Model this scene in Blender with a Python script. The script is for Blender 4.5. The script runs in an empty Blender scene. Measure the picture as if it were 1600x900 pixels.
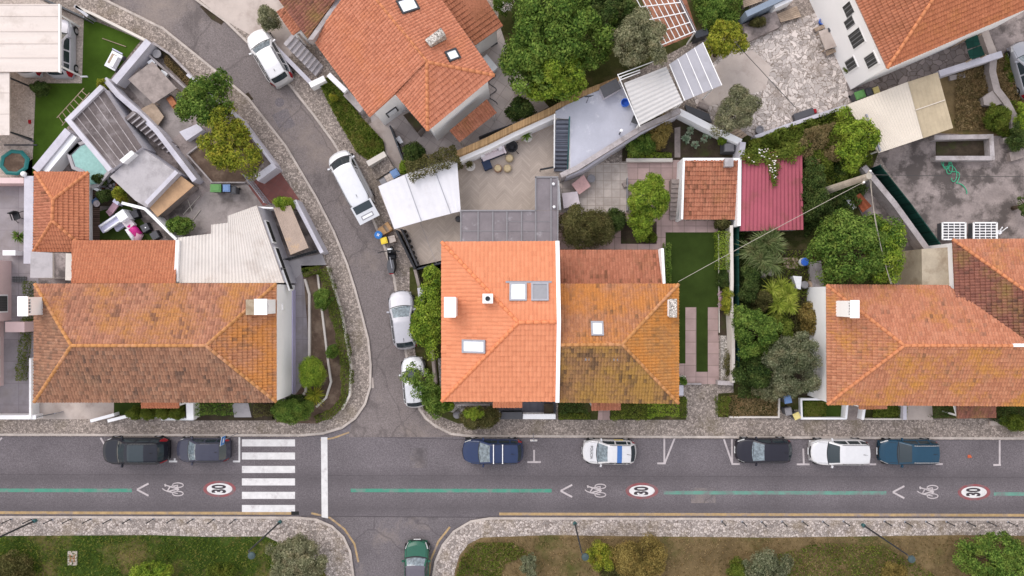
import bpy, bmesh, math, random
import numpy as np
from mathutils import Vector, Matrix
R = math.radians
random.seed(7)
sc = bpy.context.scene
col = sc.collection
H, F, CX, CY = 50.0, 1065.0, 815.0, 462.0      # flying height, focal length in photo pixels, nadir


def W(px, py, z=0.0):
    """Photo pixel of a point that stands z metres above the road -> its place in the world."""
    s = (H - z) / F
    return Vector(((px - CX) * s, -(py - CY) * s, z))


def XY(p, z=0.0):
    w = W(p[0], p[1], z)
    return (w.x, w.y)


# ------------------------------------------------------------------ materials
class NT:
    def __init__(self, name, rough=0.8, spec=0.07):
        self.m = bpy.data.materials.new(name)
        self.m.use_nodes = True
        self.t = self.m.node_tree
        self.b = self.t.nodes['Principled BSDF']
        self.b.inputs['Roughness'].default_value = rough
        self.b.inputs['Specular IOR Level'].default_value = spec
        self.tc = self.n('ShaderNodeTexCoord')

    def n(self, typ, **kw):
        nd = self.t.nodes.new(typ)
        for k, v in kw.items():
            setattr(nd, k, v)
        return nd

    def l(self, a, b):
        self.t.links.new(a, b)

    def val(self, sock, v):
        if hasattr(v, 'is_linked'):
            self.l(v, sock)
        else:
            sock.default_value = v

    def noise(self, scale, detail=4, rough=0.6, vec=None, stretch=None):
        nd = self.n('ShaderNodeTexNoise')
        nd.inputs['Scale'].default_value = scale
        nd.inputs['Detail'].default_value = detail
        nd.inputs['Roughness'].default_value = rough
        v = vec or self.tc.outputs['Object']
        if stretch:
            mp = self.n('ShaderNodeMapping')
            mp.inputs['Scale'].default_value = stretch
            self.l(v, mp.inputs['Vector'])
            v = mp.outputs['Vector']
        self.l(v, nd.inputs['Vector'])
        return nd.outputs['Fac']

    def voro(self, scale, feature='F1', out='Color', vec=None):
        nd = self.n('ShaderNodeTexVoronoi', feature=feature)
        nd.inputs['Scale'].default_value = scale
        self.l(vec or self.tc.outputs['Object'], nd.inputs['Vector'])
        return nd.outputs[out]

    def ramp(self, fac, stops, interp='LINEAR'):
        r = self.n('ShaderNodeValToRGB')
        r.color_ramp.interpolation = interp
        els = r.color_ramp.elements
        while len(els) < len(stops):
            els.new(0.5)
        for e, (p, c) in zip(els, stops):
            e.position = p
            c = c if isinstance(c, tuple) else (c, c, c)
            e.color = (c[0], c[1], c[2], 1)
        self.l(fac, r.inputs['Fac'])
        return r.outputs['Color']

    def mix(self, fac, a, b, mode='MIX'):
        nd = self.n('ShaderNodeMix', data_type='RGBA', blend_type=mode)
        self.val(nd.inputs[0], fac)
        for s, v in ((nd.inputs[6], a), (nd.inputs[7], b)):
            if isinstance(v, tuple):
                s.default_value = (v[0], v[1], v[2], 1)
            else:
                self.l(v, s)
        return nd.outputs[2]

    def math(self, op, a, b=0.0, c=0.0):
        nd = self.n('ShaderNodeMath', operation=op)
        self.val(nd.inputs[0], a)
        self.val(nd.inputs[1], b)
        if op in ('MULTIPLY_ADD', 'COMPARE'):
            self.val(nd.inputs[2], c)
        return nd.outputs[0]

    def sep(self, v):
        nd = self.n('ShaderNodeSeparateXYZ')
        self.l(v, nd.inputs[0])
        return nd.outputs

    def color(self, c):
        if isinstance(c, tuple):
            self.b.inputs['Base Color'].default_value = (c[0], c[1], c[2], 1)
        else:
            self.l(c, self.b.inputs['Base Color'])

    def bump(self, h, strength=0.3, dist=0.02):
        nd = self.n('ShaderNodeBump')
        nd.inputs['Strength'].default_value = strength
        nd.inputs['Distance'].default_value = dist
        self.l(h, nd.inputs['Height'])
        self.l(nd.outputs[0], self.b.inputs['Normal'])


def sc3(c, k):
    return (min(1, c[0] * k), min(1, c[1] * k), min(1, c[2] * k))


def m_rough(name, c, var=0.25, s1=0.7, s2=14.0, rough=0.85, stain=None, stain_s=0.35, stain_lo=0.5, stain_hi=0.68, bump=0.15, stretch=None):
    """Weathered plain surface: mottled base, fine grain, optional stains."""
    t = NT(name, rough)
    a = t.ramp(t.noise(s1, 6, 0.65, stretch=stretch), [(0.3, sc3(c, 1 - var)), (0.7, sc3(c, 1 + var))])
    g = t.noise(s2, 3, 0.7)
    a = t.mix(1.0, a, t.ramp(g, [(0.25, 1 - var * 0.9), (0.75, 1.0)]), 'MULTIPLY')
    if stain:
        f = t.ramp(t.noise(stain_s, 8, 0.7), [(stain_lo, 0.0), (stain_hi, 1.0)])
        a = t.mix(f, a, stain)
    t.color(a)
    t.bump(g, bump)
    return t.m


def m_asphalt(name, c, bands=False):
    t = NT(name, 0.9, 0.1)
    a = t.ramp(t.noise(0.25, 7, 0.65), [(0.3, sc3(c, 0.84)), (0.7, sc3(c, 1.14))])
    v = t.sep(t.voro(26, 'F1', 'Color'))[0]
    a = t.mix(1.0, a, t.ramp(v, [(0.0, 0.76), (0.6, 0.99), (1.0, 1.2)]), 'MULTIPLY')
    a = t.mix(1.0, a, t.ramp(t.noise(9, 3), [(0.3, 0.8), (0.7, 1.12)]), 'MULTIPLY')
    if bands:                                   # dark tyre-polished lanes along the road
        y = t.math('ADD', t.sep(t.tc.outputs['Object'])[1], t.math('MULTIPLY', t.noise(0.05, 2), 0.5))
        for yc in (-13.15, -15.35):
            d = t.math('ABSOLUTE', t.math('SUBTRACT', y, yc))
            f = t.ramp(d, [(0.0, 0.5), (1.0, 0.0)])
            a = t.mix(f, a, sc3(c, 0.5))
    else:
        f = t.ramp(t.noise(0.16, 8, 0.7), [(0.52, 0.0), (0.7, 0.75)])
        a = t.mix(f, a, (0.27, 0.22, 0.19))
        f = t.ramp(t.noise(0.3, 5, 0.75, stretch=(1.2, 0.7, 1)), [(0.54, 0.0), (0.66, 0.65)])
        a = t.mix(f, a, sc3(c, 0.5))
        w = t.n('ShaderNodeVectorMath', operation='ADD')
        t.l(t.tc.outputs['Object'], w.inputs[0])
        wn = t.n('ShaderNodeTexNoise')
        wn.inputs['Scale'].default_value = 0.7
        wn.inputs['Detail'].default_value = 6
        t.l(t.tc.outputs['Object'], wn.inputs['Vector'])
        t.l(wn.outputs['Color'], w.inputs[1])
        cr = t.voro(0.16, 'DISTANCE_TO_EDGE', 'Distance', w.outputs[0])
        a = t.mix(t.ramp(cr, [(0.0, 0.5), (0.012, 0.0)]), a, sc3(c, 0.45))
    t.color(a)
    t.bump(v, 0.15)
    return t.m


def m_stone(name, c, joint, scale, jw=0.08, var=0.3, moss=None, patch=0.5, moss_lo=0.5, warp=0.0):
    """Irregular stone paving: one shade per stone, open joints."""
    t = NT(name, 0.85)
    vec = None
    if warp:
        wn = t.n('ShaderNodeTexNoise')
        wn.inputs['Scale'].default_value = 0.8
        wn.inputs['Detail'].default_value = 4
        t.l(t.tc.outputs['Object'], wn.inputs['Vector'])
        sv = t.n('ShaderNodeVectorMath', operation='SCALE')
        t.l(wn.outputs['Color'], sv.inputs[0])
        sv.inputs['Scale'].default_value = warp * 2.2
        w = t.n('ShaderNodeVectorMath', operation='ADD')
        t.l(t.tc.outputs['Object'], w.inputs[0])
        t.l(sv.outputs[0], w.inputs[1])
        vec = w.outputs[0]
    cell = t.sep(t.voro(scale, 'F1', 'Color', vec))[0]
    ed = t.voro(scale, 'DISTANCE_TO_EDGE', 'Distance', vec)
    a = t.ramp(cell, [(0.0, sc3(c, 1 - var)), (0.5, c), (1.0, sc3(c, 1 + var))])
    a = t.mix(1.0, a, t.ramp(t.noise(0.5, 6, 0.7), [(0.3, 0.72), (0.7, 1.1)]), 'MULTIPLY')
    a = t.mix(t.ramp(ed, [(0.0, 1.0), (jw, 0.0)]), a, joint)
    if moss:
        a = t.mix(t.ramp(t.noise(patch, 8, 0.7), [(moss_lo, 0.0), (moss_lo + 0.2, 0.85)]), a, moss)
    t.color(a)
    t.bump(t.ramp(ed, [(0.0, 0.0), (jw * 1.5, 1.0)]), 0.4, 0.02)
    return t.m


def m_tile(name, cols, moss=None, m_lo=0.5, m_hi=0.7, dirt=None, d_lo=0.55, d_hi=0.7, P=0.2, L=0.31, ms=0.45, grit=0.42):
    """Clay roof tiles: one shade per tile (UV in metres), lichen and dirt in patches."""
    t = NT(name, 0.85, 0.06)
    uv = t.sep(t.tc.outputs['UV'])
    cb = t.n('ShaderNodeCombineXYZ')
    t.l(t.math('FLOOR', t.math('DIVIDE', uv[0], P)), cb.inputs[0])
    t.l(t.math('FLOOR', t.math('DIVIDE', uv[1], L)), cb.inputs[1])
    wn = t.n('ShaderNodeTexWhiteNoise', noise_dimensions='3D')
    t.l(cb.outputs[0], wn.inputs['Vector'])
    k = len(cols) - 1
    mean = [sum(c[q] for c in cols) / len(cols) for q in range(3)]
    lum = .12 * sum(mean) / 3
    cols = [tuple(.94 * (.88 * (c[q] * .66 + mean[q] * .34) + lum) for q in range(3)) for c in cols]
    a = t.ramp(wn.outputs['Value'], [(i / k, c) for i, c in enumerate(cols)])
    if moss:
        f = t.math('ADD', t.math('MULTIPLY', t.noise(ms, 5, 0.6), 0.75), t.math('MULTIPLY', t.noise(5, 3, 0.6), 0.25))
        a = t.mix(t.ramp(f, [(m_lo, 0.0), (m_hi, 0.8)]), a, moss)
    if dirt:
        f = t.math('ADD', t.math('MULTIPLY', t.noise(0.6, 5, 0.6, stretch=(1.3, 0.8, 1)), 0.55), t.math('MULTIPLY', wn.outputs['Value'], 0.45))
        a = t.mix(t.ramp(f, [(d_lo, 0.0), (d_hi, 0.8)]), a, dirt)
    a = t.mix(1.0, a, t.ramp(t.noise(11, 5, 0.8), [(0.28, 1 - grit), (0.72, 1 + grit * .5)]), 'MULTIPLY')
    t.color(a)
    return t.m


def m_leaf(name, cols, scale=0.55):
    t = NT(name, 0.75, 0.05)
    g = t.n('ShaderNodeNewGeometry')
    f = t.math('ADD', t.math('MULTIPLY', g.outputs['Random Per Island'], 0.6), t.math('MULTIPLY', t.ramp(t.noise(scale, 3, 0.6), [(0.3, 0.0), (0.7, 1.0)]), 0.4))
    k = len(cols) - 1
    c = t.ramp(f, [(0.08 + 0.84 * i / k, sc3(x, 1.3)) for i, x in enumerate(cols)])
    last = sc3(cols[-1], 0.95)
    c = t.mix(t.ramp(t.noise(1.7, 2, 0.5), [(0.5, 0.0), (0.72, 0.55)]), c, (last[0] * 1.05, last[1] * .88, last[2] * .8))
    c = t.mix(t.ramp(t.noise(2.6, 2, 0.5), [(0.28, 0.7), (0.46, 0.0)]), c, sc3(cols[0], 1.5))
    t.color(c)
    tr = t.n('ShaderNodeBsdfTranslucent')
    t.l(c, tr.inputs['Color'])
    mx = t.n('ShaderNodeMixShader')
    mx.inputs[0].default_value = 0.3
    t.l(t.b.outputs[0], mx.inputs[1])
    t.l(tr.outputs[0], mx.inputs[2])
    t.l(mx.outputs[0], t.t.nodes['Material Output'].inputs['Surface'])
    return t.m


def m_plain(name, c, rough=0.5, metal=0.0, spec=0.22, coat=0.0, var=0.06):
    t = NT(name, rough, spec)
    t.b.inputs['Metallic'].default_value = metal
    t.b.inputs['Coat Weight'].default_value = coat
    t.b.inputs['Coat Roughness'].default_value = 0.06
    t.color(t.ramp(t.noise(5, 4), [(0.3, sc3(c, 1 - var)), (0.7, sc3(c, 1 + var))]))
    return t.m


_paints = {}


def paint(c, rough=0.35, metal=0.15):
    k = (c, rough)
    if k not in _paints:
        _paints[k] = m_plain('car_paint', c, 0.22 if max(c) < .3 else rough, 0 if max(c) < .3 else metal, 0.25, 0.08 if max(c) < .3 else 0.3, 0.03)
    return _paints[k]


def m_chevron(name, c):
    """Blocks laid in a zigzag (herringbone) bond."""
    t = NT(name, 0.8)
    xyz = t.sep(t.tc.outputs['Object'])
    tri = t.math('PINGPONG', xyz[0], 0.62)
    v = t.math('DIVIDE', t.math('ADD', xyz[1], tri), 0.2)
    row = t.math('FLOOR', v)
    fr = t.math('FRACT', v)
    cb = t.n('ShaderNodeCombineXYZ')
    t.l(row, cb.inputs[0])
    t.l(t.math('FLOOR', t.math('DIVIDE', xyz[0], 0.62)), cb.inputs[1])
    wn = t.n('ShaderNodeTexWhiteNoise', noise_dimensions='3D')
    t.l(cb.outputs[0], wn.inputs['Vector'])
    a = t.ramp(wn.outputs['Value'], [(0, sc3(c, 0.92)), (0.5, c), (1, sc3(c, 1.07))])
    a = t.mix(t.ramp(t.math('ABSOLUTE', t.math('SUBTRACT', fr, 0.5)), [(0.42, 0.0), (0.48, 0.35)]), a, sc3(c, 0.5))
    a = t.mix(1.0, a, t.ramp(t.noise(0.6, 6), [(0.3, 0.85), (0.7, 1.08)]), 'MULTIPLY')
    t.color(a)
    return t.m


def m_grid(name, c, joint, sx, sy, jw=0.03, var=0.12, rot=0.0, stain=None):
    """Slabs or boards in a grid of sx by sy metres."""
    t = NT(name, 0.8)
    mp = t.n('ShaderNodeMapping')
    mp.inputs['Rotation'].default_value = (0, 0, rot)
    t.l(t.tc.outputs['Object'], mp.inputs['Vector'])
    xyz = t.sep(mp.outputs['Vector'])
    u, v = t.math('DIVIDE', xyz[0], sx), t.math('DIVIDE', xyz[1], sy)
    cb = t.n('ShaderNodeCombineXYZ')
    t.l(t.math('FLOOR', u), cb.inputs[0])
    t.l(t.math('FLOOR', v), cb.inputs[1])
    wn = t.n('ShaderNodeTexWhiteNoise', noise_dimensions='3D')
    t.l(cb.outputs[0], wn.inputs['Vector'])
    a = t.ramp(wn.outputs['Value'], [(0, sc3(c, 1 - var)), (1, sc3(c, 1 + var))])
    a = t.mix(1.0, a, t.ramp(t.noise(0.9, 6, 0.7), [(0.3, 0.8), (0.7, 1.1)]), 'MULTIPLY')
    if stain:
        a = t.mix(t.ramp(t.noise(0.6, 8, 0.7), [(0.5, 0.0), (0.68, 0.8)]), a, stain)
    for q, s in ((u, sx), (v, sy)):
        d = t.math('MULTIPLY', t.math('SUBTRACT', 0.5, t.math('ABSOLUTE', t.math('SUBTRACT', t.math('FRACT', q), 0.5))), s)
        a = t.mix(t.ramp(d, [(jw * 0.5, 1.0), (jw, 0.0)]), a, joint)
    t.color(a)
    return t.m


M = {}
M['asphalt'] = m_asphalt('asphalt', (0.148, 0.130, 0.138), True)
M['asphalt_plain'] = m_asphalt('plain_asphalt', (0.150, 0.132, 0.138))
M['asphalt_old'] = m_asphalt('old_asphalt', (0.185, 0.157, 0.152))
M['cobble'] = m_stone('cobble_paving', (0.34, 0.285, 0.25), (0.10, 0.08, 0.07), 8.0, 0.09, 0.4, (0.155, 0.125, 0.085), 0.4, 0.53)
M['cobble_light'] = m_stone('light_cobble_paving', (0.42, 0.365, 0.335), (0.12, 0.09, 0.075), 6.0, 0.10, 0.42, (0.16, 0.12, 0.075), 0.5, 0.5)
M['crazy'] = m_stone('crazy_paving', (0.56, 0.495, 0.46), (0.15, 0.115, 0.09), 3.3, 0.08, 0.36, (0.19, 0.15, 0.12), 0.5, 0.49, 0.7)
M['slabs'] = m_stone('slab_path', (0.28, 0.235, 0.22), (0.09, 0.07, 0.06), 1.9, 0.06, 0.25, (0.13, 0.10, 0.08), 0.5, 0.5, 0.4)
M['kerb'] = m_rough('kerb_stone', (0.46, 0.40, 0.36), 0.22, 1.5, 9)
M['yellow_line'] = m_rough('worn_yellow_paint', (0.42, 0.29, 0.15), 0.25, 2.0, 9, stain=(0.24, 0.2, 0.19), stain_s=1.2)
M['soil'] = m_rough('soil', (0.135, 0.092, 0.068), 0.35, 1.2, 7, 0.95, (0.20, 0.15, 0.11), 0.6)
M['soil_dark'] = m_rough('dark_soil', (0.06, 0.045, 0.032), 0.4, 1.2, 7, 0.95, (0.05, 0.06, 0.02), 0.8)
M['earth'] = m_rough('bare_earth', (0.24, 0.195, 0.165), 0.3, 0.8, 9, 0.95, (0.14, 0.11, 0.08), 0.5)
M['concrete'] = m_rough('yard_concrete', (0.31, 0.27, 0.255), 0.2, 0.6, 11, stain=(0.14, 0.12, 0.11), stain_s=0.5)
M['concrete_dark'] = m_rough('stained_concrete', (0.30, 0.25, 0.235), 0.3, 0.7, 9, stain=(0.095, 0.08, 0.075), stain_s=0.5, stain_lo=0.46, stain_hi=0.58)
M['concrete_light'] = m_rough('pale_concrete', (0.42, 0.39, 0.40), 0.1, 0.6, 11, stain=(0.28, 0.26, 0.265), stain_s=0.8)
M['concrete_tan'] = m_rough('tan_concrete', (0.47, 0.40, 0.36), 0.1, 0.8, 16, stain=(0.33, 0.27, 0.24), stain_s=0.6)
M['pad'] = m_stone('pebbled_concrete', (0.50, 0.42, 0.37), (0.36, 0.30, 0.26), 9.0, 0.05, 0.22)
M['slab_roof'] = m_rough('slab_roof', (0.145, 0.12, 0.118), 0.28, 0.8, 9, stain=(0.27, 0.24, 0.24), stain_s=0.6, stain_lo=0.5)
M['terrace'] = m_rough('painted_terrace', (0.44, 0.44, 0.50), 0.08, 0.7, 9, stain=(0.66, 0.65, 0.68), stain_s=0.9, stain_lo=0.58, stain_hi=0.72)
M['white_wall'] = m_rough('white_render', (0.84, 0.83, 0.84), 0.03, 0.6, 9)
M['lilac_wall'] = m_rough('pale_render', (0.52, 0.50, 0.55), 0.12, 0.8, 9, stain=(0.42, 0.40, 0.45), stain_s=0.7, stain_lo=0.55)
M['lilac_band'] = m_rough('lilac_plinth_paint', (0.47, 0.43, 0.60), 0.06, 0.8, 9)
M['grey_wall'] = m_rough('weathered_wall', (0.40, 0.36, 0.36), 0.2, 1.0, 8, stain=(0.20, 0.17, 0.16), stain_s=0.9)
M['pink_wall'] = m_rough('pink_render', (0.62, 0.47, 0.46), 0.06, 0.5, 9)
M['cream_wall'] = m_rough('cream_render', (0.60, 0.55, 0.50), 0.08, 0.6, 9)
M['tan_block'] = m_rough('tan_render', (0.43, 0.36, 0.27), 0.15, 0.9, 9, stain=(0.26, 0.2, 0.14), stain_s=0.7)
M['white_sheet'] = m_rough('white_roof_sheet', (0.60, 0.55, 0.51), 0.07, 0.7, 7, 0.6, (0.42, 0.36, 0.32), 0.5, 0.52, 0.75)
M['panel'] = m_rough('carport_panel', (0.60, 0.53, 0.49), 0.06, 0.8, 7, 0.5, (0.42, 0.36, 0.32), 0.7, 0.52, 0.75, stretch=(0.25, 2.5, 1))
M['awning'] = m_rough('awning_sheet', (0.63, 0.615, 0.64), 0.06, 0.6, 6, 0.5, (0.50, 0.47, 0.47), 0.5, 0.54, 0.75)
M['beige_sheet'] = m_rough('beige_sheet', (0.62, 0.55, 0.47), 0.06, 0.7, 7, 0.6)
M['tan_sheet'] = m_rough('yellowed_sheet', (0.44, 0.36, 0.25), 0.12, 1.0, 7, 0.5)
M['grey_sheet'] = m_rough('zinc_sheet', (0.52, 0.50, 0.49), 0.06, 0.7, 7, 0.45)
M['poly_sheet'] = m_rough('polycarbonate', (0.37, 0.36, 0.39), 0.08, 0.6, 7, 0.35, (0.30, 0.29, 0.31), 0.5, 0.55, 0.7)
M['red_sheet'] = m_rough('red_sheet', (0.33, 0.085, 0.112), 0.08, 0.6, 7, 0.5, (0.23, 0.075, 0.075), 0.9, 0.52, 0.72)
M['wood_sheet'] = m_rough('board_cover', (0.40, 0.31, 0.255), 0.14, 1.0, 9, 0.8, (0.50, 0.33, 0.18), 0.5, 0.52)
M['ply'] = m_rough('plywood', (0.46, 0.29, 0.17), 0.15, 1.2, 9, 0.7, (0.30, 0.19, 0.12), 0.9)
M['plank'] = m_rough('old_planks', (0.42, 0.32, 0.24), 0.25, 2.0, 9, 0.8)
M['plank_grey'] = m_rough('grey_planks', (0.30, 0.25, 0.23), 0.25, 2.0, 9, 0.8)
M['deck'] = m_grid('deck_boards', (0.105, 0.066, 0.052), (0.022, 0.015, 0.012), 5.0, 0.15, 0.025, 0.35)
M['bamboo'] = m_grid('reed_screen', (0.42, 0.27, 0.14), (0.22, 0.13, 0.06), 0.06, 9.0, 0.012, 0.3)
M['herring'] = m_chevron('herringbone_blocks', (0.44, 0.365, 0.31))
M['pave_pink'] = m_grid('pink_paving', (0.40, 0.285, 0.265), (0.24, 0.18, 0.16), 0.85, 0.85, 0.03, 0.1)
M['pave_red'] = m_grid('red_paving', (0.205, 0.085, 0.075), (0.14, 0.075, 0.068), 0.5, 0.5, 0.02, 0.16, 0.6)
M['pave_cream'] = m_grid('cream_paving', (0.48, 0.415, 0.37), (0.30, 0.25, 0.22), 0.6, 0.6, 0.025, 0.1, 0, (0.30, 0.25, 0.22))
M['pave_grey'] = m_grid('grey_paving', (0.46, 0.40, 0.375), (0.34, 0.29, 0.27), 0.8, 0.8, 0.03, 0.06, 0.6)
M['pave_lilac'] = m_grid('lilac_paving', (0.29, 0.26, 0.27), (0.22, 0.19, 0.2), 1.6, 1.6, 0.03, 0.08, 0, (0.22, 0.19, 0.18))
M['dark_paving'] = m_grid('dark_paving', (0.13, 0.125, 0.145), (0.08, 0.08, 0.09), 0.6, 0.6, 0.02, 0.1)
M['terracotta'] = m_grid('terracotta_floor', (0.33, 0.15, 0.095), (0.2, 0.1, 0.07), 0.4, 0.4, 0.02, 0.14, 0.5)
M['turf'] = m_rough('artificial_turf', (0.058, 0.105, 0.013), 0.2, 0.8, 22, 0.95, bump=0.4)
M['turf_dark'] = m_rough('dark_turf', (0.034, 0.054, 0.011), 0.2, 0.8, 22, 0.95, bump=0.4)
M['grass_base'] = m_rough('grass_ground', (0.045, 0.075, 0.013), 0.35, 0.5, 9, 0.95, (0.14, 0.11, 0.045), 0.3, 0.5, 0.62)
M['grass_dry'] = m_rough('dry_grass_ground', (0.185, 0.13, 0.065), 0.35, 0.5, 9, 0.95, (0.075, 0.08, 0.022), 0.22, 0.52, 0.66)
M['weeds'] = m_rough('weedy_ground', (0.060, 0.065, 0.020), 0.4, 0.6, 7, 0.95, (0.12, 0.09, 0.05), 0.5)
M['gravel'] = m_stone('white_pebbles', (0.52, 0.48, 0.44), (0.07, 0.055, 0.045), 11, 0.12, 0.5)
M['white_paint'] = m_rough('road_paint', (0.63, 0.61, 0.605), 0.12, 2.0, 18, 0.7, (0.40, 0.36, 0.365), 1.6, 0.54, 0.72)
M['worn_paint'] = m_rough('worn_road_paint', (0.47, 0.42, 0.42), 0.14, 2.0, 18, 0.7, (0.33, 0.29, 0.3), 1.5, 0.52, 0.72)
M['green_paint'] = m_rough('green_lane_paint', (0.075, 0.25, 0.18), 0.12, 1.0, 16, 0.7, (0.16, 0.2, 0.18), 0.7, 0.48, 0.62)
M['red_paint'] = m_rough('worn_red_paint', (0.25, 0.085, 0.09), 0.15, 2.0, 16, 0.7, (0.17, 0.12, 0.125), 1.5, 0.45, 0.62)
M['black_paint'] = m_rough('black_road_paint', (0.06, 0.05, 0.055), 0.15, 2.0, 16, 0.7)
M['water'] = m_plain('pool_water', (0.25, 0.44, 0.40), 0.08, 0, 0.5, 0, 0.12)
M['white_plastic'] = m_plain('white_plastic', (0.78, 0.78, 0.80), 0.4)
M['lilac_plastic'] = m_plain('lilac_plastic', (0.55, 0.54, 0.68), 0.4)
M['pink_plastic'] = m_plain('magenta_plastic', (0.55, 0.03, 0.22), 0.35)
M['rose_plastic'] = m_plain('rose_plastic', (0.46, 0.28, 0.33), 0.4)
M['white_metal'] = m_plain('white_metal', (0.78, 0.77, 0.77), 0.4)
M['grey_metal'] = m_plain('grey_metal', (0.30, 0.30, 0.33), 0.4, 0.3)
M['dark_metal'] = m_plain('dark_metal', (0.045, 0.048, 0.055), 0.4, 0.3)
M['teal_metal'] = m_plain('teal_metal', (0.04, 0.115, 0.12), 0.4, 0.2)
M['black'] = m_plain('black_plastic', (0.018, 0.018, 0.021), 0.45)
M['dark_grey'] = m_plain('dark_grey_plastic', (0.075, 0.075, 0.083), 0.55)
M['mid_grey'] = m_plain('grey_plastic', (0.22, 0.21, 0.22), 0.6)
M['rubber'] = m_plain('tyre_rubber', (0.02, 0.02, 0.021), 0.8)
M['rim'] = m_plain('alloy', (0.45, 0.45, 0.47), 0.3, 0.7)
M['glass'] = m_plain('car_glass', (0.022, 0.032, 0.038), 0.06, 0, 0.45, 0.1)
M['glass_light'] = m_plain('painted_reflection_glass', (0.13, 0.16, 0.18), 0.07, 0, 0.6, 0.2, 0.6)  # sky reflection painted into the glass colour as a pale mottle
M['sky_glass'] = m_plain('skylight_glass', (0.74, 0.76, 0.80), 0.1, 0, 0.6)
M['blind'] = m_plain('skylight_blind', (0.22, 0.22, 0.24), 0.3, 0, 0.6)
M['smoke_panel'] = m_rough('smoked_panel', (0.205, 0.18, 0.19), 0.12, 0.9, 5, 0.2, (0.42, 0.40, 0.42), 0.5, 0.56, 0.7)
M['lamp'] = m_plain('headlight', (0.66, 0.68, 0.7), 0.1, 0, 1.0)
M['tail'] = m_plain('taillight', (0.32, 0.012, 0.02), 0.15)
M['cardboard'] = m_rough('cardboard', (0.50, 0.30, 0.15), 0.1, 2, 8)
M['blue'] = m_plain('blue_plastic', (0.03, 0.15, 0.42), 0.4)
M['blue_bin'] = m_plain('blue_bin_lid', (0.14, 0.23, 0.42), 0.5)
M['bright_blue'] = m_plain('bright_blue', (0.035, 0.12, 0.50), 0.4)
M['yellow'] = m_plain('yellow_plastic', (0.72, 0.53, 0.05), 0.4)
M['pale_yellow'] = m_plain('pale_yellow_plastic', (0.60, 0.50, 0.20), 0.5)
M['green_bin'] = m_plain('green_bin_lid', (0.10, 0.24, 0.075), 0.5)
M['navy'] = m_plain('navy_fabric', (0.028, 0.04, 0.075), 0.9)
M['cushion'] = m_plain('white_fabric', (0.72, 0.68, 0.70), 0.9)
M['blush'] = m_plain('blush_fabric', (0.62, 0.54, 0.56), 0.9)
M['pink_top'] = m_rough('pink_table_cover', (0.58, 0.36, 0.34), 0.1, 2, 8)
M['woven'] = m_rough('woven_cane', (0.52, 0.41, 0.25), 0.2, 6, 18)
M['brick'] = m_rough('red_brick', (0.40, 0.16, 0.08), 0.25, 3, 9)
M['rust'] = m_rough('rusty_sheet', (0.27, 0.08, 0.04), 0.25, 2, 9)
M['trunk'] = m_rough('bark', (0.13, 0.095, 0.07), 0.3, 4, 12)
M['pole'] = m_rough('old_pole', (0.37, 0.33, 0.28), 0.2, 2, 9)
M['wire'] = m_plain('cable', (0.42, 0.38, 0.33), 0.6)
M['wire_dark'] = m_plain('dark_cable', (0.05, 0.05, 0.05), 0.6)
M['net'] = m_grid('green_netting', (0.012, 0.052, 0.040), (0.008, 0.03, 0.024), 0.5, 0.5, 0.03, 0.2)
M['hose'] = m_plain('green_hose', (0.05, 0.34, 0.19), 0.4)
M['slot'] = m_plain('dark_opening', (0.02, 0.02, 0.02), 0.9)
M['shutter'] = m_grid('louvre', (0.19, 0.19, 0.20), (0.05, 0.05, 0.05), 0.12, 0.12, 0.04, 0.1)
M['flower'] = m_leaf('white_petals', [(0.65, 0.62, 0.6), (0.8, 0.76, 0.74), (0.75, 0.6, 0.6)])
M['pinkflower'] = m_leaf('pink_petals', [(0.35, 0.16, 0.22), (0.45, 0.3, 0.38), (0.4, 0.3, 0.3)])
M['pot'] = m_plain('white_pot', (0.66, 0.61, 0.57), 0.6)
M['clay'] = m_rough('clay', (0.36, 0.19, 0.12), 0.15, 3, 9)
M['straw'] = m_leaf('straw', [(0.10, 0.085, 0.035), (0.22, 0.17, 0.08), (0.30, 0.23, 0.12)])
# roofs
M['tile_new'] = m_tile('new_tiles', [(0.62, 0.205, 0.088), (0.68, 0.235, 0.105), (0.72, 0.262, 0.124)], P=0.26, L=0.36, grit=.16)
M['tile_up'] = m_tile('salmon_tiles', [(0.46, 0.15, 0.075), (0.56, 0.20, 0.105), (0.63, 0.245, 0.14)], (0.52, 0.2, 0.1), 0.5, 0.7)
M['tile_up_dark'] = m_tile('weathered_salmon_tiles', [(0.34, 0.115, 0.055), (0.42, 0.15, 0.075), (0.50, 0.18, 0.09)], (0.25, 0.10, 0.05), 0.5, 0.7)
M['tile_top_right'] = m_tile('deep_orange_tiles', [(0.40, 0.125, 0.05), (0.47, 0.155, 0.065), (0.52, 0.18, 0.08)], (0.40, 0.17, 0.06), 0.5, 0.7)
M['tile_red'] = m_tile('red_tiles', [(0.33, 0.105, 0.05), (0.46, 0.165, 0.09), (0.56, 0.23, 0.13)], (0.30, 0.14, 0.06), 0.52, 0.7, (0.14, 0.06, 0.035), 0.6, 0.75)
M['tile_pav'] = m_tile('orange_tiles', [(0.46, 0.15, 0.07), (0.53, 0.185, 0.085), (0.58, 0.21, 0.10)])
M['tile_lichen'] = m_tile('lichen_tiles', [(0.33, 0.125, 0.055), (0.46, 0.19, 0.085), (0.58, 0.27, 0.14)], (0.50, 0.205, 0.055), 0.44, 0.58, (0.15, 0.08, 0.045), 0.62, 0.78)
M['tile_gold'] = m_tile('gold_lichen_tiles', [(0.32, 0.14, 0.045), (0.46, 0.21, 0.05), (0.56, 0.25, 0.08)], (0.51, 0.205, 0.05), 0.42, 0.56, (0.17, 0.10, 0.045), 0.64, 0.8)
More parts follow.
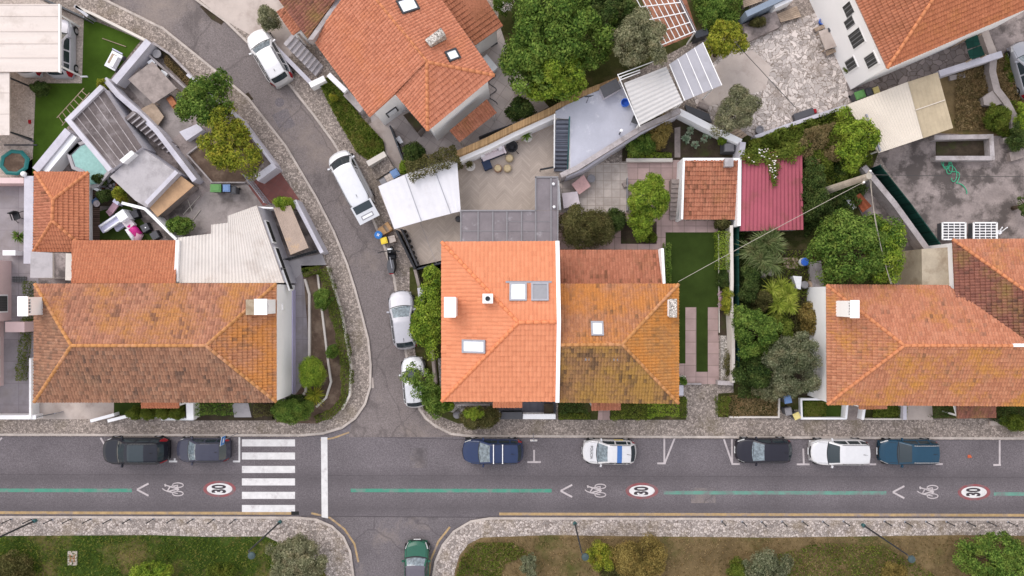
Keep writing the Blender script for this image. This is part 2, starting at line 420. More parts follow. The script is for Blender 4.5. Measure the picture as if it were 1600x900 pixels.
M['tile_rose'] = m_tile('rose_tiles', [(0.27, 0.105, 0.06), (0.47, 0.20, 0.115), (0.58, 0.28, 0.17)], (0.46, 0.215, 0.07), 0.47, 0.62, (0.19, 0.095, 0.065), 0.61, 0.72)
M['tile_brown'] = m_tile('brown_tiles', [(0.16, 0.075, 0.045), (0.31, 0.14, 0.078), (0.41, 0.20, 0.115), (0.50, 0.28, 0.18)], (0.27, 0.17, 0.11), 0.52, 0.7, (0.085, 0.055, 0.045), 0.60, 0.75)
M['tile_dirty'] = m_tile('dirty_lichen_tiles', [(0.17, 0.085, 0.045), (0.32, 0.16, 0.065), (0.45, 0.235, 0.09)], (0.36, 0.205, 0.055), 0.45, 0.6, (0.085, 0.055, 0.04), 0.56, 0.72)
M['tile_orange_old'] = m_tile('worn_orange_tiles', [(0.40, 0.135, 0.065), (0.53, 0.20, 0.105), (0.60, 0.26, 0.15)], (0.46, 0.215, 0.06), 0.50, 0.66, (0.16, 0.08, 0.055), 0.66, 0.8)
M['tile_darkred'] = m_tile('dark_red_tiles', [(0.17, 0.06, 0.042), (0.28, 0.105, 0.07), (0.36, 0.15, 0.10)], (0.24, 0.16, 0.055), 0.5, 0.66, (0.08, 0.045, 0.035), 0.6, 0.75)
M['cap_new'] = m_rough('new_ridge_caps', (0.64, 0.23, 0.11), 0.08, 2, 9)
M['cap_old'] = m_rough('lichen_ridge_caps', (0.47, 0.225, 0.09), 0.18, 1.2, 9, stain=(0.46, 0.24, 0.15), stain_s=0.6)
M['cap_mid'] = m_rough('ridge_caps', (0.53, 0.215, 0.105), 0.12, 2, 9)
# foliage
M['leaf_green'] = m_leaf('green_leaves', [(0.022, 0.048, 0.010), (0.060, 0.112, 0.020), (0.125, 0.190, 0.036), (0.20, 0.27, 0.06)])
M['leaf_bright'] = m_leaf('bright_leaves', [(0.040, 0.080, 0.012), (0.115, 0.180, 0.022), (0.195, 0.265, 0.030), (0.29, 0.35, 0.06)])
M['leaf_yellow'] = m_leaf('yellow_leaves', [(0.035, 0.055, 0.010), (0.125, 0.155, 0.020), (0.23, 0.25, 0.028), (0.37, 0.34, 0.055)])
M['leaf_dark'] = m_leaf('dark_leaves', [(0.012, 0.024, 0.008), (0.034, 0.058, 0.015), (0.068, 0.100, 0.026), (0.12, 0.15, 0.05)])
M['leaf_olive'] = m_leaf('olive_leaves', [(0.055, 0.062, 0.032), (0.125, 0.132, 0.070), (0.205, 0.205, 0.12), (0.31, 0.295, 0.19)])
M['leaf_brown'] = m_leaf('olive_brown_leaves', [(0.026, 0.026, 0.009), (0.068, 0.066, 0.022), (0.115, 0.110, 0.040), (0.17, 0.15, 0.07)])
M['leaf_hedge'] = m_leaf('hedge_leaves', [(0.028, 0.046, 0.008), (0.066, 0.095, 0.014), (0.115, 0.145, 0.024), (0.17, 0.19, 0.04)])
M['leaf_pale'] = m_leaf('grey_green_leaves', [(0.05, 0.075, 0.045), (0.13, 0.18, 0.115), (0.24, 0.29, 0.2), (0.33, 0.38, 0.29)])
M['leaf_dry'] = m_leaf('dry_leaves', [(0.06, 0.05, 0.016), (0.15, 0.115, 0.035), (0.24, 0.18, 0.055), (0.33, 0.26, 0.09)])
M['grass'] = m_leaf('grass_blades', [(0.024, 0.044, 0.006), (0.066, 0.10, 0.013), (0.12, 0.15, 0.025), (0.20, 0.18, 0.055)], 0.35)
M['grass_dryb'] = m_leaf('dry_grass_blades', [(0.055, 0.05, 0.018), (0.13, 0.095, 0.042), (0.20, 0.145, 0.07), (0.29, 0.215, 0.115)], 0.3)
M['leaf_yucca'] = m_leaf('yucca_blades', [(0.03, 0.045, 0.014), (0.075, 0.105, 0.035), (0.14, 0.17, 0.07), (0.26, 0.27, 0.14)])
M['lamp_teal'] = m_plain('dark_teal_metal', (.05, .075, .08), .5, .2)
M['leaf_feather'] = m_leaf('feathery_leaves', [(0.036, 0.045, 0.022), (0.095, 0.11, 0.058), (0.17, 0.18, 0.108), (0.26, 0.26, 0.17)])
M['green_worn'] = m_rough('worn_green_paint', (0.125, 0.27, 0.215), 0.15, 1.0, 16, 0.7, (0.155, 0.165, 0.16), 0.9, 0.45, 0.6)
M['tile_right'] = m_tile('long_roof_tiles', [(0.37, 0.13, 0.06), (0.50, 0.195, 0.095), (0.58, 0.26, 0.14)], (0.48, 0.23, 0.045), 0.49, 0.64, (0.16, 0.085, 0.05), 0.64, 0.8)
M['seam'] = m_rough('road_seam', (0.075, 0.066, 0.07), 0.2, 2, 9)
M['leaf_lime'] = m_leaf('lime_blades', [(0.08, 0.11, 0.014), (0.17, 0.22, 0.03), (0.28, 0.32, 0.05), (0.40, 0.42, 0.10)])

# ------------------------------------------------------------------ mesh tools
class MB:
    def __init__(self):
        self.v, self.f, self.m = [], [], []

    def face(self, pts, mi=0):
        i = len(self.v)
        self.v += [tuple(p) for p in pts]
        self.f.append(tuple(range(i, i + len(pts))))
        self.m.append(mi)

    def prism(self, xy, z0, z1, mi=0, top=None, bottom=True):
        """Upright prism over an outline (any winding)."""
        ar = sum(xy[i][0] * xy[(i + 1) % len(xy)][1] - xy[(i + 1) % len(xy)][0] * xy[i][1] for i in range(len(xy)))
        if ar < 0:
            xy = xy[::-1]
        n, i = len(xy), len(self.v)
        zt = z1 if isinstance(z1, (list, tuple)) else [z1] * n
        if ar < 0 and isinstance(z1, (list, tuple)):
            zt = list(z1)[::-1]
        self.v += [(x, y, z0) for x, y in xy] + [(x, y, z) for (x, y), z in zip(xy, zt)]
        for k in range(n):
            self.f.append((i + k, i + (k + 1) % n, i + n + (k + 1) % n, i + n + k))
            self.m.append(mi)
        self.f.append(tuple(range(i + n, i + 2 * n)))
        self.m.append(mi if top is None else top)
        if bottom:
            self.f.append(tuple(range(i + n - 1, i - 1, -1)))
            self.m.append(mi)
        return self

    def box(self, c, size, rot=0.0, mi=0, taper=1.0):
        """Box standing on c (x, y, z of its base centre)."""
        sx, sy, sz = size
        ca, sa = math.cos(rot), math.sin(rot)
        i = len(self.v)
        for k, z in ((1, 0), (taper, sz)):
            for a, b in ((-1, -1), (1, -1), (1, 1), (-1, 1)):
                x, y = a * sx / 2 * k, b * sy / 2 * k
                self.v.append((c[0] + x * ca - y * sa, c[1] + x * sa + y * ca, c[2] + z))
        for q in ((0, 3, 2, 1), (4, 5, 6, 7), (0, 1, 5, 4), (1, 2, 6, 5), (2, 3, 7, 6), (3, 0, 4, 7)):
            self.f.append(tuple(i + a for a in q))
            self.m.append(mi)
        return self

    def tube(self, p0, p1, r0, r1=None, n=8, mi=0):
        r1 = r0 if r1 is None else r1
        p0, p1 = Vector(p0), Vector(p1)
        d = (p1 - p0)
        if d.length < 1e-6:
            return self
        d.normalize()
        a = d.orthogonal().normalized()
        b = d.cross(a)
        i = len(self.v)
        for p, r in ((p0, r0), (p1, r1)):
            for k in range(n):
                t = 2 * math.pi * k / n
                self.v.append(tuple(p + (a * math.cos(t) + b * math.sin(t)) * r))
        for k in range(n):
            self.f.append((i + k, i + (k + 1) % n, i + n + (k + 1) % n, i + n + k))
        self.f += [tuple(range(i + n - 1, i - 1, -1)), tuple(range(i + n, i + 2 * n))]
        self.m += [mi] * (n + 2)
        return self

    def path(self, pts, r, n=6, mi=0):
        for a, b in zip(pts[:-1], pts[1:]):
            self.tube(a, b, r, r, n, mi)
        return self

    def lathe(self, c, prof, n=20, mi=0, sy=1.0, rot=0.0):
        """Turned shape: prof is (radius, height) from bottom to top."""
        i = len(self.v)
        ca, sa = math.cos(rot), math.sin(rot)
        for r, z in prof:
            for k in range(n):
                t = 2 * math.pi * k / n
                x, y = r * math.cos(t), r * math.sin(t) * sy
                self.v.append((c[0] + x * ca - y * sa, c[1] + x * sa + y * ca, c[2] + z))
        for j in range(len(prof) - 1):
            for k in range(n):
                a = i + j * n
                self.f.append((a + k, a + (k + 1) % n, a + n + (k + 1) % n, a + n + k))
                self.m.append(mi)
        self.f += [tuple(range(i + n - 1, i - 1, -1)), tuple(range(i + (len(prof) - 1) * n, i + len(prof) * n))]
        self.m += [mi, mi]
        return self

    def ball(self, c, r, sz=1.0, n=14, mi=0):
        return self.lathe((c[0], c[1], c[2]), [(max(0.002, r * math.sin(math.pi * k / 8)), -r * sz * math.cos(math.pi * k / 8)) for k in range(9)], n, mi)

    def build(self, name, mats, parent=None, smooth=False, local=False):
        me = bpy.data.meshes.new(name)
        me.from_pydata(self.v, [], self.f)
        return link(name, me, mats, parent, smooth, local, self.m)


def link(name, me, mats, parent=None, smooth=False, local=False, mi=None):
    mats = mats if isinstance(mats, (list, tuple)) else [mats]
    for m in mats:
        me.materials.append(M[m] if isinstance(m, str) else m)
    if mi is not None and len(mats) > 1:
        me.polygons.foreach_set('material_index', mi)
    if smooth:
        me.polygons.foreach_set('use_smooth', [True] * len(me.polygons))
    me.update()
    o = bpy.data.objects.new(name, me)
    col.objects.link(o)
    if parent is not None:
        o.parent = parent
        if not local:
            inv = Matrix.Translation(-parent.location) if parent.type == 'EMPTY' else Matrix.Identity(4)
            o.matrix_parent_inverse = inv
    return o


def tag(o, label=None, cat=None, group=None, kind=None):
    if label:
        o['label'] = label
    if cat:
        o['category'] = cat
    if group:
        o['group'] = group
    if kind:
        o['kind'] = kind
    return o


def thing(name, label, cat, loc=(0, 0, 0), rz=0.0, group=None):
    o = bpy.data.objects.new(name, None)
    o.empty_display_size = 0.3
    col.objects.link(o)
    o.location = loc
    o.rotation_euler = (0, 0, rz)
    return tag(o, label, cat, group)


def pxthing(name, label, cat, p, z=0.12, group=None):
    return thing(name, label, cat, W(p[0], p[1], z), 0.0, group)


def ground(name, mat, pts, lv, base=0.12):
    """Flat sheet of the setting; lv counts 4 mm layers above the pavement."""
    z = base + 0.004 * lv
    xy = [XY(p, z) for p in pts]
    b = MB()
    ar = sum(xy[i][0] * xy[(i + 1) % len(xy)][1] - xy[(i + 1) % len(xy)][0] * xy[i][1] for i in range(len(xy)))
    b.face([(x, y, z) for x, y in (xy if ar > 0 else xy[::-1])])
    o = b.build(name, mat)
    return tag(o, kind='structure')


def rect(x0, y0, x1, y1):
    return [(x0, y0), (x1, y0), (x1, y1), (x0, y1)]


def ribbon_xy(xy, w, closed=False):
    """Left and right outlines of a band of width w along a line of (x, y)."""
    P = [Vector((x, y)) for x, y in xy]
    n = len(P)
    Lf, Rt = [], []
    for i in range(n):
        a = P[i] - P[i - 1] if (i > 0 or closed) else P[1] - P[0]
        b = P[(i + 1) % n] - P[i] if (i < n - 1 or closed) else P[-1] - P[-2]
        a.normalize(); b.normalize()
        t = (a + b)
        t = t.normalized() if t.length > 1e-6 else a
        nn = Vector((-t.y, t.x))
        k = 1.0 / max(0.4, nn.dot(Vector((-a.y, a.x))))
        Lf.append(P[i] + nn * w / 2 * k)
        Rt.append(P[i] - nn * w / 2 * k)
    return Lf, Rt


def band(b, pts, w, z0, z1, mi=0, zpx=None):
    """Wall-like band along a pixel line; pixels are read at height zpx (its top unless given)."""
    zz = z1 if zpx is None else zpx
    Lf, Rt = ribbon_xy([XY(p, zz) for p in pts], w)
    n = len(Lf)
    i = len(b.v)
    for q, r in zip(Lf, Rt):
        b.v += [(q.x, q.y, z0), (r.x, r.y, z0), (r.x, r.y, z1), (q.x, q.y, z1)]
    for k in range(n - 1):
        for e in range(4):
            a0, a1 = i + 4 * k + e, i + 4 * k + (e + 1) % 4
            b.f.append((a0, a1, a1 + 4, a0 + 4))
            b.m.append(mi)
    b.f += [(i + 3, i + 2, i + 1, i), (i + 4 * n - 4, i + 4 * n - 3, i + 4 * n - 2, i + 4 * n - 1)]
    b.m += [mi, mi]
    return b


def wall(label, pts, w, h, mat, name='garden_wall', cat='wall', group=None, z0=0.0, cap=None):
    b = band(MB(), pts, w, z0, h)
    if cap is None:
        return tag(b.build(name, mat), label, cat, group)
    p = W(pts[0][0], pts[0][1], h)
    r = thing(name, label, cat, (p.x, p.y, 0), 0, group)
    b.build('wall_body', mat, r)
    band(MB(), pts, w + 0.06, h + 0.002, h + 0.05, 0, h).build('coping', cap, r)
    return r


def solid(name, label, cat, pts, z0, z1, mats, group=None, zpx=None):
    """One upright solid whose top outline shows at the given pixels."""
    b = MB().prism([XY(p, z1 if zpx is None else zpx) for p in pts], z0, z1, 0, 1 if isinstance(mats, (list, tuple)) and len(mats) > 1 else None)
    return tag(b.build(name, mats), label, cat, group)


def tile_face(bm, uvl, poly, mi, P=0.2, Lr=0.31, a=0.048, step=0.06):
    """Real tile relief over one flat roof face. poly[0]->poly[1] is the eave."""
    p = [Vector(q) for q in poly]
    n = (p[1] - p[0]).cross(p[-1] - p[0]).normalized()
    if n.z < 0:
        n = -n
    e = (p[1] - p[0]).normalized()
    up = n.cross(e)
    if up.z < 0:
        up = -up
    uv = [((q - p[0]).dot(e), (q - p[0]).dot(up)) for q in p]
    u0, u1 = min(x for x, _ in uv), max(x for x, _ in uv)
    v0, v1 = min(y for _, y in uv), max(y for _, y in uv)
    k0, k1 = math.floor(u0 / P) - 1, math.ceil(u1 / P) + 1
    us, uo = [], []
    for k in range(k0, k1):
        for fr, of in ((0.0, 0.0), (0.22, 0.55), (0.42, 1.0), (0.62, 0.75), (0.82, 0.1)):
            us.append((k + fr) * P); uo.append(of * a)
    vs, vo = [], []
    for k in range(math.floor(v0 / Lr), math.ceil(v1 / Lr) + 1):
        vs += [k * Lr, (k + 0.5) * Lr, (k + 0.985) * Lr]
        vo += [step, step * 0.5, 0.0]
    us, uo, vs, vo = map(np.array, (us, uo, vs, vo))
    rng = np.random.default_rng(int(abs(p[0].x * 91 + p[1].y * 37)) + 5)
    nr, nc = len(vs) // 3 + 1, len(us) // 5 + 1
    jit = rng.normal(0, 0.009, (nr, nc))
    tb = bmesh.new()
    l2 = tb.loops.layers.uv.new('UVMap')
    grid = []
    for j in range(len(vs)):
        row = []
        for i in range(len(us)):
            o = uo[i] + vo[j] + jit[j // 3, i // 5]
            row.append(tb.verts.new(p[0] + e * float(us[i]) + up * float(vs[j]) + n * float(o)))
        grid.append(row)
    for j in range(len(vs) - 1):
        for i in range(len(us) - 1):
            f = tb.faces.new((grid[j][i], grid[j][i + 1], grid[j + 1][i + 1], grid[j + 1][i]))
            vv = (vs[j], vs[j], vs[j + 1], vs[j + 1])
            if j % 3 == 2:
                vv = (vs[j] + 0.01,) * 4
                vv = (vs[j + 1] + .02,) * 4
            for lp, x, y in zip(f.loops, (us[i], us[i + 1], us[i + 1], us[i]), vv):
                lp[l2].uv = (float(x), float(y))
    cen = sum(p, Vector()) / len(p)
    for i in range(len(p)):
        a_, b_ = p[i], p[(i + 1) % len(p)]
        no = (b_ - a_).cross(n).normalized()
        if no.dot(cen - a_) > 0:
            no = -no
        bmesh.ops.bisect_plane(tb, geom=tb.verts[:] + tb.edges[:] + tb.faces[:], dist=1e-5, plane_co=a_, plane_no=no, clear_outer=True)
    mp = {}
    for v in tb.verts:
        mp[v] = bm.verts.new(v.co)
    for f in tb.faces:
        vv = [mp[x] for x in f.verts]
        if f.normal.dot(n) < 0:
            pass
        try:
            nf = bm.faces.new(vv)
        except ValueError:
            continue
        nf.material_index = mi
        for lp, lo in zip(nf.loops, f.loops):
            lp[uvl].uv = lo[l2].uv
    tb.free()


def tiled(name, faces, mats, parent, P=0.2, L=0.31, a=0.048, step=0.06):
    """faces: list of (3-D outline with the eave first, index into mats)."""
    bm = bmesh.new()
    uvl = bm.loops.layers.uv.new('UVMap')
    for poly, mi in faces:
        tile_face(bm, uvl, poly, mi, P, L, a, step)
        q = [Vector(x) - Vector((0, 0, 0.06)) for x in poly]          # boarding under the tiles
        vs = [bm.verts.new(x) for x in q]
        f = bm.faces.new(vs)
        f.material_index = mi
    me = bpy.data.meshes.new(name)
    bm.to_mesh(me)
    bm.free()
    return link(name, me, mats, parent)


def caps(name, lines, mat, parent, r=0.12):
    """Rows of half-round ridge tiles along hips and ridges."""
    b = MB()
    for p, q in lines:
        p, q = Vector(p), Vector(q)
        d = q - p
        n = max(1, int(d.length / 0.42))
        for k in range(n):
            a = p + d * (k / n)
            c = p + d * ((k + 1.04) / n)
            b.tube(a + Vector((0, 0, 0.03)), c + Vector((0, 0, 0.015)), r, r * 0.84, 10)
    return b.build(name, mat, parent, True)


def inset(xy, d):
    """Move an outline inwards by d metres."""
    ar = sum(xy[i][0] * xy[(i + 1) % len(xy)][1] - xy[(i + 1) % len(xy)][0] * xy[i][1] for i in range(len(xy)))
    if ar < 0:
        xy = xy[::-1]
    out = []
    n = len(xy)
    for i in range(n):
        p, a, b = Vector(xy[i]), Vector(xy[i - 1]), Vector(xy[(i + 1) % n])
        d1, d2 = (p - a).normalized(), (b - p).normalized()
        n1, n2 = Vector((-d1.y, d1.x)), Vector((-d2.y, d2.x))
        m = (n1 + n2)
        k = m.length
        m = m / k if k > 1e-6 else n1
        q = p + m * d / max(0.35, m.dot(n1))
        out.append((q.x, q.y))
    return out


def corr(b, q, pitch=0.25, amp=0.025, mi=0, rows=1, kind='sin', thick=0.05):
    """Ribbed sheet over a quad of (px, py, z); ribs run from edge q0q1 to edge q3q2."""
    A, B_, C_, D = [W(*p) for p in q]
    wd = max((B_ - A).length, (C_ - D).length)
    nc = max(2, int(wd / pitch)) * 6
    i0 = len(b.v)
    for t in range(rows + 1):
        tt = t / rows
        for k in range(nc + 1):
            s = k / nc
            p = (A.lerp(B_, s)).lerp(D.lerp(C_, s), tt)
            ph = (k % 6) / 6
            o = amp * math.cos(2 * math.pi * ph) if kind == 'sin' else (amp if ph in (0.0,) else -amp * 0.4)
            b.v.append((p.x, p.y, p.z + o))
    for t in range(rows):
        for k in range(nc):
            a = i0 + t * (nc + 1) + k
            b.f.append((a, a + 1, a + nc + 2, a + nc + 1))
            b.m.append(mi)
    lo = [p - Vector((0, 0, amp + thick)) for p in (A, B_, C_, D)]
    hi = [p - Vector((0, 0, amp)) for p in (A, B_, C_, D)]
    b.face(lo[::-1], mi)
    for k in range(4):
        b.face([lo[k], lo[(k + 1) % 4], hi[(k + 1) % 4] + Vector((0, 0, amp)), hi[k] + Vector((0, 0, amp))], mi)
    return b


# ------------------------------------------------------------------ foliage
def leaf_arrays(C, D, size, rng, width=0.5, flat=0.35):
    """Diamond leaves at C facing D: vertex array and face array."""
    n = len(C)
    D = D + rng.normal(0, flat, (n, 3))
    D /= np.linalg.norm(D, axis=1)[:, None] + 1e-9
    r = rng.normal(0, 1, (n, 3))
    T = np.cross(D, r)
    T /= np.linalg.norm(T, axis=1)[:, None] + 1e-9
    B = np.cross(D, T)
    s = (size * rng.uniform(0.6, 1.35, n))[:, None]
    v = np.empty((n, 4, 3))
    v[:, 0] = C - T * s * 0.5
    v[:, 1] = C + B * s * width * 0.5 + D * s * 0.06
    v[:, 2] = C + T * s * 0.5
    v[:, 3] = C - B * s * width * 0.5 + D * s * 0.06
    return v.reshape(-1, 3)


def quads_mesh(name, V, mats, parent=None, nq=None):
    n = len(V) // 4
    me = bpy.data.meshes.new(name)
    me.vertices.add(4 * n)
    me.vertices.foreach_set('co', V.astype(np.float32).ravel())
    me.loops.add(4 * n)
    me.loops.foreach_set('vertex_index', np.arange(4 * n, dtype=np.int32))
    me.polygons.add(n)
    me.polygons.foreach_set('loop_start', np.arange(0, 4 * n, 4, dtype=np.int32))
    me.polygons.foreach_set('loop_total', np.full(n, 4, dtype=np.int32))
    me.update(calc_edges=True)
    return link(name, me, mats, parent)


def sphere_dirs(n, rng, zmin=-1.0):
    z = rng.uniform(zmin, 1, n)
    t = rng.uniform(0, 2 * math.pi, n)
    r = np.sqrt(1 - z * z)
    return np.stack([r * np.cos(t), r * np.sin(t), z], 1)


def crown_verts(c, rx, ry, rz, leaf, seed, dens=1.0, clump=0.27, rot=0.0, irr=0.22, width=0.5):
    rng = np.random.default_rng(seed)
    leaf *= 0.86
    rm = (rx * ry) ** 0.5
    cr = max(0.16, clump * rm if rm < 1.8 else clump * 1.8 * (rm / 1.8) ** 0.35)
    ncl = int(max(7, 3.2 * (rx * ry + 0.8 * rm * rz) / cr ** 2))
    d = sphere_dirs(ncl, rng, -0.35)
    ang = np.arctan2(d[:, 1], d[:, 0])
    ph = rng.uniform(0, 6.28, 4)
    wob = 1 + irr * (0.5 * np.sin(2 * ang + ph[0]) + 0.6 * np.sin(3 * ang + ph[1]) + 0.5 * np.sin(5 * ang + ph[2]))
    rad = rng.uniform(0.45, 1.0, ncl) ** 0.5 * wob
    rad = np.where(rng.uniform(0, 1, ncl) < .10, rad * rng.uniform(1.05, 1.25, ncl), rad)
    K = d * rad[:, None]
    crs = cr * rng.uniform(0.6, 1.3, ncl)
    K[:, 0] *= max(0.05, rx - cr * 0.7); K[:, 1] *= max(0.05, ry - cr * 0.7); K[:, 2] *= max(0.05, rz - cr * 0.5)
    n = int(dens * 3.4 * (4 * math.pi * (crs ** 2).sum() * 0.55) / (leaf * leaf * width * 2))
    n = min(n, 34000)
    w = crs ** 2 / (crs ** 2).sum()
    idx = rng.choice(ncl, n, p=w)
    dd = sphere_dirs(n, rng, -0.5)
    out = K[idx] / np.array([rx, ry, rz])
    dd = dd + 0.5 * out
    dd[:, 2] += 0.25
    dd /= np.linalg.norm(dd, axis=1)[:, None]
    P = K[idx] + dd * (crs[idx] * rng.uniform(0.55, 1.08, n))[:, None]
    V = leaf_arrays(P, dd, leaf, rng, width, 0.45).reshape(-1, 3)
    ca, sa = math.cos(rot), math.sin(rot)
    x = V[:, 0] * ca - V[:, 1] * sa
    y = V[:, 0] * sa + V[:, 1] * ca
    V = np.stack([x + c[0], y + c[1], np.maximum(V[:, 2] + c[2], 0.13)], 1)
    Kw = np.stack([K[:, 0] * ca - K[:, 1] * sa + c[0], K[:, 0] * sa + K[:, 1] * ca + c[1], K[:, 2] + c[2]], 1)
    return V, Kw


_seed = [100]


def seed():
    _seed[0] += 1
    return _seed[0]


def tree(label, p, rpx, zc, mat, leaf=0.2, rz=None, name='tree', rot=0.0, dens=0.95, clump=0.26, trunk=0.13, group=None, cat='tree', irr=0.22):
    """Tree whose crown centre, zc metres up, shows at pixel p with radii rpx in pixels."""
    c = W(p[0], p[1], zc)
    k = (H - zc) / F
    rx, ry = rpx[0] * k, rpx[1] * k
    rz = rz or min(zc * 0.8, 0.8 * min(rx, ry))
    V, K = crown_verts(c, rx, ry, rz, leaf, seed(), dens, clump, R(rot), irr)
    r = thing(name, label, cat, (c.x, c.y, 0.12), 0, group)
    b = MB()
    kb = Vector((c.x, c.y, zc - rz * 0.35))
    b.tube((c.x + 0.08, c.y - 0.05, 0.1), kb, trunk * 1.25, trunk * 0.8, 9)
    rng = random.Random(_seed[0])
    for q in rng.sample(list(K), min(len(K), 9)):
        b.tube(kb, Vector(q), trunk * 0.5, trunk * 0.12, 6)
    b.build('trunk', 'trunk', r, True)
    quads_mesh('crown', V, mat, r)
    return r


def shrub(label, p, rpx, zc, mat, leaf=0.13, rz=None, name='shrub', cat='shrub', rot=0.0, dens=1.0, clump=0.36, group=None, irr=0.18, width=0.5):
    c = W(p[0], p[1], zc)
    k = (H - zc) / F
    rx, ry = rpx[0] * k, rpx[1] * k
    rz = rz or zc * 0.95
    V, _ = crown_verts(c, rx, ry, rz, leaf, seed(), dens, clump, R(rot), irr, width)
    return tag(quads_mesh(name, V, mat), label, cat, group)


def hedge(label, pts, w, h, mat, leaf=0.09, name='hedge', cat='hedge', dens=1.0, group=None, z0=0.12):
    """Clipped hedge of leaves along a pixel line read at its top."""
    rng = np.random.default_rng(seed())
    Ps, Ds = [], []
    P3 = [W(p[0], p[1], h) for p in pts]
    for a, b in zip(P3[:-1], P3[1:]):
        L = (b - a).length
        n = int(dens * 1.9 * L * (w + 2 * h * 0.5) / (leaf * leaf * 0.5))
        t = rng.uniform(-0.02, 1.02, n)
        e = np.array((b - a).normalized())
        nn = np.array([-e[1], e[0], 0])
        base = np.array(a)[None, :2] + (np.array(b) - np.array(a))[None, :2] * t[:, None]
        pick = rng.uniform(0, 1, n)
        top = pick < w / (w + h)
        s = np.where(top, rng.uniform(-0.5, 0.5, n), np.sign(rng.uniform(-1, 1, n)) * 0.5 + rng.normal(0, 0.05, n))
        zz = np.where(top, h + rng.normal(0, 0.06, n) + 0.08 * np.sin(t * L * 4.1) + 0.05 * np.sin(t * L * 9.7), z0 + (h - z0) * rng.uniform(0, 1, n))
        wob = 1 + 0.12 * np.sin(t * L * 3.3 + 1) + 0.1 * np.sin(t * L * 7.7)
        pos = np.stack([base[:, 0] + nn[0] * s * w * wob, base[:, 1] + nn[1] * s * w * wob, zz], 1)
        d = np.where(top[:, None], np.array([[0, 0, 1.0]]), nn[None] * np.sign(s)[:, None] + np.array([[0, 0, 0.4]]))
        Ps.append(pos); Ds.append(d)
    V = leaf_arrays(np.concatenate(Ps), np.concatenate(Ds), leaf, rng, 0.55, 0.5)
    return tag(quads_mesh(name, V, mat), label, cat, group)


def in_poly(x, y, poly):
    c = np.zeros(len(x), bool)
    j = len(poly) - 1
    for i in range(len(poly)):
        xi, yi = poly[i]; xj, yj = poly[j]
        c ^= ((yi > y) != (yj > y)) & (x < (xj - xi) * (y - yi) / (yj - yi + 1e-12) + xi)
        j = i
    return c


def cover(name, pts, n, size, h, mat, mound=0.0, ms=1.2, z0=0.13, width=0.35, upright=0.8, edge=False):
    """Uncountable low growth over an outline: one object of many small blades."""
    rng = np.random.default_rng(seed())
    xy = np.array([XY(p) for p in pts])
    lo, hi = xy.min(0), xy.max(0)
    P = rng.uniform(lo, hi, (n * 3, 2))
    P = P[in_poly(P[:, 0], P[:, 1], xy)][:n]
    m = np.zeros(len(P))
    if mound:
        ph = rng.uniform(0, 6.28, 8)
        for k in range(4):
            f = (1 + 0.6 * k) / ms
            m += np.sin(P[:, 0] * f * 2.1 + ph[k] + 1.3 * np.sin(P[:, 1] * f)) * np.sin(P[:, 1] * f * 1.9 + ph[k + 4]) / (1 + 0.5 * k)
        m = np.clip(0.45 + 0.4 * m, 0, 1.3) * mound
    C = np.stack([P[:, 0], P[:, 1], z0 + m * rng.uniform(0.55, 1.05, len(P)) + rng.uniform(0.2, 1, len(P)) * h], 1)
    D = rng.normal(0, 1, (len(P), 3)); D[:, 2] = np.abs(D[:, 2]) + upright
    V = leaf_arrays(C, D, size, rng, width, 0.3)
    V[:, 2] = np.maximum(V[:, 2], z0)
    return tag(quads_mesh(name, V, mat), kind='stuff')


def blades(label, p, rpx, z, mat, n=90, name='spiky_plant', cat='plant', w=0.07, heads=1, group=None, trunk=0.0, zb=0.12):
    """Rosette plant: long pointed leaves arching out from one or more hearts."""
    c = W(p[0], p[1], z)
    r = rpx * (H - z) / F
    rng = random.Random(seed())
    V = []
    hs = [(0, 0)] if heads == 1 else [(rng.uniform(-0.5, 0.5) * r, rng.uniform(-0.5, 0.5) * r) for _ in range(heads)]
    for hx, hy in hs:
        rr = r if heads == 1 else r * 0.62
        hz = z - 0.35 + rng.uniform(-0.15, 0.15)
        for k in range(n // heads):
            t = rng.uniform(0, 2 * math.pi)
            el = rng.uniform(0.1, 1.35)
            L = rr * rng.uniform(0.8, 1.12)
            d = Vector((math.cos(t), math.sin(t), 0))
            s = Vector((-d.y, d.x, 0))
            p0 = Vector((c.x + hx, c.y + hy, hz))
            pts = []
            for q in (0, 0.35, 0.7, 1.0):
                pts.append(p0 + d * (L * q * (math.cos(el) * 0.75 + 0.25)) + Vector((0, 0, L * (math.sin(el) * q - 0.55 * q * q * (1.2 - math.sin(el) * 0.7)))))
            ws = (w * 0.5, w * 0.6, w * 0.4, 0.004)
            for q in range(3):
                V += [pts[q] - s * ws[q], pts[q] + s * ws[q], pts[q + 1] + s * ws[q + 1], pts[q + 1] - s * ws[q + 1]]
    A = np.array([tuple(v) for v in V])
    A[:, 2] = np.maximum(A[:, 2], zb)
    ro = thing(name, label, cat, (c.x, c.y, zb), 0, group)
    # welded strips so that each blade is one island
    me = bpy.data.meshes.new('leaves')
    vv, ff = [], []
    for k in range(0, len(A), 12):
        i = len(vv)
        vv += [tuple(A[k]), tuple(A[k + 1]), tuple(A[k + 3]), tuple(A[k + 2]), tuple(A[k + 7]), tuple(A[k + 6]), tuple(A[k + 11]), tuple(A[k + 10])]
        ff += [(i, i + 1, i + 3, i + 2), (i + 2, i + 3, i + 5, i + 4), (i + 4, i + 5, i + 7, i + 6)]
    me.from_pydata(vv, [], ff)
    link('leaves', me, mat, ro)
    b = MB()
    for hx, hy in hs:
        b.tube((c.x + hx * 0.6, c.y + hy * 0.6, zb - 0.02), (c.x + hx, c.y + hy, max(zb + 0.05, z - 0.3)), 0.1, 0.07, 8)
    b.build('trunk', 'trunk', ro, True)
    return ro

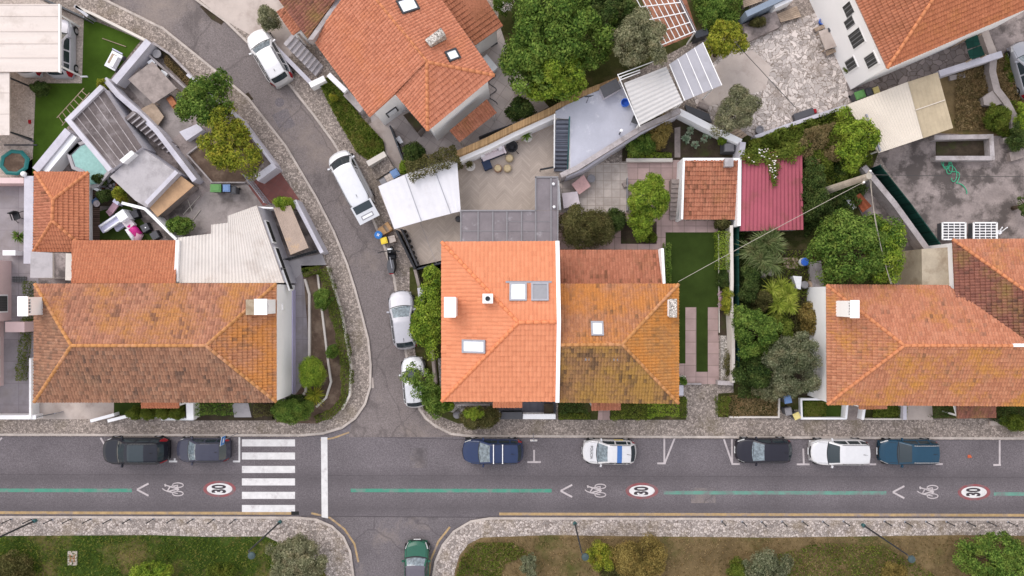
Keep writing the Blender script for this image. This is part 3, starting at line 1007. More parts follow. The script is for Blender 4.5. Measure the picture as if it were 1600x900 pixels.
# ------------------------------------------------------------------ vehicles
STY = {
    'hatch': dict(top=[(0, .38), (.02, .47), (.08, .545), (.24, .655), (.27, .675), (.44, .955), (.53, 1.0), (.70, .995), (.87, .945), (.965, .66), (1, .42)],
                  cowl=.265, rf=.445, rr=.875, rb=.962, belt=.62, pil=((.575, .60), (.80, .825)), zin=.22),
    'suv': dict(top=[(0, .40), (.015, .52), (.07, .575), (.24, .655), (.27, .675), (.42, .95), (.5, 1.0), (.75, 1.0), (.92, .965), (.975, .70), (1, .44)],
                cowl=.265, rf=.425, rr=.925, rb=.975, belt=.62, pil=((.56, .585), (.77, .79)), zin=.2),
    'estate': dict(top=[(0, .38), (.02, .48), (.08, .55), (.25, .655), (.28, .675), (.45, .95), (.53, 1.0), (.78, .99), (.91, .95), (.975, .66), (1, .42)],
                   cowl=.275, rf=.455, rr=.915, rb=.97, belt=.62, pil=((.57, .595), (.775, .795)), zin=.2),
    'van': dict(top=[(0, .34), (.012, .43), (.05, .50), (.13, .57), (.15, .585), (.29, .95), (.36, 1.0), (.6, 1.0), (.96, .985), (.985, .90), (1, .5)],
                cowl=.14, rf=.295, rr=2, rb=2.1, belt=.56, pil=((.36, .385), (.40, 2)), zin=.14),
    'mini': dict(top=[(0, .42), (.02, .52), (.08, .60), (.25, .70), (.28, .71), (.40, .95), (.47, 1.0), (.75, .985), (.89, .94), (.97, .66), (1, .42)],
                 cowl=.285, rf=.41, rr=.89, rb=.965, belt=.65, pil=((.60, .62), (.85, 2)), zin=.16),
}


def interp(tab, t):
    for (a, x), (b, y) in zip(tab[:-1], tab[1:]):
        if t <= b:
            k = (t - a) / (b - a)
            return x + (y - x) * k
    return tab[-1][1]


def car(label, p, ang, L, Wd, Ht, color, style='hatch', name='parked_car', cat='car', roof=None, rails=None, bars=0, glass='glass', group='cars parked at the kerb',
        ws=None, extra=None, tail='tail', zpx=0.7, sunroof=False, spoiler=True):
    c = W(p[0], p[1], zpx)
    root = thing(name, label, cat, (c.x, c.y, 0.0), R(ang), group)
    S = STY[style]
    body_m = paint(color)
    ts = sorted(set([round(x, 4) for x in list(np.linspace(0, .12, 13)) + list(np.linspace(.12, .9, 61)) + list(np.linspace(.9, 1, 17))]))
    half = Wd / 2
    rings = []
    for t in ts:
        # plan outline with rounded corners
        if t < .17:
            w = 1 - .30 * ((.17 - t) / .17) ** 2.2
        elif t > .80:
            w = 1 - .28 * ((t - .80) / .20) ** 2.4
        else:
            w = 1.0
        w *= half
        zt = interp(S['top'], t) * Ht
        zb = min(zt, (S['belt'] + .03 * t) * Ht)
        zb = min(zb, (interp([(0, .36), (.03, .47), (.1, .53), (.26, S['belt']), (.6, S['belt'] + .02), (.95, S['belt'] + .03), (1, .40)], t)) * Ht)
        g = max(0.0, zt - zb)
        yr = w * (1 - S['zin'] * min(1, g / (.32 * Ht)) - .05)
        sec = [(w * .90, .20), (w * .975, .30), (w, .46), (w * .995, zb * .86), (w * .975, zb - .015)]
        y0, z0 = w * .95, zb
        z1 = zt - min(.05, g * .15)
        for k in range(6):
            q = k / 5
            sec.append((y0 + (yr - y0) * (q ** 1.15), z0 + (z1 - z0) * q))
        for k in range(1, 8):
            q = k / 7
            sec.append((yr * (1 - q), z1 + (zt - z1) * (1 - (1 - q) ** 2.2)))
        x = L / 2 - t * L
        full = [(x, y, z) for y, z in sec] + [(x, -y, z) for y, z in sec[-2::-1]]
        # hood, screen and bumper curve back towards the sides
        rr = []
        for (xx, yy, zz) in full:
            k = (yy / half) ** 2
            cb = .30 * max(0.0, 1 - t / .55) - .20 * max(0.0, (t - .78) / .22)
            rr.append((xx - cb * k, yy, zz))
        rings.append(rr)
    n = len(rings[0])
    nl, ng, ntop = 5, 6, 7
    ns = nl + ng + ntop            # points on one half (last is the centre line)
    parts = {}

    def lab(i, j):
        t = (ts[i] + ts[i + 1]) / 2
        jj = j if j < ns - 1 else 2 * (ns - 1) - 1 - j
        side = 'r' if j < ns - 1 else 'l'
        z = sum(rings[a][b][2] for a in (i, i + 1) for b in (j, j + 1)) / 4
        y = abs(sum(rings[a][b][1] for a in (i, i + 1) for b in (j, j + 1)) / 4)
        gl = nl <= jj < nl + ng - 1
        top = jj >= nl + ng - 1
        if top and S['cowl'] - .016 < t < S['cowl']:
            return 'cowl_panel'
        if t < .012 and jj >= 2 and y < half * .45:
            return 'grille'
        if top and S['cowl'] < t < S['rf'] and jj >= nl + ng:
            return 'windscreen'
        if top and S['rr'] < t < S['rb'] and jj >= nl + ng:
            return 'rear_window'
        if gl and S['cowl'] + .07 < t < min(S['rr'] + .01, .93) and z > S['belt'] * Ht + .03 and jj < nl + ng - 2:
            for a, b in S['pil']:
                if a < t < b:
                    return 'body'
            return 'side_window_' + side + ('f' if t < S['pil'][0][0] else 'b' if t < S['pil'][1][0] else 'q')
        if .012 < t < .105 and 3 <= jj <= nl + 3 and y > half * (.50 + .9 * t):
            return 'headlight_' + side
        if .93 < t < .992 and 2 <= jj <= nl + 1 and style != 'van':
            return 'taillight_' + side
        if roof and top and S['rf'] < t < S['rr']:
            return 'roof_panel'
        if sunroof and jj >= nl + ng and .47 < t < .72:
            return 'sunroof'
        return 'body'

    for i in range(len(ts) - 1):
        for j in range(n - 1):
            parts.setdefault(lab(i, j), []).append((i, j))
    flat = [v for r in rings for v in r]
    for nm, fs in parts.items():
        used, V, Fc = {}, [], []
        off = 0.006 if nm.startswith(('head', 'tail')) else 0.0
        for i, j in fs:
            q = []
            for a in (i * n + j, i * n + j + 1, (i + 1) * n + j + 1, (i + 1) * n + j):
                if a not in used:
                    used[a] = len(V)
                    x, y, z = flat[a]
                    V.append((x * (1 + off * .5), y * (1 + off), z + off))
                q.append(used[a])
            Fc.append(q)
        if nm == 'body':
            for e in (0, len(ts) - 1):
                q = []
                for j in range(n):
                    a = e * n + j
                    if a not in used:
                        used[a] = len(V)
                        V.append(flat[a])
                    q.append(used[a])
                Fc.append(q if e else q[::-1])
            k = len(V)
            V += [(L * .46, half * .8, .2), (L * .46, -half * .8, .2), (-L * .46, -half * .8, .2), (-L * .46, half * .8, .2)]
            Fc.append((k, k + 1, k + 2, k + 3))
        me = bpy.data.meshes.new(nm)
        me.from_pydata(V, [], Fc)
        base = nm.split('_')[0]
        mt = {'windscreen': ws or glass, 'rear': 'glass', 'side': 'glass', 'headlight': 'lamp', 'taillight': tail, 'roof': roof, 'sunroof': 'glass', 'cowl': 'black', 'grille': 'black'}.get(base, body_m)
        if base == 'body':
            mt = body_m
        pn = nm
        if nm.startswith('side_window'):
            pn = 'side_window'
        elif nm[-2:] in ('_l', '_r'):
            pn = nm[:-2]
        link(pn, me, mt, root, True, True)
    # dark cowl between bonnet and screen, wheels, mirrors, plates
    zc = interp(S['top'], S['cowl']) * Ht
    for sx in (L * .5 - .17 * L, -L * .5 + .19 * L):
        for sy in (-1, 1):
            wl = bpy.data.objects.new('wheel', None)
            col.objects.link(wl)
            wl.parent = root
            wl.location = (sx, sy * (half - .085), .31)
            b = MB().tube((0, -.1, 0), (0, .1, 0), .31, .31, 22)
            b.build('tyre', 'rubber', wl, False, True)
            b = MB().tube((0, sy * .06, 0), (0, sy * .108, 0), .19, .17, 14)
            b.build('rim', 'rim', wl, False, True)
    for sy in (-1, 1):
        b = MB()
        mx = L / 2 - (S['cowl'] + .075) * L
        b.box((mx, sy * (half + .07), S['belt'] * Ht + .02), (.13, .20, .12), sy * -.25, taper=.8)
        b.box((mx + .01, sy * (half - .03), S['belt'] * Ht + .03), (.06, .12, .05))
        b.build('wing_mirror', body_m, root, False, True)
    b = MB().box((L / 2 - .02, 0, .36), (.03, .5, .11))
    b.build('number_plate', 'white_plastic', root, False, True)
    b = MB().tube((-L * .30, 0, Ht - .03), (-L * .36, 0, Ht + .09), .02, .008, 6)
    b.build('aerial', 'black', root, False, True)
    t_roof = np.linspace(S['rf'] + .03, min(S['rr'], .95) - .02, 12)
    if rails:
        for sy in (-1, 1):
            b = MB()
            pts = [(L / 2 - t * L, sy * half * (1 - S['zin'] - .13), interp(S['top'], t) * Ht + .035) for t in t_roof]
            b.path(pts, .025, 6)
            b.build('roof_rail', rails, root, True, True)
    for sy in (-1, 1):                      # dark seams: roof channels, bonnet edges, door gaps
        b = MB()
        b.path([(L / 2 - t * L - .02, sy * half * (1 - S['zin'] - .055), interp(S['top'], t) * Ht - .012) for t in t_roof], .016, 5)
        b.build('roof_channel', 'black', root, False, True)
        b = MB()
        b.path([(L / 2 - t * L - .16 * (.8 - t), sy * half * .80, interp(S['top'], t) * Ht - .016 - .02 * (t < .1)) for t in np.linspace(.05, S['cowl'] - .01, 6)], .010, 5)
        b.build('bonnet_gap', 'black', root, False, True)
    for k in range(bars):
        t = .52 + k * .145
        b = MB().box((L / 2 - t * L, 0, interp(S['top'], t) * Ht + .05), (.055, Wd * .74, .035))
        for sy in (-1, 1):
            b.box((L / 2 - t * L, sy * Wd * .36, interp(S['top'], t) * Ht - .04), (.08, .06, .1))
        b.build('roof_bar', 'white_metal', root, False, True)
    # wiper
    b = MB()
    xw = L / 2 - (S['cowl'] + .015) * L
    b.tube((xw - .02, -.1, zc + .045), (xw - .05, .5, zc + .05), .012, .01, 5)
    b.tube((xw - .02, -.55, zc + .04), (xw - .05, -.02, zc + .05), .012, .01, 5)
    b.build('wiper', 'black', root, False, True)
    if extra:
        extra(root, L, Wd, Ht, S)
    return root


def text_mesh(body, size, name, mat, parent=None, mtx=None, ext=0.0, bold=0.0):
    cu = bpy.data.curves.new(name, 'FONT')
    cu.body = body
    cu.size = size
    cu.align_x = 'CENTER'
    cu.align_y = 'CENTER'
    cu.extrude = ext
    cu.offset = bold
    o = bpy.data.objects.new(name + '_src', cu)
    col.objects.link(o)
    dg = bpy.context.evaluated_depsgraph_get()
    me = bpy.data.meshes.new_from_object(o.evaluated_get(dg))
    bpy.data.objects.remove(o)
    if mtx is not None:
        me.transform(mtx)
    for m in list(me.materials):
        pass
    me.materials.clear()
    return link(name, me, mat, parent, False, True)


# ------------------------------------------------------------------ small builders
def bin_(label, p, ang, lid, z=1.05, s=(0.5, 0.55), body='dark_grey', group=None, name='wheelie_bin'):
    c = W(p[0], p[1], z)
    r = thing(name, label, 'bin', (c.x, c.y, 0.12), R(ang), group)
    b = MB().box((0, 0, 0.08), (s[0] * .82, s[1] * .82, z - .22), taper=1.2)
    b.build('body', body, r, False, True)
    b = MB().box((0, 0, z - .14 + .003), (s[0] * 1.08, s[1] * 1.08, .06), taper=.93).box((0, 0, z - .078), (s[0] * .8, s[1] * .8, .03), taper=.85)
    b.build('lid', lid, r, False, True)
    b = MB().tube((-s[0] * .45, s[1] * .62, z - .16), (s[0] * .45, s[1] * .62, z - .16), .025, .025, 8)
    b.build('handle', 'dark_grey', r, False, True)
    for sx in (-1, 1):
        MB().tube((sx * s[0] * .4, s[1] * .42, .09), (sx * s[0] * .5, s[1] * .42, .09), .09, .09, 12).build('wheel', 'rubber', r, False, True)
    return r


def crate(name, label, cat, pts, z0, z1, mat, lidmat=None, group=None, over=0.03):
    """Box-like thing with a lid or top board that overhangs it."""
    c = [sum(q) / len(pts) for q in zip(*[XY(p, z1) for p in pts])]
    r = thing(name, label, cat, (c[0], c[1], z0), 0, group)
    xy = [XY(p, z1) for p in pts]
    MB().prism(inset(xy, over), z0, z1 - .05).build('body', mat, r)
    MB().prism(xy, z1 - .048, z1).build('lid', lidmat or mat, r)
    return r


def table(name, label, cat, pts, z1, mat, legmat, z0=0.12, group=None, th=0.05):
    xy = [XY(p, z1) for p in pts]
    c = [sum(q) / len(xy) for q in zip(*xy)]
    r = thing(name, label, cat, (c[0], c[1], z0), 0, group)
    MB().prism(xy, z1 - th, z1).build('tabletop', mat, r)
    for x, y in inset(xy, .09):
        MB().box((x, y, z0), (.06, .06, z1 - th - .002 - z0)).build('leg', legmat, r)
    return r


def canopy_posts(r, pts, z0, z1, mat, s=0.09, ins=0.15):
    for x, y in inset([XY(p, z1) for p in pts], ins):
        MB().box((x, y, z0), (s, s, z1 - z0 - .08)).build('post', mat, r)


def steps(name, label, q, z0, z1, n, mat, cat='steps', base=0.0, group=None, low=None):
    """Flight of solid steps: q = two px of the low edge, then two of the high edge (each read at its own height)."""
    a, b, c, d = [Vector(XY(p, z)) for p, z in zip(q, (z0, z0, z1, z1))]
    m = MB()
    for k in range(n):
        s, e = k / n, (k + 1) / n
        pts = [a.lerp(d, s), b.lerp(c, s), b.lerp(c, e), a.lerp(d, e)]
        m.prism([(p.x, p.y) for p in pts], base, z0 + (z1 - z0) * (k + 1) / n)
    return tag(m.build(name, mat), label, cat, group)


def fence(label, pts, h, mat, gap=2.0, cat='fence', name='fence', th=0.04, postmat='grey_metal', z0=0.1, group=None):
    p = W(pts[0][0], pts[0][1], h)
    r = thing(name, label, cat, (p.x, p.y, z0), 0, group)
    band(MB(), pts, th, z0 + .05, h).build('panel', mat, r)
    for a, b in zip(pts[:-1], pts[1:]):
        A, B = W(a[0], a[1], h), W(b[0], b[1], h)
        n = max(1, round((B - A).length / gap))
        for k in range(n + 1):
            q = A.lerp(B, k / n)
            MB().tube((q.x, q.y, z0), (q.x, q.y, h + .05), .03, .03, 8).build('post', postmat, r)
    return r


def bars_gate(label, p, q, h, mat, name='gate', n=14, z0=0.14, ornate=True, cat='gate'):
    """Wrought-iron gate between two pixels read on the ground."""
    A, B = W(p[0], p[1], z0), W(q[0], q[1], z0)
    r = thing(name, label, cat, tuple(A), 0)
    d = B - A
    b = MB()
    for z in (.08, h * .5, h - .06):
        b.tube(A + Vector((0, 0, z)), B + Vector((0, 0, z)), .03, .03, 6)
    b.tube(A, A + Vector((0, 0, h)), .045, .045, 8)
    b.tube(B, B + Vector((0, 0, h)), .045, .045, 8)
    b.build('frame', mat, r)
    b = MB()
    for k in range(1, n):
        x = A + d * (k / n)
        b.tube(x + Vector((0, 0, .05)), x + Vector((0, 0, h - .02)), .016, .016, 5)
        if ornate:
            b.lathe(x + Vector((0, 0, h * .5)), [(.01, -.14), (.07, -.05), (.07, .05), (.01, .14)], 6)
            b.lathe(x + Vector((0, 0, h * .78)), [(.01, -.1), (.05, 0), (.01, .1)], 6)
    b.build('bars', mat, r)
    return r


def chimney(parent, x0, y0, x1, y1, zt, zb, mat='white_wall', slots='e', ns=5, capmat=None):
    """Chimney whose cap shows at the px rectangle; parts of the roof's house."""
    xy = [XY(p, zt) for p in rect(x0, y0, x1, y1)]
    c = [sum(q) / 4 for q in zip(*xy)]
    b = MB().prism(inset(xy, .05), zb, zt - .38)
    ch = b.build('chimney', mat, parent)
    for x, y in inset(xy, .12):
        MB().box((x, y, zt - .378), (.14, .14, .276)).build('pier', mat, ch)
    MB().prism(inset(xy, .14), zt - .377, zt - .103).build('flue', 'slot', ch)
    MB().prism(xy, zt - .10, zt).build('chimney_cap', capmat or mat, ch)
    wx = abs(xy[1][0] - xy[0][0]); wy = abs(xy[2][1] - xy[1][1])
    for k in range(ns):
        f = (k + .5) / ns - .5
        if slots in ('e', 'w'):
            sx = 1 if slots == 'e' else -1
            MB().box((c[0] + sx * (wx / 2 - .05), c[1] + f * wy * .8 + wy * .09, zt - .36), (.05, .06, .24)).build('baluster', mat, ch)
    return ch


def skylight(parent, p, roof_pts, size, ang, glass, frame='grey_metal', z=None):
    """Roof window lying on a roof plane given by three points; px of its centre."""
    a, b, c = [Vector(q) for q in roof_pts]
    n = (b - a).cross(c - a).normalized()
    if n.z < 0:
        n = -n
    o = Vector((W(CX, CY, H).x, 0, H))
    o = Vector((0, 0, H))
    d = (W(p[0], p[1], 0) - o)
    t = (a - o).dot(n) / d.dot(n)
    c0 = o + d * t
    e = Vector((math.cos(ang), math.sin(ang), 0))
    e = (e - n * e.dot(n)).normalized()
    up = n.cross(e)
    mt = Matrix((e, up, n)).transposed().to_4x4()
    mt.translation = c0
    sx, sy = size

    def bx(x0, y0, x1, y1, z0, z1):
        m = MB().prism([(x0, y0), (x1, y0), (x1, y1), (x0, y1)], z0, z1)
        m.v = [tuple(mt @ Vector(v)) for v in m.v]
        return m
    f = MB()
    w = .11
    for q in ((-sx / 2, -sy / 2, sx / 2, -sy / 2 + w), (-sx / 2, sy / 2 - w, sx / 2, sy / 2), (-sx / 2, -sy / 2 + w, -sx / 2 + w, sy / 2 - w), (sx / 2 - w, -sy / 2 + w, sx / 2, sy / 2 - w)):
        m = bx(*q, -.05, .16)
        i = len(f.v)
        f.v += m.v
        f.f += [tuple(i + k for k in ff) for ff in m.f]
        f.m += m.m
    fr = f.build('roof_window', frame, parent)
    bx(-sx / 2 + w - .002, -sy / 2 + w - .002, sx / 2 - w + .002, sy / 2 - w + .002, 0, .12).build('pane', glass, fr)
    return fr


def win(parent, face_pts, zc, w, h, mat='shutter', frame='white_metal'):
    """Window on an upright wall: face_pts = (x, y) centre and outward unit normal."""
    (x, y), (nx, ny) = face_pts
    rot = math.atan2(nx, -ny)
    b = MB().box((x + nx * .03, y + ny * .03, zc - h / 2 - .08), (w + .2, .10, h + .16), rot)
    f = b.build('window', frame, parent)
    MB().box((x + nx * .06, y + ny * .06, zc - h / 2), (w, .08, h), rot).build('shutter', mat, f)
    return f

# ================================================================== THE SETTING
def block(name, mat, pts, z1=0.12):
    b = MB().prism([XY(p, 0) for p in pts], -0.4, z1)
    return tag(b.build(name, mat), kind='structure')


g = MB()
g.face([(-900, -900, -0.03), (900, -900, -0.03), (900, 900, -0.03), (-900, 900, -0.03)])
tag(g.build('ground', 'earth'), kind='structure')
Y0, Y1 = 676, 815
b = MB(); b.face([(x, y, 0.0) for x, y in (XY(p) for p in [(-2500, 830), (4000, 830), (4000, 660), (-2500, 660)])])
road = tag(b.build('road', 'asphalt'), kind='structure')


def street(name, pts, mt='asphalt_old'):
    xy = [XY(p) for p in pts]
    ar = sum(xy[i][0] * xy[(i + 1) % len(xy)][1] - xy[(i + 1) % len(xy)][0] * xy[i][1] for i in range(len(xy)))
    b = MB(); b.face([(x, y, 0.004) for x, y in (xy if ar > 0 else xy[::-1])])
    return tag(b.build(name, mt), kind='structure')


street('side_street', [(-600, -500), (200, -500), (380, -60), (560, 200), (700, 500), (760, 683), (545, 683), (560, 600), (520, 420), (380, 230), (-100, -160)])
street('lower_street', [(480, 806), (775, 808), (775, 1300), (480, 1300)], 'asphalt_plain')

KL = [(-260, -240), (-60, -112), (75, -40), (165, -2), (256, 43), (355, 123), (389, 152), (448, 227), (496, 308), (523, 361), (544, 412), (556, 450), (567, 491), (577, 530), (581, 570), (580, 605), (572, 632), (556, 655), (535, 670), (505, 679), (470, 682), (0, 681), (-1500, 677)]
KR = [(-40, -220), (140, -110), (250, -38), (304, 0), (352, 35), (403, 85), (453, 136), (488, 180), (520, 224), (548, 275), (575, 330), (600, 389), (614, 435), (622, 490), (634, 560), (645, 612), (654, 641), (665, 656), (679, 667), (705, 680), (735, 683), (1600, 687), (3200, 694)]
KBL = [(-1500, 799), (0, 806), (465, 807), (495, 810), (520, 821), (538, 838), (549, 862), (554, 900), (556, 1300)]
KBR = [(672, 1300), (674, 905), (679, 876), (690, 851), (708, 829), (735, 813), (765, 808), (1600, 810), (3200, 818)]
block('pavement', 'cobble', KL + [(-1500, -600)])
block('pavement', 'cobble', KR + [(3200, -900), (-40, -900)])
block('verge_pavement', 'cobble_light', KBL + [(-1500, 1300)])
block('verge_pavement', 'cobble_light', KBR + [(3200, 1300)])


def kerb(pts, side, mat='kerb', w=0.16, z=0.126, name='kerb', d=0.09):
    xy = [XY(p, 0.12) for p in pts]
    Lf, Rt = ribbon_xy(xy, 2 * d)
    mid = Lf if side > 0 else Rt
    b = MB()
    A, B = ribbon_xy([(q.x, q.y) for q in mid], w)
    i = len(b.v)
    for q, r in zip(A, B):
        b.v += [(q.x, q.y, z), (r.x, r.y, z)]
    for k in range(len(A) - 1):
        b.f.append((i + 2 * k, i + 2 * k + 1, i + 2 * k + 3, i + 2 * k + 2)); b.m.append(0)
    return tag(b.build(name, mat), kind='structure')


kerb(KL, -1); kerb(KR, 1); kerb(KBL, -1); kerb(KBR, -1)
kerb([(-1500, 798), (0, 804), (465, 805)], 1, 'yellow_line', 0.2, 0.006, 'kerb_line', 0.1)
kerb([(485, 806), (512, 812), (535, 830), (550, 852), (556, 880)], 1, 'yellow_line', 0.14, 0.008, 'kerb_line', 0.16)
kerb([(780, 806), (1600, 808), (3200, 816)], 1, 'yellow_line', 0.2, 0.006, 'kerb_line', 0.1)
kerb([(545, 676), (520, 685), (500, 688)], -1, 'yellow_line', 0.12, 0.008, 'kerb_line', 0.0)
kerb([(672, 905), (676, 876), (687, 849), (705, 826)], 1, 'yellow_line', 0.14, 0.008, 'kerb_line', 0.14)


def mark(name, polys, mat='white_paint', z=0.009):
    b = MB()
    for pts in polys:
        xy = [XY(p, z) for p in pts]
        ar = sum(xy[i][0] * xy[(i + 1) % len(xy)][1] - xy[(i + 1) % len(xy)][0] * xy[i][1] for i in range(len(xy)))
        b.face([(x, y, z) for x, y in (xy if ar > 0 else xy[::-1])])
    return tag(b.build(name, mat), kind='structure')


def lines(name, segs, w=0.13, mat='worn_paint', z=0.009):
    b = MB()
    for k, (p, q) in enumerate(segs):
        A, B = Vector(XY(p, z)), Vector(XY(q, z))
        d = (B - A).normalized()
        nn = Vector((-d.y, d.x)) * w / 2
        zz = z + 0.0008 * k
        b.face([(A.x - nn.x, A.y - nn.y, zz), (B.x - nn.x, B.y - nn.y, zz), (B.x + nn.x, B.y + nn.y, zz), (A.x + nn.x, A.y + nn.y, zz)])
    return tag(b.build(name, mat), kind='structure')


mark('crosswalk', [rect(378, y, 461, y + 11) for y in (686.5, 707, 728, 747.5, 768.5, 789)])
mark('stop_line', [[(501.5, 683), (511.5, 683), (512.5, 810), (502.5, 808)]])
for y, x0, x1 in ((765, -400, 206), (765.5, 548, 862), (769, 1037, 1385), (771, 1553, 2000)):
    mark('cycle_lane_line', [[(x0, y - 2), (x1, y - 1.5), (x1, y + 4), (x0, y + 3.5)]], 'green_paint' if x0 < 900 else 'green_worn')
for (cx, cy) in ((214, 765), (876, 767), (1395, 769)):
    lines('chevron_marking', [((cx, cy), (cx + 18, cy - 9.5)), ((cx, cy), (cx + 18, cy + 9.5))], 0.13)


def bike(cx, cy):
    b = MB()
    z = 0.0092

    def seg(p, q, w=0.07):
        A, B = Vector(XY((cx + p[0], cy + p[1]), z)), Vector(XY((cx + q[0], cy + q[1]), z))
        d = (B - A).normalized(); nn = Vector((-d.y, d.x)) * w / 2
        zz = z + 0.0005 * len(b.f)
        b.face([(A.x - nn.x, A.y - nn.y, zz), (B.x - nn.x, B.y - nn.y, zz), (B.x + nn.x, B.y + nn.y, zz), (A.x + nn.x, A.y + nn.y, zz)])
    for wy in (-6, 7):
        pts = [(8 + 8.5 * math.cos(t * math.pi / 10), wy + 3.6 * math.sin(t * math.pi / 10)) for t in range(20)]
        for k in range(20):
            seg(pts[k], pts[(k + 1) % 20], 0.075)
    seg((8, -6), (-4, -4)); seg((-4, -4), (-8, 3), .1); seg((8, 7), (-7, 4)); seg((7, 0), (-5, -4)); seg((7, 0), (8, -6)); seg((7, 0), (-7, 4), .1)
    seg((-7, 4), (-14, 1)); seg((-14, 1), (-16, -1)); seg((-4, -4), (-11, -6), .09); seg((-12, -8), (-11, -4), .12); seg((5, -3), (9, 2), .2)
    return tag(b.build('bicycle_marking', 'worn_paint'), kind='structure')


for p in ((270, 764), (930, 766), (1449, 768)):
    bike(*p)
for (cx, cy) in ((343, 764), (1003, 767), (1522, 769)):
    def ell(a, bb, z, n=36, x0=cx, y0=cy):
        w = [W(x0 + a * math.cos(2 * math.pi * k / n), y0 - bb * math.sin(2 * math.pi * k / n), z) for k in range(n)]
        m = MB(); m.face([tuple(q) for q in w]); return m
    tag(ell(25.5, 12.8, 0.009).build('speed_limit_ring', 'red_paint'), kind='structure')
    tag(ell(20, 9, 0.012).build('speed_limit_disc', 'white_paint'), kind='structure')
    c = W(cx, cy, 0.016)
    o = text_mesh('30', 1.0, 'speed_limit_number', 'black_paint', None, Matrix.Translation(c) @ Matrix.Rotation(math.pi / 2, 4, 'Z') @ Matrix.Diagonal((0.62, 1.36, 1, 1)), 0, .04)
    tag(o, kind='structure')
W_ = 'parking_marking'
lines(W_, [((157, 684), (163, 694))]); lines(W_, [((264, 721), (277, 721)), ((273, 716), (273, 721))], mat='white_paint')
lines(W_, [((374, 683), (374, 721)), ((364, 721), (375, 721))], mat='white_paint')
lines(W_, [((834.5, 703), (834.5, 721)), ((824, 722), (845, 722))])
lines(W_, [((1038, 685), (1038, 724)), ((1054, 685), (1039, 723)), ((1027, 724), (1040, 724))])
lines(W_, [((1131, 686), (1144, 724)), ((1143.5, 686), (1144, 724)), ((1143, 725), (1156, 725))])
lines(W_, [((1255, 701), (1256, 725)), ((1245, 725.5), (1265, 725.5))])
lines(W_, [((1358, 702), (1358, 725)), ((1348, 725.5), (1369, 725.5))])
lines(W_, [((1462, 725), (1473, 725))])
lines(W_, [((1562, 687), (1562, 726)), ((1552, 726.5), (1564, 726.5))])
lines(W_, [((-3, 690), (3, 684))])
for p in ((461, 802), (733, 684)):
    ground('storm_drain', 'slot', rect(p[0] - 6, p[1] - 3, p[0] + 6, p[1] + 2.5), 0, 0.012)
b = MB(); b.lathe(W(386 + 51, 160, 0), [(.34, 0.005), (.34, 0.012), (.3, 0.014)], 20); tag(b.build('manhole_cover', 'asphalt'), kind='structure')
b = MB(); b.lathe(W(601, 744, 0), [(.36, 0.001), (.36, 0.008)], 20); tag(b.build('manhole_cover', 'asphalt'), kind='structure')
ground('concrete_patch', 'concrete_tan', [(571, 592), (583, 590), (584, 606), (570, 608)], 0, 0.008)

lines('road_seam', [((470, 806.5), (790, 808.5))], .045, 'seam', .0085)
lines('road_seam', [((-400, 741), (376, 742)), ((512, 743), (2000, 747))], .018, 'seam', .0085)
lines('road_seam', [((590, 683), (735, 687))], .03, 'seam', .0085)
for pts in ([(312, 10), (318, 8), (336, 22), (350, 34), (346, 39), (330, 30)], [(383, 147), (388, 144), (396, 155), (391, 158)]):
    mark('road_stain', [pts], 'soil_dark', .0085)
for pts in (rect(640, 700, 668, 731), [(425, 180), (448, 168), (462, 196), (440, 208)], rect(1080, 762, 1118, 786)):
    mark('road_patch', [pts], 'asphalt_plain', .0075)
# ---- surfaces of the left block
G = ground
G('path', 'pad', [(-300, -60), (60, 0), (131, 26), (128, 130), (56, 132), (56, 285), (-300, 290)], 1)
G('lawn', 'turf', [(131, 26), (221, 62), (170, 126), (104, 200), (50, 274), (56, 130), (128, 130)], 2)
G('yard', 'concrete_dark', [(234, 62), (290, 112), (345, 160), (430, 262), (468, 312), (505, 395), (510, 440), (270, 440), (140, 440), (36, 660), (36, 260), (110, 200), (150, 130)], 1)
G('patio', 'pave_lilac', [(-300, 286), (40, 286), (40, 405), (-300, 405)], 3)
G('lane', 'pave_lilac', [(-300, 405), (60, 405), (60, 655), (-300, 655)], 2)
G('yard', 'concrete', [(322, 300), (385, 288), (425, 318), (400, 330), (300, 372), (286, 345)], 3)
G('bed', 'soil', [(292, 241), (323, 217), (371, 184), (413, 252), (381, 285), (331, 284)], 4)
G('bed', 'soil_dark', [(246, 78), (262, 82), (305, 128), (298, 140), (262, 104)], 4)
G('driveway', 'pave_red', [(388, 290), (431, 259), (468, 312), (424, 318), (411, 322)], 4)
G('yard', 'concrete', [(196, 130), (215, 90), (240, 96), (285, 150), (300, 195), (262, 222), (236, 178)], 2)
G('yard', 'turf_dark', [(155, 330), (200, 318), (268, 400), (150, 400)], 3)
G('deck', 'deck', [(136, 288), (156, 300), (156, 400), (136, 400)], 4)
G('bed', 'soil_dark', [(138, 262), (215, 262), (215, 322), (156, 322), (138, 300)], 3)
G('path', 'pave_lilac', [(430, 400), (482, 400), (484, 620), (500, 650), (425, 655), (428, 600)], 3)
G('garden_bed', 'soil', [(470, 415), (512, 414), (534, 490), (549, 573), (545, 620), (528, 645), (495, 662), (430, 660), (470, 605), (484, 560), (475, 440)], 4)
G('yard', 'concrete_light', [(452, 408), (503, 396), (510, 414), (470, 428), (456, 440)], 4)
G('front_garden', 'concrete_tan', [(54, 620), (180, 620), (180, 655), (54, 655)], 3)
G('front_garden', 'turf_dark', [(178, 620), (290, 620), (290, 652), (178, 648)], 4)
G('front_garden', 'soil_dark', [(300, 620), (430, 620), (430, 657), (300, 657)], 3)
G('path', 'concrete_light', [(362, 630), (388, 630), (393, 652), (366, 652)], 5)
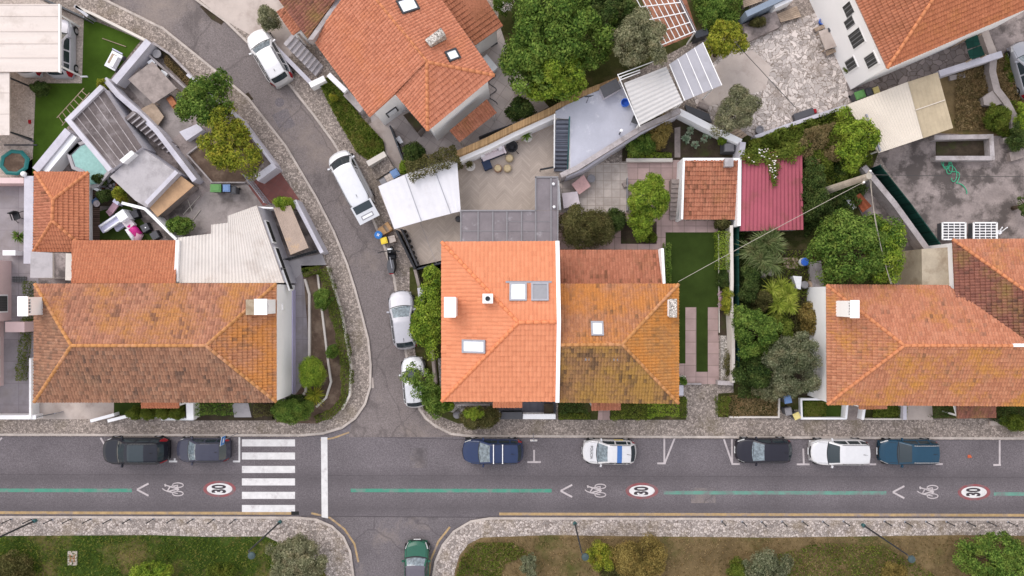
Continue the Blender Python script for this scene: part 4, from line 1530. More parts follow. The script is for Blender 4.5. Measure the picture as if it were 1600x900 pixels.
# ---- surfaces of the right block
G('forecourt', 'concrete_tan', [(350, -60), (430, -20), (470, 70), (440, 100), (400, 60), (352, 32), (300, -10)], 1)
G('grass_bank', 'grass_base', [(500, 132), (516, 122), (560, 178), (600, 222), (602, 238), (586, 256), (560, 240), (530, 190)], 2)
G('yard', 'pave_grey', [(575, 170), (660, 120), (780, 30), (845, 130), (860, 165), (720, 245), (640, 285), (600, 262)], 1)
G('path', 'concrete_tan', [(575, 195), (592, 184), (612, 205), (636, 262), (622, 272), (600, 225)], 3)
G('terrace', 'herring', [(592, 300), (640, 270), (715, 245), (866, 178), (890, 190), (875, 420), (652, 420), (618, 358)], 2)
G('garden', 'weeds', [(640, 418), (700, 405), (700, 640), (760, 660), (716, 662), (662, 640), (650, 560), (640, 470)], 2)
G('gravel_bed', 'gravel', [(684, 560), (700, 560), (700, 630), (725, 632), (722, 648), (690, 640)], 4)
G('garden', 'weeds', [(790, -60), (1170, -60), (1170, 60), (1090, 60), (965, 128), (862, 172), (800, 100), (778, 30)], 2)
G('yard', 'terracotta', [(985, -40), (1060, -40), (1090, 52), (1036, 74)], 5)
G('yard', 'crazy', [(1080, 130), (1130, 84), (1220, 40), (1290, 14), (1400, 120), (1320, 165), (1180, 216), (1090, 178)], 3)
G('yard', 'concrete_tan', [(1080, 140), (1130, 92), (1176, 78), (1205, 104), (1196, 140), (1150, 155), (1100, 168)], 4)
G('side_path', 'slabs', [(1322, 130), (1386, 100), (1515, 46), (1540, 90), (1465, 116), (1330, 172)], 4)
G('side_path', 'concrete_dark', [(1540, 40), (1640, 0), (1640, 60), (1562, 86)], 4)
G('field', 'grass_dry', [(1462, 118), (1560, 82), (1640, 60), (1640, 290), (1560, 250), (1460, 212), (1486, 190)], 3)
G('yard', 'concrete_dark', [(1372, 240), (1460, 208), (1600, 214), (1660, 220), (1660, 420), (1480, 420)], 4)
G('garden', 'weeds', [(1150, 210), (1320, 160), (1372, 240), (1360, 270), (1445, 395), (1440, 460), (1290, 460), (1290, 640), (1146, 640), (1146, 350)], 2)
G('bed', 'soil_dark', [(1206, 390), (1280, 390), (1280, 620), (1225, 620)], 4)
G('ruin_floor', 'concrete_dark', [(1330, 300), (1375, 290), (1440, 390), (1440, 450), (1400, 450)], 4)
G('bed', 'soil_dark', [(972, 196), (1062, 172), (1160, 222), (1160, 250), (972, 252)], 3)
G('path', 'plank_grey', [(1054, 200), (1063, 198), (1063, 246), (1054, 246)], 5)
G('patio', 'pave_cream', [(874, 262), (924, 256), (980, 254), (984, 332), (874, 332)], 5)
G('path', 'pave_pink', [(978, 250), (1068, 250), (1068, 345), (1126, 345), (1126, 366), (1050, 366), (1050, 392), (872, 392), (872, 325), (978, 325)], 4)
G('bed', 'soil_dark', [(970, 346), (1026, 346), (1026, 381), (970, 381)], 5)
G('lawn', 'turf_dark', [(1040, 363), (1122, 363), (1122, 600), (1040, 600)], 5)
G('path', 'pave_pink', [(1071, 480), (1088, 480), (1088, 600), (1071, 600)], 6)
G('path', 'pave_pink', [(1106, 480), (1123, 480), (1123, 600), (1106, 600)], 6)
G('path', 'pave_pink', [(1050, 568), (1071, 568), (1071, 600), (1050, 600)], 6)
G('path', 'pave_pink', [(1088, 581), (1106, 581), (1106, 600), (1088, 600)], 6)
G('bed', 'soil_dark', [(1122, 345), (1148, 345), (1148, 524), (1122, 524)], 6)
G('gravel_bed', 'gravel', [(1126, 524), (1143, 524), (1143, 597), (1126, 597)], 6)
G('front_garden', 'weeds', [(872, 620), (1072, 620), (1072, 656), (872, 656)], 4)
G('path', 'pave_pink', [(936, 625), (953, 625), (953, 656), (934, 656)], 5)
G('front_yard', 'dark_paving', [(770, 620), (869, 620), (869, 655), (776, 655)], 4)
G('front_garden', 'weeds', [(1122, 615), (1215, 608), (1216, 652), (1122, 652)], 4)
G('front_garden', 'grass_base', [(1253, 624), (1322, 624), (1322, 653), (1253, 653)], 4)
G('front_garden', 'weeds', [(1350, 630), (1412, 630), (1412, 653), (1350, 653)], 4)
G('front_garden', 'weeds', [(1456, 630), (1640, 630), (1640, 654), (1456, 654)], 4)
G('path', 'plank_grey', [(1324, 628), (1348, 628), (1346, 656), (1324, 656)], 5)
G('path', 'concrete_tan', [(1418, 630), (1456, 630), (1458, 656), (1416, 656)], 5)
# ---- verges
GL = [(-300, 840), (60, 837), (240, 836), (330, 839), (415, 838), (440, 850), (470, 862), (500, 880), (512, 905), (512, 1000), (-300, 1000)]
GR = [(708, 1000), (710, 895), (718, 868), (732, 850), (752, 840), (860, 836), (1000, 838), (1200, 840), (1500, 836), (1900, 840), (1900, 1000)]
G('verge', 'grass_base', GL, 2)
G('verge', 'grass_dry', GR, 2)
cover('grass', GL, 30000, .17, .13, 'grass', .1, 1.5, upright=.2)
cover('grass', GR, 26000, .17, .12, 'grass_dryb', .1, 1.5, upright=.2)
cover('grass', [(712, 900), (722, 868), (745, 846), (800, 846), (830, 862), (790, 880), (770, 930), (712, 930)], 5000, .16, .13, 'grass', .1, upright=.2)
cover('grass', [(1280, 846), (1370, 850), (1420, 872), (1470, 905), (1380, 905), (1300, 905), (1150, 905), (1190, 870)], 5000, .16, .13, 'grass', .1, upright=.2)
cover('grass', [(500, 132), (516, 122), (560, 178), (600, 222), (602, 238), (586, 256), (560, 240), (530, 190)], 9000, .2, .25, 'grass', .25, 1.0)
cover('ground_cover', [(1166, 222), (1300, 176), (1345, 232), (1350, 262), (1256, 330), (1256, 232), (1160, 236)], 13000, .2, .5, 'leaf_hedge', 1.1, 1.4)
cover('dry_grass', [(1248, 208), (1296, 196), (1312, 236), (1300, 256), (1262, 262), (1232, 240)], 5000, .26, .9, 'straw', .8, 1.0, width=.16)
cover('ground_cover', [(1156, 380), (1180, 420), (1215, 470), (1232, 520), (1240, 620), (1150, 620), (1150, 350), (1170, 350)], 12000, .17, .35, 'leaf_dark', .5, 1.2)
cover('ground_cover', [(1235, 280), (1320, 250), (1350, 300), (1320, 340), (1255, 372)], 9000, .2, .4, 'leaf_dark', .8, 1.2)
cover('grass', [(1490, 118), (1556, 90), (1600, 84), (1600, 215), (1560, 205), (1490, 205), (1488, 190)], 9000, .18, .16, 'grass_dryb', .2, 1.0, upright=.2)
cover('ground_cover', [(1535, 165), (1580, 160), (1592, 225), (1560, 214), (1540, 205)], 5000, .16, .3, 'leaf_hedge', .5, 1.0)
cover('grass', [(1566, 86), (1578, 84), (1584, 120), (1576, 140), (1564, 110)], 1200, .17, .2, 'grass', .2)
cover('grass', [(1124, 618), (1215, 612), (1215, 650), (1124, 650)], 2600, .15, .15, 'grass_dryb', .15)
cover('grass', [(1255, 627), (1288, 627), (1288, 650), (1255, 650)], 3000, .13, .12, 'grass', .1)
cover('ground_cover', [(1360, 634), (1412, 634), (1412, 651), (1360, 651)], 1600, .15, .2, 'leaf_hedge', .25)
cover('ground_cover', [(795, -20), (850, -20), (860, 120), (905, 140), (862, 168), (812, 120)], 4000, .2, .4, 'leaf_dark', .5)
cover('ground_cover', [(1066, -20), (1155, -20), (1150, 40), (1095, 62)], 7000, .2, .6, 'leaf_green', 1.3, 1.4)
cover('grass', [(262, 88), (300, 126), (296, 136), (258, 100)], 700, .16, .12, 'grass_dryb', .1)

# ================================================================== HOUSES
P3 = W


def house(name, label, pts, faces, mats, hips, walls, ze, capmat='cap_mid', wallmat='white_wall', cat='house', P=0.2, L=0.31, over=0.35, eave='white_metal', fascia=True, z0=0.0, capr=0.12, a=0.048, step=0.06):
    """pts: name -> (px, py, z) of roof corners; faces: outlines by name with the eave first."""
    p = {k: W(*v) for k, v in pts.items()}
    w = [p[k] for k in walls.split()]
    c = sum(w, Vector()) / len(w)
    r = thing(name, label, cat, (c.x, c.y, 0), 0)
    outline = [(q.x, q.y) for q in w]
    MB().prism(inset(outline, over), z0, ze - .16).build('wall', wallmat, r)
    fo = [([p[k] for k in f.split()], mi) for f, mi in faces]
    roof = tiled('roof', fo, mats, r, P, L, a, step)
    if fascia:
        MB().prism(inset(outline, .03), ze - .155, ze - .045).build('eaves', eave, roof)
    if hips:
        caps('ridge_tiles', [(p[h.split()[0]], p[h.split()[1]]) for h in hips], capmat, roof, capr)
    return r, p


# left house, long hipped roof
lh, lp = house('tiled_house', 'long house with the weathered brown roof, beside the corner garden',
               dict(a=(55, 444, 4.0), b=(432, 443, 4.0), c=(432, 628, 4.0), d=(54, 628, 4.0), e=(112, 540, 5.9), f=(322, 540, 5.9)),
               [('b a e f', 0), ('d c f e', 1), ('a d e', 2), ('c b f', 3)], ['tile_rose', 'tile_brown', 'tile_brown', 'tile_lichen'],
               ['a e', 'd e', 'e f', 'b f', 'c f'], 'a b c d', 4.0, 'cap_old', over=0.05)
chimney(lh, 27, 463, 43, 494, 6.0, 4.0)
ch = chimney(lh, 397, 467, 417, 492, 5.9, 4.2, slots='w', ns=3)
solid_pts = rect(384, 468, 397, 492)
MB().prism([XY(p, 5.2) for p in solid_pts], 4.2, 5.2).build('mortar_base', 'tan_block', lh)
# lilac plinth along its right wall
w0, w1 = inset([(lp[k].x, lp[k].y) for k in 'abcd'], .05)[1:3] if False else (None, None)
xw = lp['b'].x - .05
MB().prism([(xw + .003, lp['c'].y + .06), (xw + .06, lp['c'].y + .06), (xw + .06, lp['b'].y - .4), (xw + .003, lp['b'].y - .4)], 0, 0.75).build('plinth', 'lilac_band', lh)
MB().box((xw + .04, lp['b'].y - 1.6, 2.3), (.08, .45, .5)).build('vent', 'white_metal', lh)
# porch roof in front of it
def porch(name, label, q, ze, zr, mat, z0=0.0, cat='porch', posts=None, wallbox=None):
    """Small mono-pitch tiled roof: q = low-left, low-right, high-right, high-left pixels."""
    p = [W(x, y, z) for (x, y), z in zip(q, (ze, ze, zr, zr))]
    c = sum(p, Vector()) / 4
    r = thing(name, label, cat, (c.x, c.y, z0), 0)
    tiled('roof', [(p, 0)], [mat], r)
    MB().prism(inset([(v.x, v.y) for v in p], .08), ze - .2, ze - .06).build('frame', 'white_metal', r)
    for x, y in inset([(v.x, v.y) for v in p], .16):
        MB().box((x, y, z0), (.12, .12, ze - .2 - z0)).build('post', 'white_metal', r)
    return r


porch('porch', 'small orange tiled porch roof under the eave of the long brown-roofed house', [(221, 637), (280, 637), (280, 620), (221, 620)], 2.5, 2.9, 'tile_pav')
# lean-to behind it
le, q = house('tiled_annex', 'low annex with a plain orange tiled lean-to roof behind the long brown-roofed house',
              dict(a=(113, 376, 2.6), b=(280, 376, 2.6), c=(274, 443, 3.5), d=(112, 443, 3.5)), [('b a d c', 0)], ['tile_pav'], [], 'a b c d', 2.52, cat='annex')
# hipped pavilion
pv, q = house('tiled_pavilion', 'small square pavilion with a clean orange hipped roof beside the pool',
              dict(a=(55, 269, 1.9), b=(139, 269, 1.9), c=(139, 393, 1.9), d=(53, 393, 1.9), e=(83, 312, 2.9), f=(82, 345, 2.9)),
              [('b a e', 0), ('d c f', 0), ('a d f e', 1), ('c b e f', 0)], ['tile_pav', 'tile_red'], ['a e', 'b e', 'e f', 'c f', 'd f'], 'a b c d', 1.9, 'cap_mid', over=.85, cat='pavilion')
solid('flat_roof_store', 'pale grey flat-roofed store between the orange pavilion and the brown-roofed house', 'store', [(48, 393), (82, 395), (82, 434), (47, 434)], 0, 2.5, ['cream_wall', 'concrete_light'])
solid('ribbed_roof_store', 'dark ribbed flat roof beside the pale grey store roof', 'store', [(82, 395), (103, 395), (104, 434), (82, 434)], 0, 2.3, ['cream_wall', 'concrete_dark'])
wall('cream rendered wall strip left of the orange lean-to roof', [(109, 396), (108, 438)], .55, 2.6, 'cream_wall')
# white corrugated roof extension
we = thing('corrugated_extension', 'extension with a big cream-white corrugated roof stepped along its top edge', 'annex', W(360, 390, 0))
b = MB()
for q in ([(279, 371), (330, 365), (330, 442), (275, 442)], [(330, 351), (356, 348), (356, 442), (330, 442)], [(356, 337), (401, 321), (444, 442), (356, 442)]):
    corr(b, [(x, y, 3.0) for x, y in q], .23, .028)
b.build('roof', 'white_sheet', we)
MB().prism(inset([XY(p, 2.9) for p in [(276, 442), (279, 372), (330, 366), (331, 352), (356, 349), (357, 338), (401, 321), (444, 442)]], .03), 0, 2.88).build('wall', 'lilac_wall', we)
A, B = Vector(XY((401, 321), 2.9)), Vector(XY((444, 442), 2.9))
dv = (B - A).normalized(); nv = Vector((-dv.y, dv.x))
for f in (.33, .68, .95):
    q = A.lerp(B, f) + nv * -.0
    side = -1 if (Vector(XY((600, 400), 0)) - q).dot(nv) < 0 else 1
    win(we, ((q.x, q.y), (nv.x * side, nv.y * side)), 2.1, 1.5, .55, 'slot')
wall('white parapet strip between the orange lean-to and the white corrugated roof', [(277, 375), (274, 440)], .22, 3.25, 'white_wall')

# central new house
ZE, ZR = 5.6, 7.4
mh, mp_ = house('tiled_house', 'middle house with the clean bright orange hipped roof and three roof windows',
                dict(a=(690, 378, ZE), b=(870, 377, ZE), c=(871, 627, ZE), d=(690, 627, ZE), e=(810, 504, ZR), f=(870.5, 503, ZR)),
                [('b a e f', 0), ('d c f e', 0), ('a d e', 0)], ['tile_new'], ['a e', 'd e', 'e f'], 'a b c d', ZE, 'cap_new', P=.26, L=.36, over=.3, capr=.12, step=.045, a=.032)
pl = {k: tuple(v) for k, v in mp_.items()}
north, south, west = (pl['a'], pl['b'], pl['e']), (pl['d'], pl['c'], pl['e']), (pl['a'], pl['d'], pl['e'])
skylight(mh, (809.5, 456.5), north, (1.1, 1.22), 0, 'sky_glass')
skylight(mh, (843.5, 456.5), north, (1.1, 1.22), 0, 'blind')
skylight(mh, (741, 541), west, (1.62, .86), 0, 'sky_glass')
b = MB()
for (x0, y0, x1, y1, z) in ((790, 439, 862, 442, 6.62),):
    b.prism([XY(p, z) for p in rect(x0, y0, x1, y1)], z - .12, z)
b.build('flashing', 'grey_metal', mh)
xy = [XY(p, 7.5) for p in rect(754, 459, 770, 474)]
v = MB().prism(xy, 6.0, 7.5).build('vent', 'white_wall', mh)
c = W(762, 466.5, 7.5)
MB().lathe(c, [(.15, -.03), (.15, .10), (.11, .12), (.09, .05), (.02, .05)], 16).build('flue', 'dark_metal', v)
xy = [XY(p, 7.6) for p in rect(695, 465, 711, 495)]
v = MB().prism(xy, 5.4, 7.6).build('chimney', 'white_wall', mh)
MB().prism(inset(xy, -.04), 7.602, 7.68).build('chimney_cap', 'white_wall', v)
pw_ = MB()
xa, xb = XY((869, 0), 6.6)[0], XY((875, 0), 6.6)[0]
yn, ym, ys = mp_['a'].y + .05, mp_['f'].y, mp_['d'].y - .05
for ya, yb, za, zb in ((yn, ym, 5.85, 7.62), (ym, ys, 7.62, 5.85)):
    pw_.prism([(xa, ya), (xa, yb), (xb, yb), (xb, ya)], 4.6, [za, zb, zb, za])
pw_.build('party_wall', 'white_wall', mh)
# attached house
ZE, ZR = 5.2, 6.9
ah, ap = house('tiled_house', 'house with the golden lichen roof between the clean orange one and the dark lawn',
               dict(a=(874, 444, ZE), b=(1060, 444, ZE), c=(1060, 630, ZE), d=(874, 628, ZE), e=(874, 539, ZR), f=(972, 538, ZR)),
               [('b a e f', 0), ('d c f e', 1), ('c b f', 2)], ['tile_lichen', 'tile_dirty', 'tile_gold'], ['e f', 'b f', 'c f'], 'a b c d', ZE, 'cap_old')
pl = {k: tuple(v) for k, v in ap.items()}
skylight(ah, (933, 514), (pl['a'], pl['b'], pl['e']), (.8, .98), 0, 'sky_glass')
c0 = chimney(ah, 1046, 467, 1058, 496, 6.5, 4.9, slots='w', ns=3, capmat='gravel')
for p in ((917, 560, 6.5), (962, 560, 6.5)):
    c = W(*p)
    MB().box((c.x, c.y, c.z - .15), (.3, .26, .2)).build('vent_tile', 'mid_grey', ah)
ao, q = house('tiled_annex', 'red tiled lean-to roof behind the golden lichen roof', dict(a=(875, 391, 2.9), b=(1033, 391, 2.9), c=(1036, 452, 4.0), d=(875, 452, 4.0)), [('b a d c', 0)], ['tile_red'], [], 'a b c d', 2.8, cat='annex')
xy = [XY(p, 4.05) for p in [(1033, 388), (1037, 388), (1040, 446), (1036, 446)]]
MB().prism(xy, 2.6, 4.05).build('verge_wall', 'white_wall', ao)
porch('porch', 'small orange porch roof under the eave of the clean orange house', [(770, 636), (816, 636), (816, 618), (770, 618)], 2.7, 3.2, 'tile_new')
porch('porch', 'narrow red porch roof below the golden lichen roof', [(924, 641), (970, 640), (970, 620), (924, 620)], 2.6, 3.0, 'tile_red')

# upper house, turned
ZE, ZR = 4.6, 6.5
uh, up = house('tiled_house', 'large salmon-orange roofed house set at an angle beside the curving street',
               dict(b=(489, 62, ZE), c=(578, 183, ZE), k=(618, 147, 5.35), d=(668, 205, 5.35), e=(773, 118, 5.35), r=(667, 97, ZR), s=(560, -36, ZR), t=(540, -61, ZR), g=(668, -31, 5.35)),
               [('b c k r s', 0), ('k d r', 0), ('d e r', 1), ('e g t r', 1)], ['tile_up', 'tile_up'], ['r s', 'd r', 'e r'], 'b c k d e g', ZE, 'cap_mid', over=.4, fascia=False)
pl = {k: tuple(v) for k, v in up.items()}
east = (pl['e'], pl['g'], pl['r'])
MB().prism(inset([(up[k].x, up[k].y) for k in ('k', 'd', 'e', 'g')], .4), 4.3, 5.3).build('wall', 'white_wall', uh)
skylight(uh, (637, 9), east, (1.25, 1.0), R(28), 'sky_glass', 'dark_metal')
skylight(uh, (707, 87), east, (.85, .75), R(28), 'sky_glass', 'dark_metal')
xy = [XY(p, 6.6) for p in [(664, 62), (689, 43), (696, 54), (672, 72)]]
MB().prism(xy, 5.2, 6.6).build('chimney', 'gravel', uh)
A, B = Vector((up['c'].x, up['c'].y)), Vector((up['k'].x, up['k'].y))
d = (B - A).normalized()
nn = Vector((d.y, -d.x))
q = A.lerp(B, .62) - nn * .4
win(uh, ((q.x, q.y), (nn.x, nn.y)), 1.7, .7, .8, 'sky_glass', 'dark_metal')
# neighbouring brown roof, with the white valley gutter between
nb, q = house('tiled_house', 'brown tiled house at the very top, left of the pale valley gutter', dict(a=(430, -8, 4.6), b=(481, 60, 4.6), c=(534, -14, 5.6), d=(486, -80, 5.6)), [('a b c d', 0)], ['tile_darkred'], [], 'a b c d', 4.5)
MB().prism([XY(p, 5.2) for p in [(481, 62), (489, 62), (535, -2), (528, -4)]], 4.4, 5.2).build('valley_gutter', 'grey_wall', nb)
sr, q = house('tiled_annex', 'mottled orange roof wing at the top right of the salmon-roofed house', dict(a=(742, 71, 3.4), b=(786, 40, 3.4), c=(742, -30, 4.4), d=(668, -30, 4.5), e=(690, 4, 4.5)), [('a b c d', 0)], ['tile_up_dark'], [], 'a b c d', 3.3, cat='annex')
porch('porch', 'low red lean-to roof under the white wall of the salmon-roofed house', [(718, 222), (776, 176), (760, 155), (702, 204)], 2.3, 2.7, 'tile_red')
porch('porch', 'tiny brown porch roof beside the steps at the top of the street', [(433, 18), (458, 55), (470, 46), (446, 10)], 2.6, 3.0, 'tile_red')

# right house
ZE, ZR = 3.6, 5.4
rh, rp = house('tiled_house', 'long orange-roofed house at the right edge with a white chimney box',
               dict(a=(1291, 445, ZE), b=(1481, 446, ZE), c=(1900, 636, ZE), d=(1292, 632, ZE), e=(1413, 540, ZR), f=(1900, 541, ZR), g=(1614, 540, ZR)),
               [('b a e g', 0), ('d c f e', 1), ('a d e', 2)], ['tile_orange_old', 'tile_right', 'tile_right'], ['a e', 'd e', 'e f'], 'a b c d', ZE, 'cap_mid', over=.12)
chimney(rh, 1329, 469, 1343, 497, 6.0, 3.6, slots='w')
MB().prism([XY(p, 5.55) for p in rect(1584, 537, 1680, 542)], 5.2, 5.55).build('ridge_cap', 'white_wall', rh)
rw, q = house('tiled_house', 'house with a dark weathered roof meeting the long orange roof at the right edge',
              dict(a=(1488, 374, 3.9), b=(1900, 372, 3.9), c=(1492, 464, 3.9), d=(1700, 524, 5.6), e=(1900, 524, 5.6), h=(1614, 540, 4.85)),
              [('b a d e', 0), ('a c h d', 1)], ['tile_orange_old', 'tile_darkred'], ['a d'], 'a b e d c', 3.8, 'cap_mid', over=.22, fascia=False)
solid('flat_roof_store', 'tan flat-roofed block wedged between the netted fence and the dark weathered roof', 'store', [(1440, 389), (1487, 386), (1489, 446), (1441, 446)], 0, 3.0, 'tan_block')
# top right house
th, tp = house('tiled_house', 'deep orange-roofed house in the top right corner with a white windowed wall',
               dict(a=(1340, 2, 5.2), a2=(1300, -80, 5.2), b=(1386, 107, 5.2), c=(1640, -2, 5.2), r=(1474, -26, 6.9), s=(1440, -100, 6.9), t=(1640, -98, 6.9)),
               [('a2 b r s', 0), ('b c t r', 1)], ['tile_up_dark', 'tile_top_right'], ['b r'], 'a2 b c t s', 5.2, 'cap_mid', over=.1, eave='white_metal')
A, B = Vector(XY((1340, 2), 5.2)), Vector(XY((1386, 107), 5.2))
dv = (B - A).normalized(); nv = Vector((dv.y, -dv.x))
nv = nv if nv.x < 0 else -nv
for f, z, w, h in ((.0, 3.9, .8, 1.0), (.40, 3.4, 1.0, 1.5), (.66, 1.6, .75, 1.2), (.78, 3.9, .8, 1.2), (.16, 3.4, .6, 1.1)):
    q = A.lerp(B, f) - nv * .1
    win(th, ((q.x, q.y), (nv.x, nv.y)), z, w, h, 'shutter')

# red-tiled shed
sh, q = house('tiled_shed', 'small red-tiled shed with white parapets left of the pink-red metal roof',
              dict(a=(1067, 343, 1.3), b=(1152, 343, 1.3), c=(1153, 250, 1.9), d=(1069, 250, 1.9)), [('a b c d', 0)], ['tile_red'], [], 'a b c d', 1.25, cat='shed', over=.15)
for pts in ([(1064, 342), (1067, 343), (1070, 250), (1067, 247)], [(1067, 247), (1156, 247), (1156, 251), (1067, 251)], [(1153, 250), (1158, 250), (1157, 353), (1152, 353)]):
    MB().prism([XY(p, 1.9) for p in pts], 0, 1.95 + (pts[0][0] % 7) * .004).build('parapet', 'white_wall', sh)
MB().prism([XY(p, 2.3) for p in rect(1133, 247, 1146, 260)], 1.2, 2.3).build('chimney', 'concrete_light', sh)

# pink building at the left edge
pk = thing('pink_building', 'pink rendered building with barred windows at the left edge', 'house', W(0, 500, 0))
MB().prism([XY(p, 0) for p in [(-260, 408), (20, 408), (20, 500), (8, 502), (8, 602), (-260, 602)]], 0, 6).build('wall', 'pink_wall', pk)
MB().prism([XY(p, 1.2) for p in [(8, 503), (38, 503), (38, 519), (8, 519)]], 0, 1.2).build('ledge', 'pink_wall', pk)
for (x, y) in ((20, 474), (8, 540), (8, 574)):
    q = W(x, y, 0)
    win(pk, ((q.x, q.y), (1, 0)), 1.1, 1.1, .9, 'shutter')

# ================================================================== SHEDS, CANOPIES, WALLS
def sheet_roof(name, label, cat, quads, mats, pitch, amp, parent_z, kind='sin', postpts=None, postmat='white_metal', wallmat=None, wallpts=None):
    q0 = quads[0][0]
    r = thing(name, label, cat, W(q0[0], q0[1], 0))
    for k, (q) in enumerate(quads):
        b = MB()
        corr(b, q, pitch[k] if isinstance(pitch, list) else pitch, amp, kind=kind)
        b.build('roof_sheet', mats[k], r)
    if postpts:
        canopy_posts(r, postpts, 0.1, parent_z, postmat)
    if wallpts:
        MB().prism(inset([XY(p, parent_z) for p in wallpts], .08), 0.05, parent_z - .15).build('wall', wallmat, r)
    return r


def zz(pts, z):
    return [(x, y, z) for x, y in pts]


# carports, top left
cp = thing('carport', 'white panelled carport roof over the pickup in the top left corner', 'carport', W(60, 60, .1))
b = MB()
for y0, y1 in ((7, 24), (24.5, 48), (48.5, 67), (67.5, 89), (89.5, 112)):
    b.prism([XY(p, 2.75) for p in rect(-120, y0, 91.5, y1)], 2.67, 2.75)
    b.prism([XY(p, 2.79) for p in rect(-120, y0 - .8, 91.5, y0 + .6)], 2.752, 2.79)
b.build('roof_panels', 'panel', cp)
band(MB(), [(92.3, 6), (92.3, 113)], .08, 2.6, 2.8).build('edge_beam', 'white_metal', cp)
for y in (20, 100):
    c = W(88, y, 2.6)
    MB().box((c.x, c.y, .1), (.1, .1, 2.55)).build('post', 'white_metal', cp)
cp = thing('carport', 'narrow white panelled roof below the big carport at the left edge', 'carport', W(5, 160, .1))
b = MB()
for y0, y1 in ((113, 145), (145.5, 178), (178.5, 211)):
    b.prism([XY(p, 2.6) for p in rect(-120, y0, 14.5, y1)], 2.52, 2.6)
b.build('roof_panels', 'panel', cp)
for y in (120, 205):
    c = W(11, y, 2.5)
    MB().box((c.x, c.y, .1), (.1, .1, 2.4)).build('post', 'dark_metal', cp)

# pool complex
solid('slab_roof_shed', 'dark ribbed concrete slab roof beside the turquoise pool', 'shed', [(107, 186), (160, 137), (222, 230), (173, 266)], 0, 2.0, ['lilac_wall', 'slab_roof'])
rb = thing('slab_parapet', 'pale weathered parapet edging the dark slab roof', 'wall', W(105, 186, 2.5))
band(MB(), [(172, 266), (106, 187), (159, 135)], .34, 1.8, 2.22).build('coping', 'lilac_wall', rb)
for k in range(1, 6):
    f = k / 6
    p0, p1 = (107 + 53 * f, 186 - 49 * f), (173 + 49 * f, 266 - 36 * f)
    band(MB(), [p0, p1], .05, 2.0, 2.03).build('joint_rib', 'grey_wall', rb)
solid('flat_roof_shed', 'pale grey flat roof beside the plywood roof, two long joints across it', 'shed', [(172, 276), (221, 231), (278, 271), (229, 324), (211, 313)], 0, 1.7, ['lilac_wall', 'concrete_light'])
solid('roof_hatch', 'white hatch lying between the dark slab roof and the pale flat roof', 'hatch', [(187, 250), (205, 235), (210, 240), (192, 255)], 1.6, 2.25, 'white_plastic')
for pts in ([(228, 318), (276, 268)],):
    wall('raised pale kerb along the lower edge of the flat grey roof', pts, .3, 1.82, 'lilac_wall', z0=1.3)
sheet_roof('lean_to_roof', 'brown plywood sheet roof at the end of the pale flat roof', 'shed', [zz([(232, 323), (283, 275), (303, 290), (246, 339)], 1.3)], ['ply'], 1.2, .012, 1.2, wallmat='plank_grey', wallpts=[(232, 323), (283, 275), (303, 290), (246, 339)])
wall('long pale wall running beside the dark outdoor stair', [(163, 123), (184, 148), (216, 176), (245, 205), (304, 282)], .36, 1.3, 'lilac_wall')
steps('outdoor_stair', 'dark outdoor stair with pale treads beside the long pale wall', [(263, 240), (279, 229), (208, 173), (195, 184)], .2, 1.7, 10, ['slab_roof'])
st = W(235, 205, 1.2)
tr = thing('stair_treads', 'pale stone treads laid on the dark outdoor stair', 'treads', st)
a, b_, c, d = [Vector(XY(p, z)) for p, z in zip([(263, 240), (279, 229), (208, 173), (195, 184)], (.2, .2, 1.7, 1.7))]
for k in range(10):
    s = (k + .05) / 10; e = (k + .42) / 10
    P = [a.lerp(d, s), b_.lerp(c, s), b_.lerp(c, e), a.lerp(d, e)]
    z = .2 + 1.5 * (k + 1) / 10 + .002
    MB().prism(inset([(p.x, p.y) for p in P], .02), z, z + .03).build('tread', 'concrete_light', tr)
wall('thick pale wall between the artificial lawn and the cluttered yard', [(232, 64), (178, 128)], .5, 1.2, 'lilac_wall', cap=None)
wall('long lilac-white wall from the lawn corner down to the orange pavilion', [(106, 204), (55, 266)], .55, 1.5, 'lilac_wall')
wall('lower pale ledge on the pool side of the lilac-white wall', [(116, 212), (70, 268)], .45, 1.3, 'white_wall')
wall('white rendered wall strip left of the orange pavilion', [(45, 275), (44, 412)], .66, 1.5, 'lilac_wall')
wall('pink garden wall at the left edge beside the trampoline', [(-60, 282), (37, 282)], .4, 1.4, 'pink_wall')
wall('low wall with cream coping along the street side of the lawn', [(118, 10), (146, 22), (226, 62)], .18, 1.1, 'cream_wall')
fence('dark rail fence at the top of the carport drive', [(62, -4), (92, 9), (131, 27)], 1.2, 'dark_metal', 1.6, th=.12)
fence('dark slatted gate rails beside the lawn corner', [(117, 9), (137, 25)], 1.1, 'grey_metal', 1.6, th=.2, cat='gate')
# pool
P_ = [(107, 241), (123, 225), (134, 221), (152, 240), (170, 268), (152, 290), (138, 292), (128, 268), (114, 262)]
pool = thing('swimming_pool', 'small turquoise pool with a pale rim beside the orange pavilion', 'pool', W(138, 258, 1.0))
xy = [XY(p, 1.1) for p in P_]
MB().prism(xy, 0, 1.0).build('basin', 'lilac_wall', pool)
MB().prism(inset(xy, .16), .9, 1.02).build('water', 'water', pool)
b = MB(); band(b, P_ + [P_[0], P_[1]], .22, .9, 1.1, 0, 1.1)
b.build('rim', 'concrete_light', pool)
# ladder leaning on the slab roof
ld = thing('ladder', 'pale wooden ladder leaning beside the dark slab roof', 'ladder', W(92, 188, .12))
A0, A1, B0, B1 = W(89, 184, .25), W(131, 138, 1.6), W(97, 196, .25), W(140, 145, 1.6)
for p, q in ((A0, A1), (B0, B1)):
    MB().tube(p, q, .03, .03, 6).build('rail', 'plank', ld)
for k in range(7):
    f = (k + .4) / 7
    MB().tube(A0.lerp(A1, f), B0.lerp(B1, f), .025, .025, 6).build('rung', 'plank', ld)
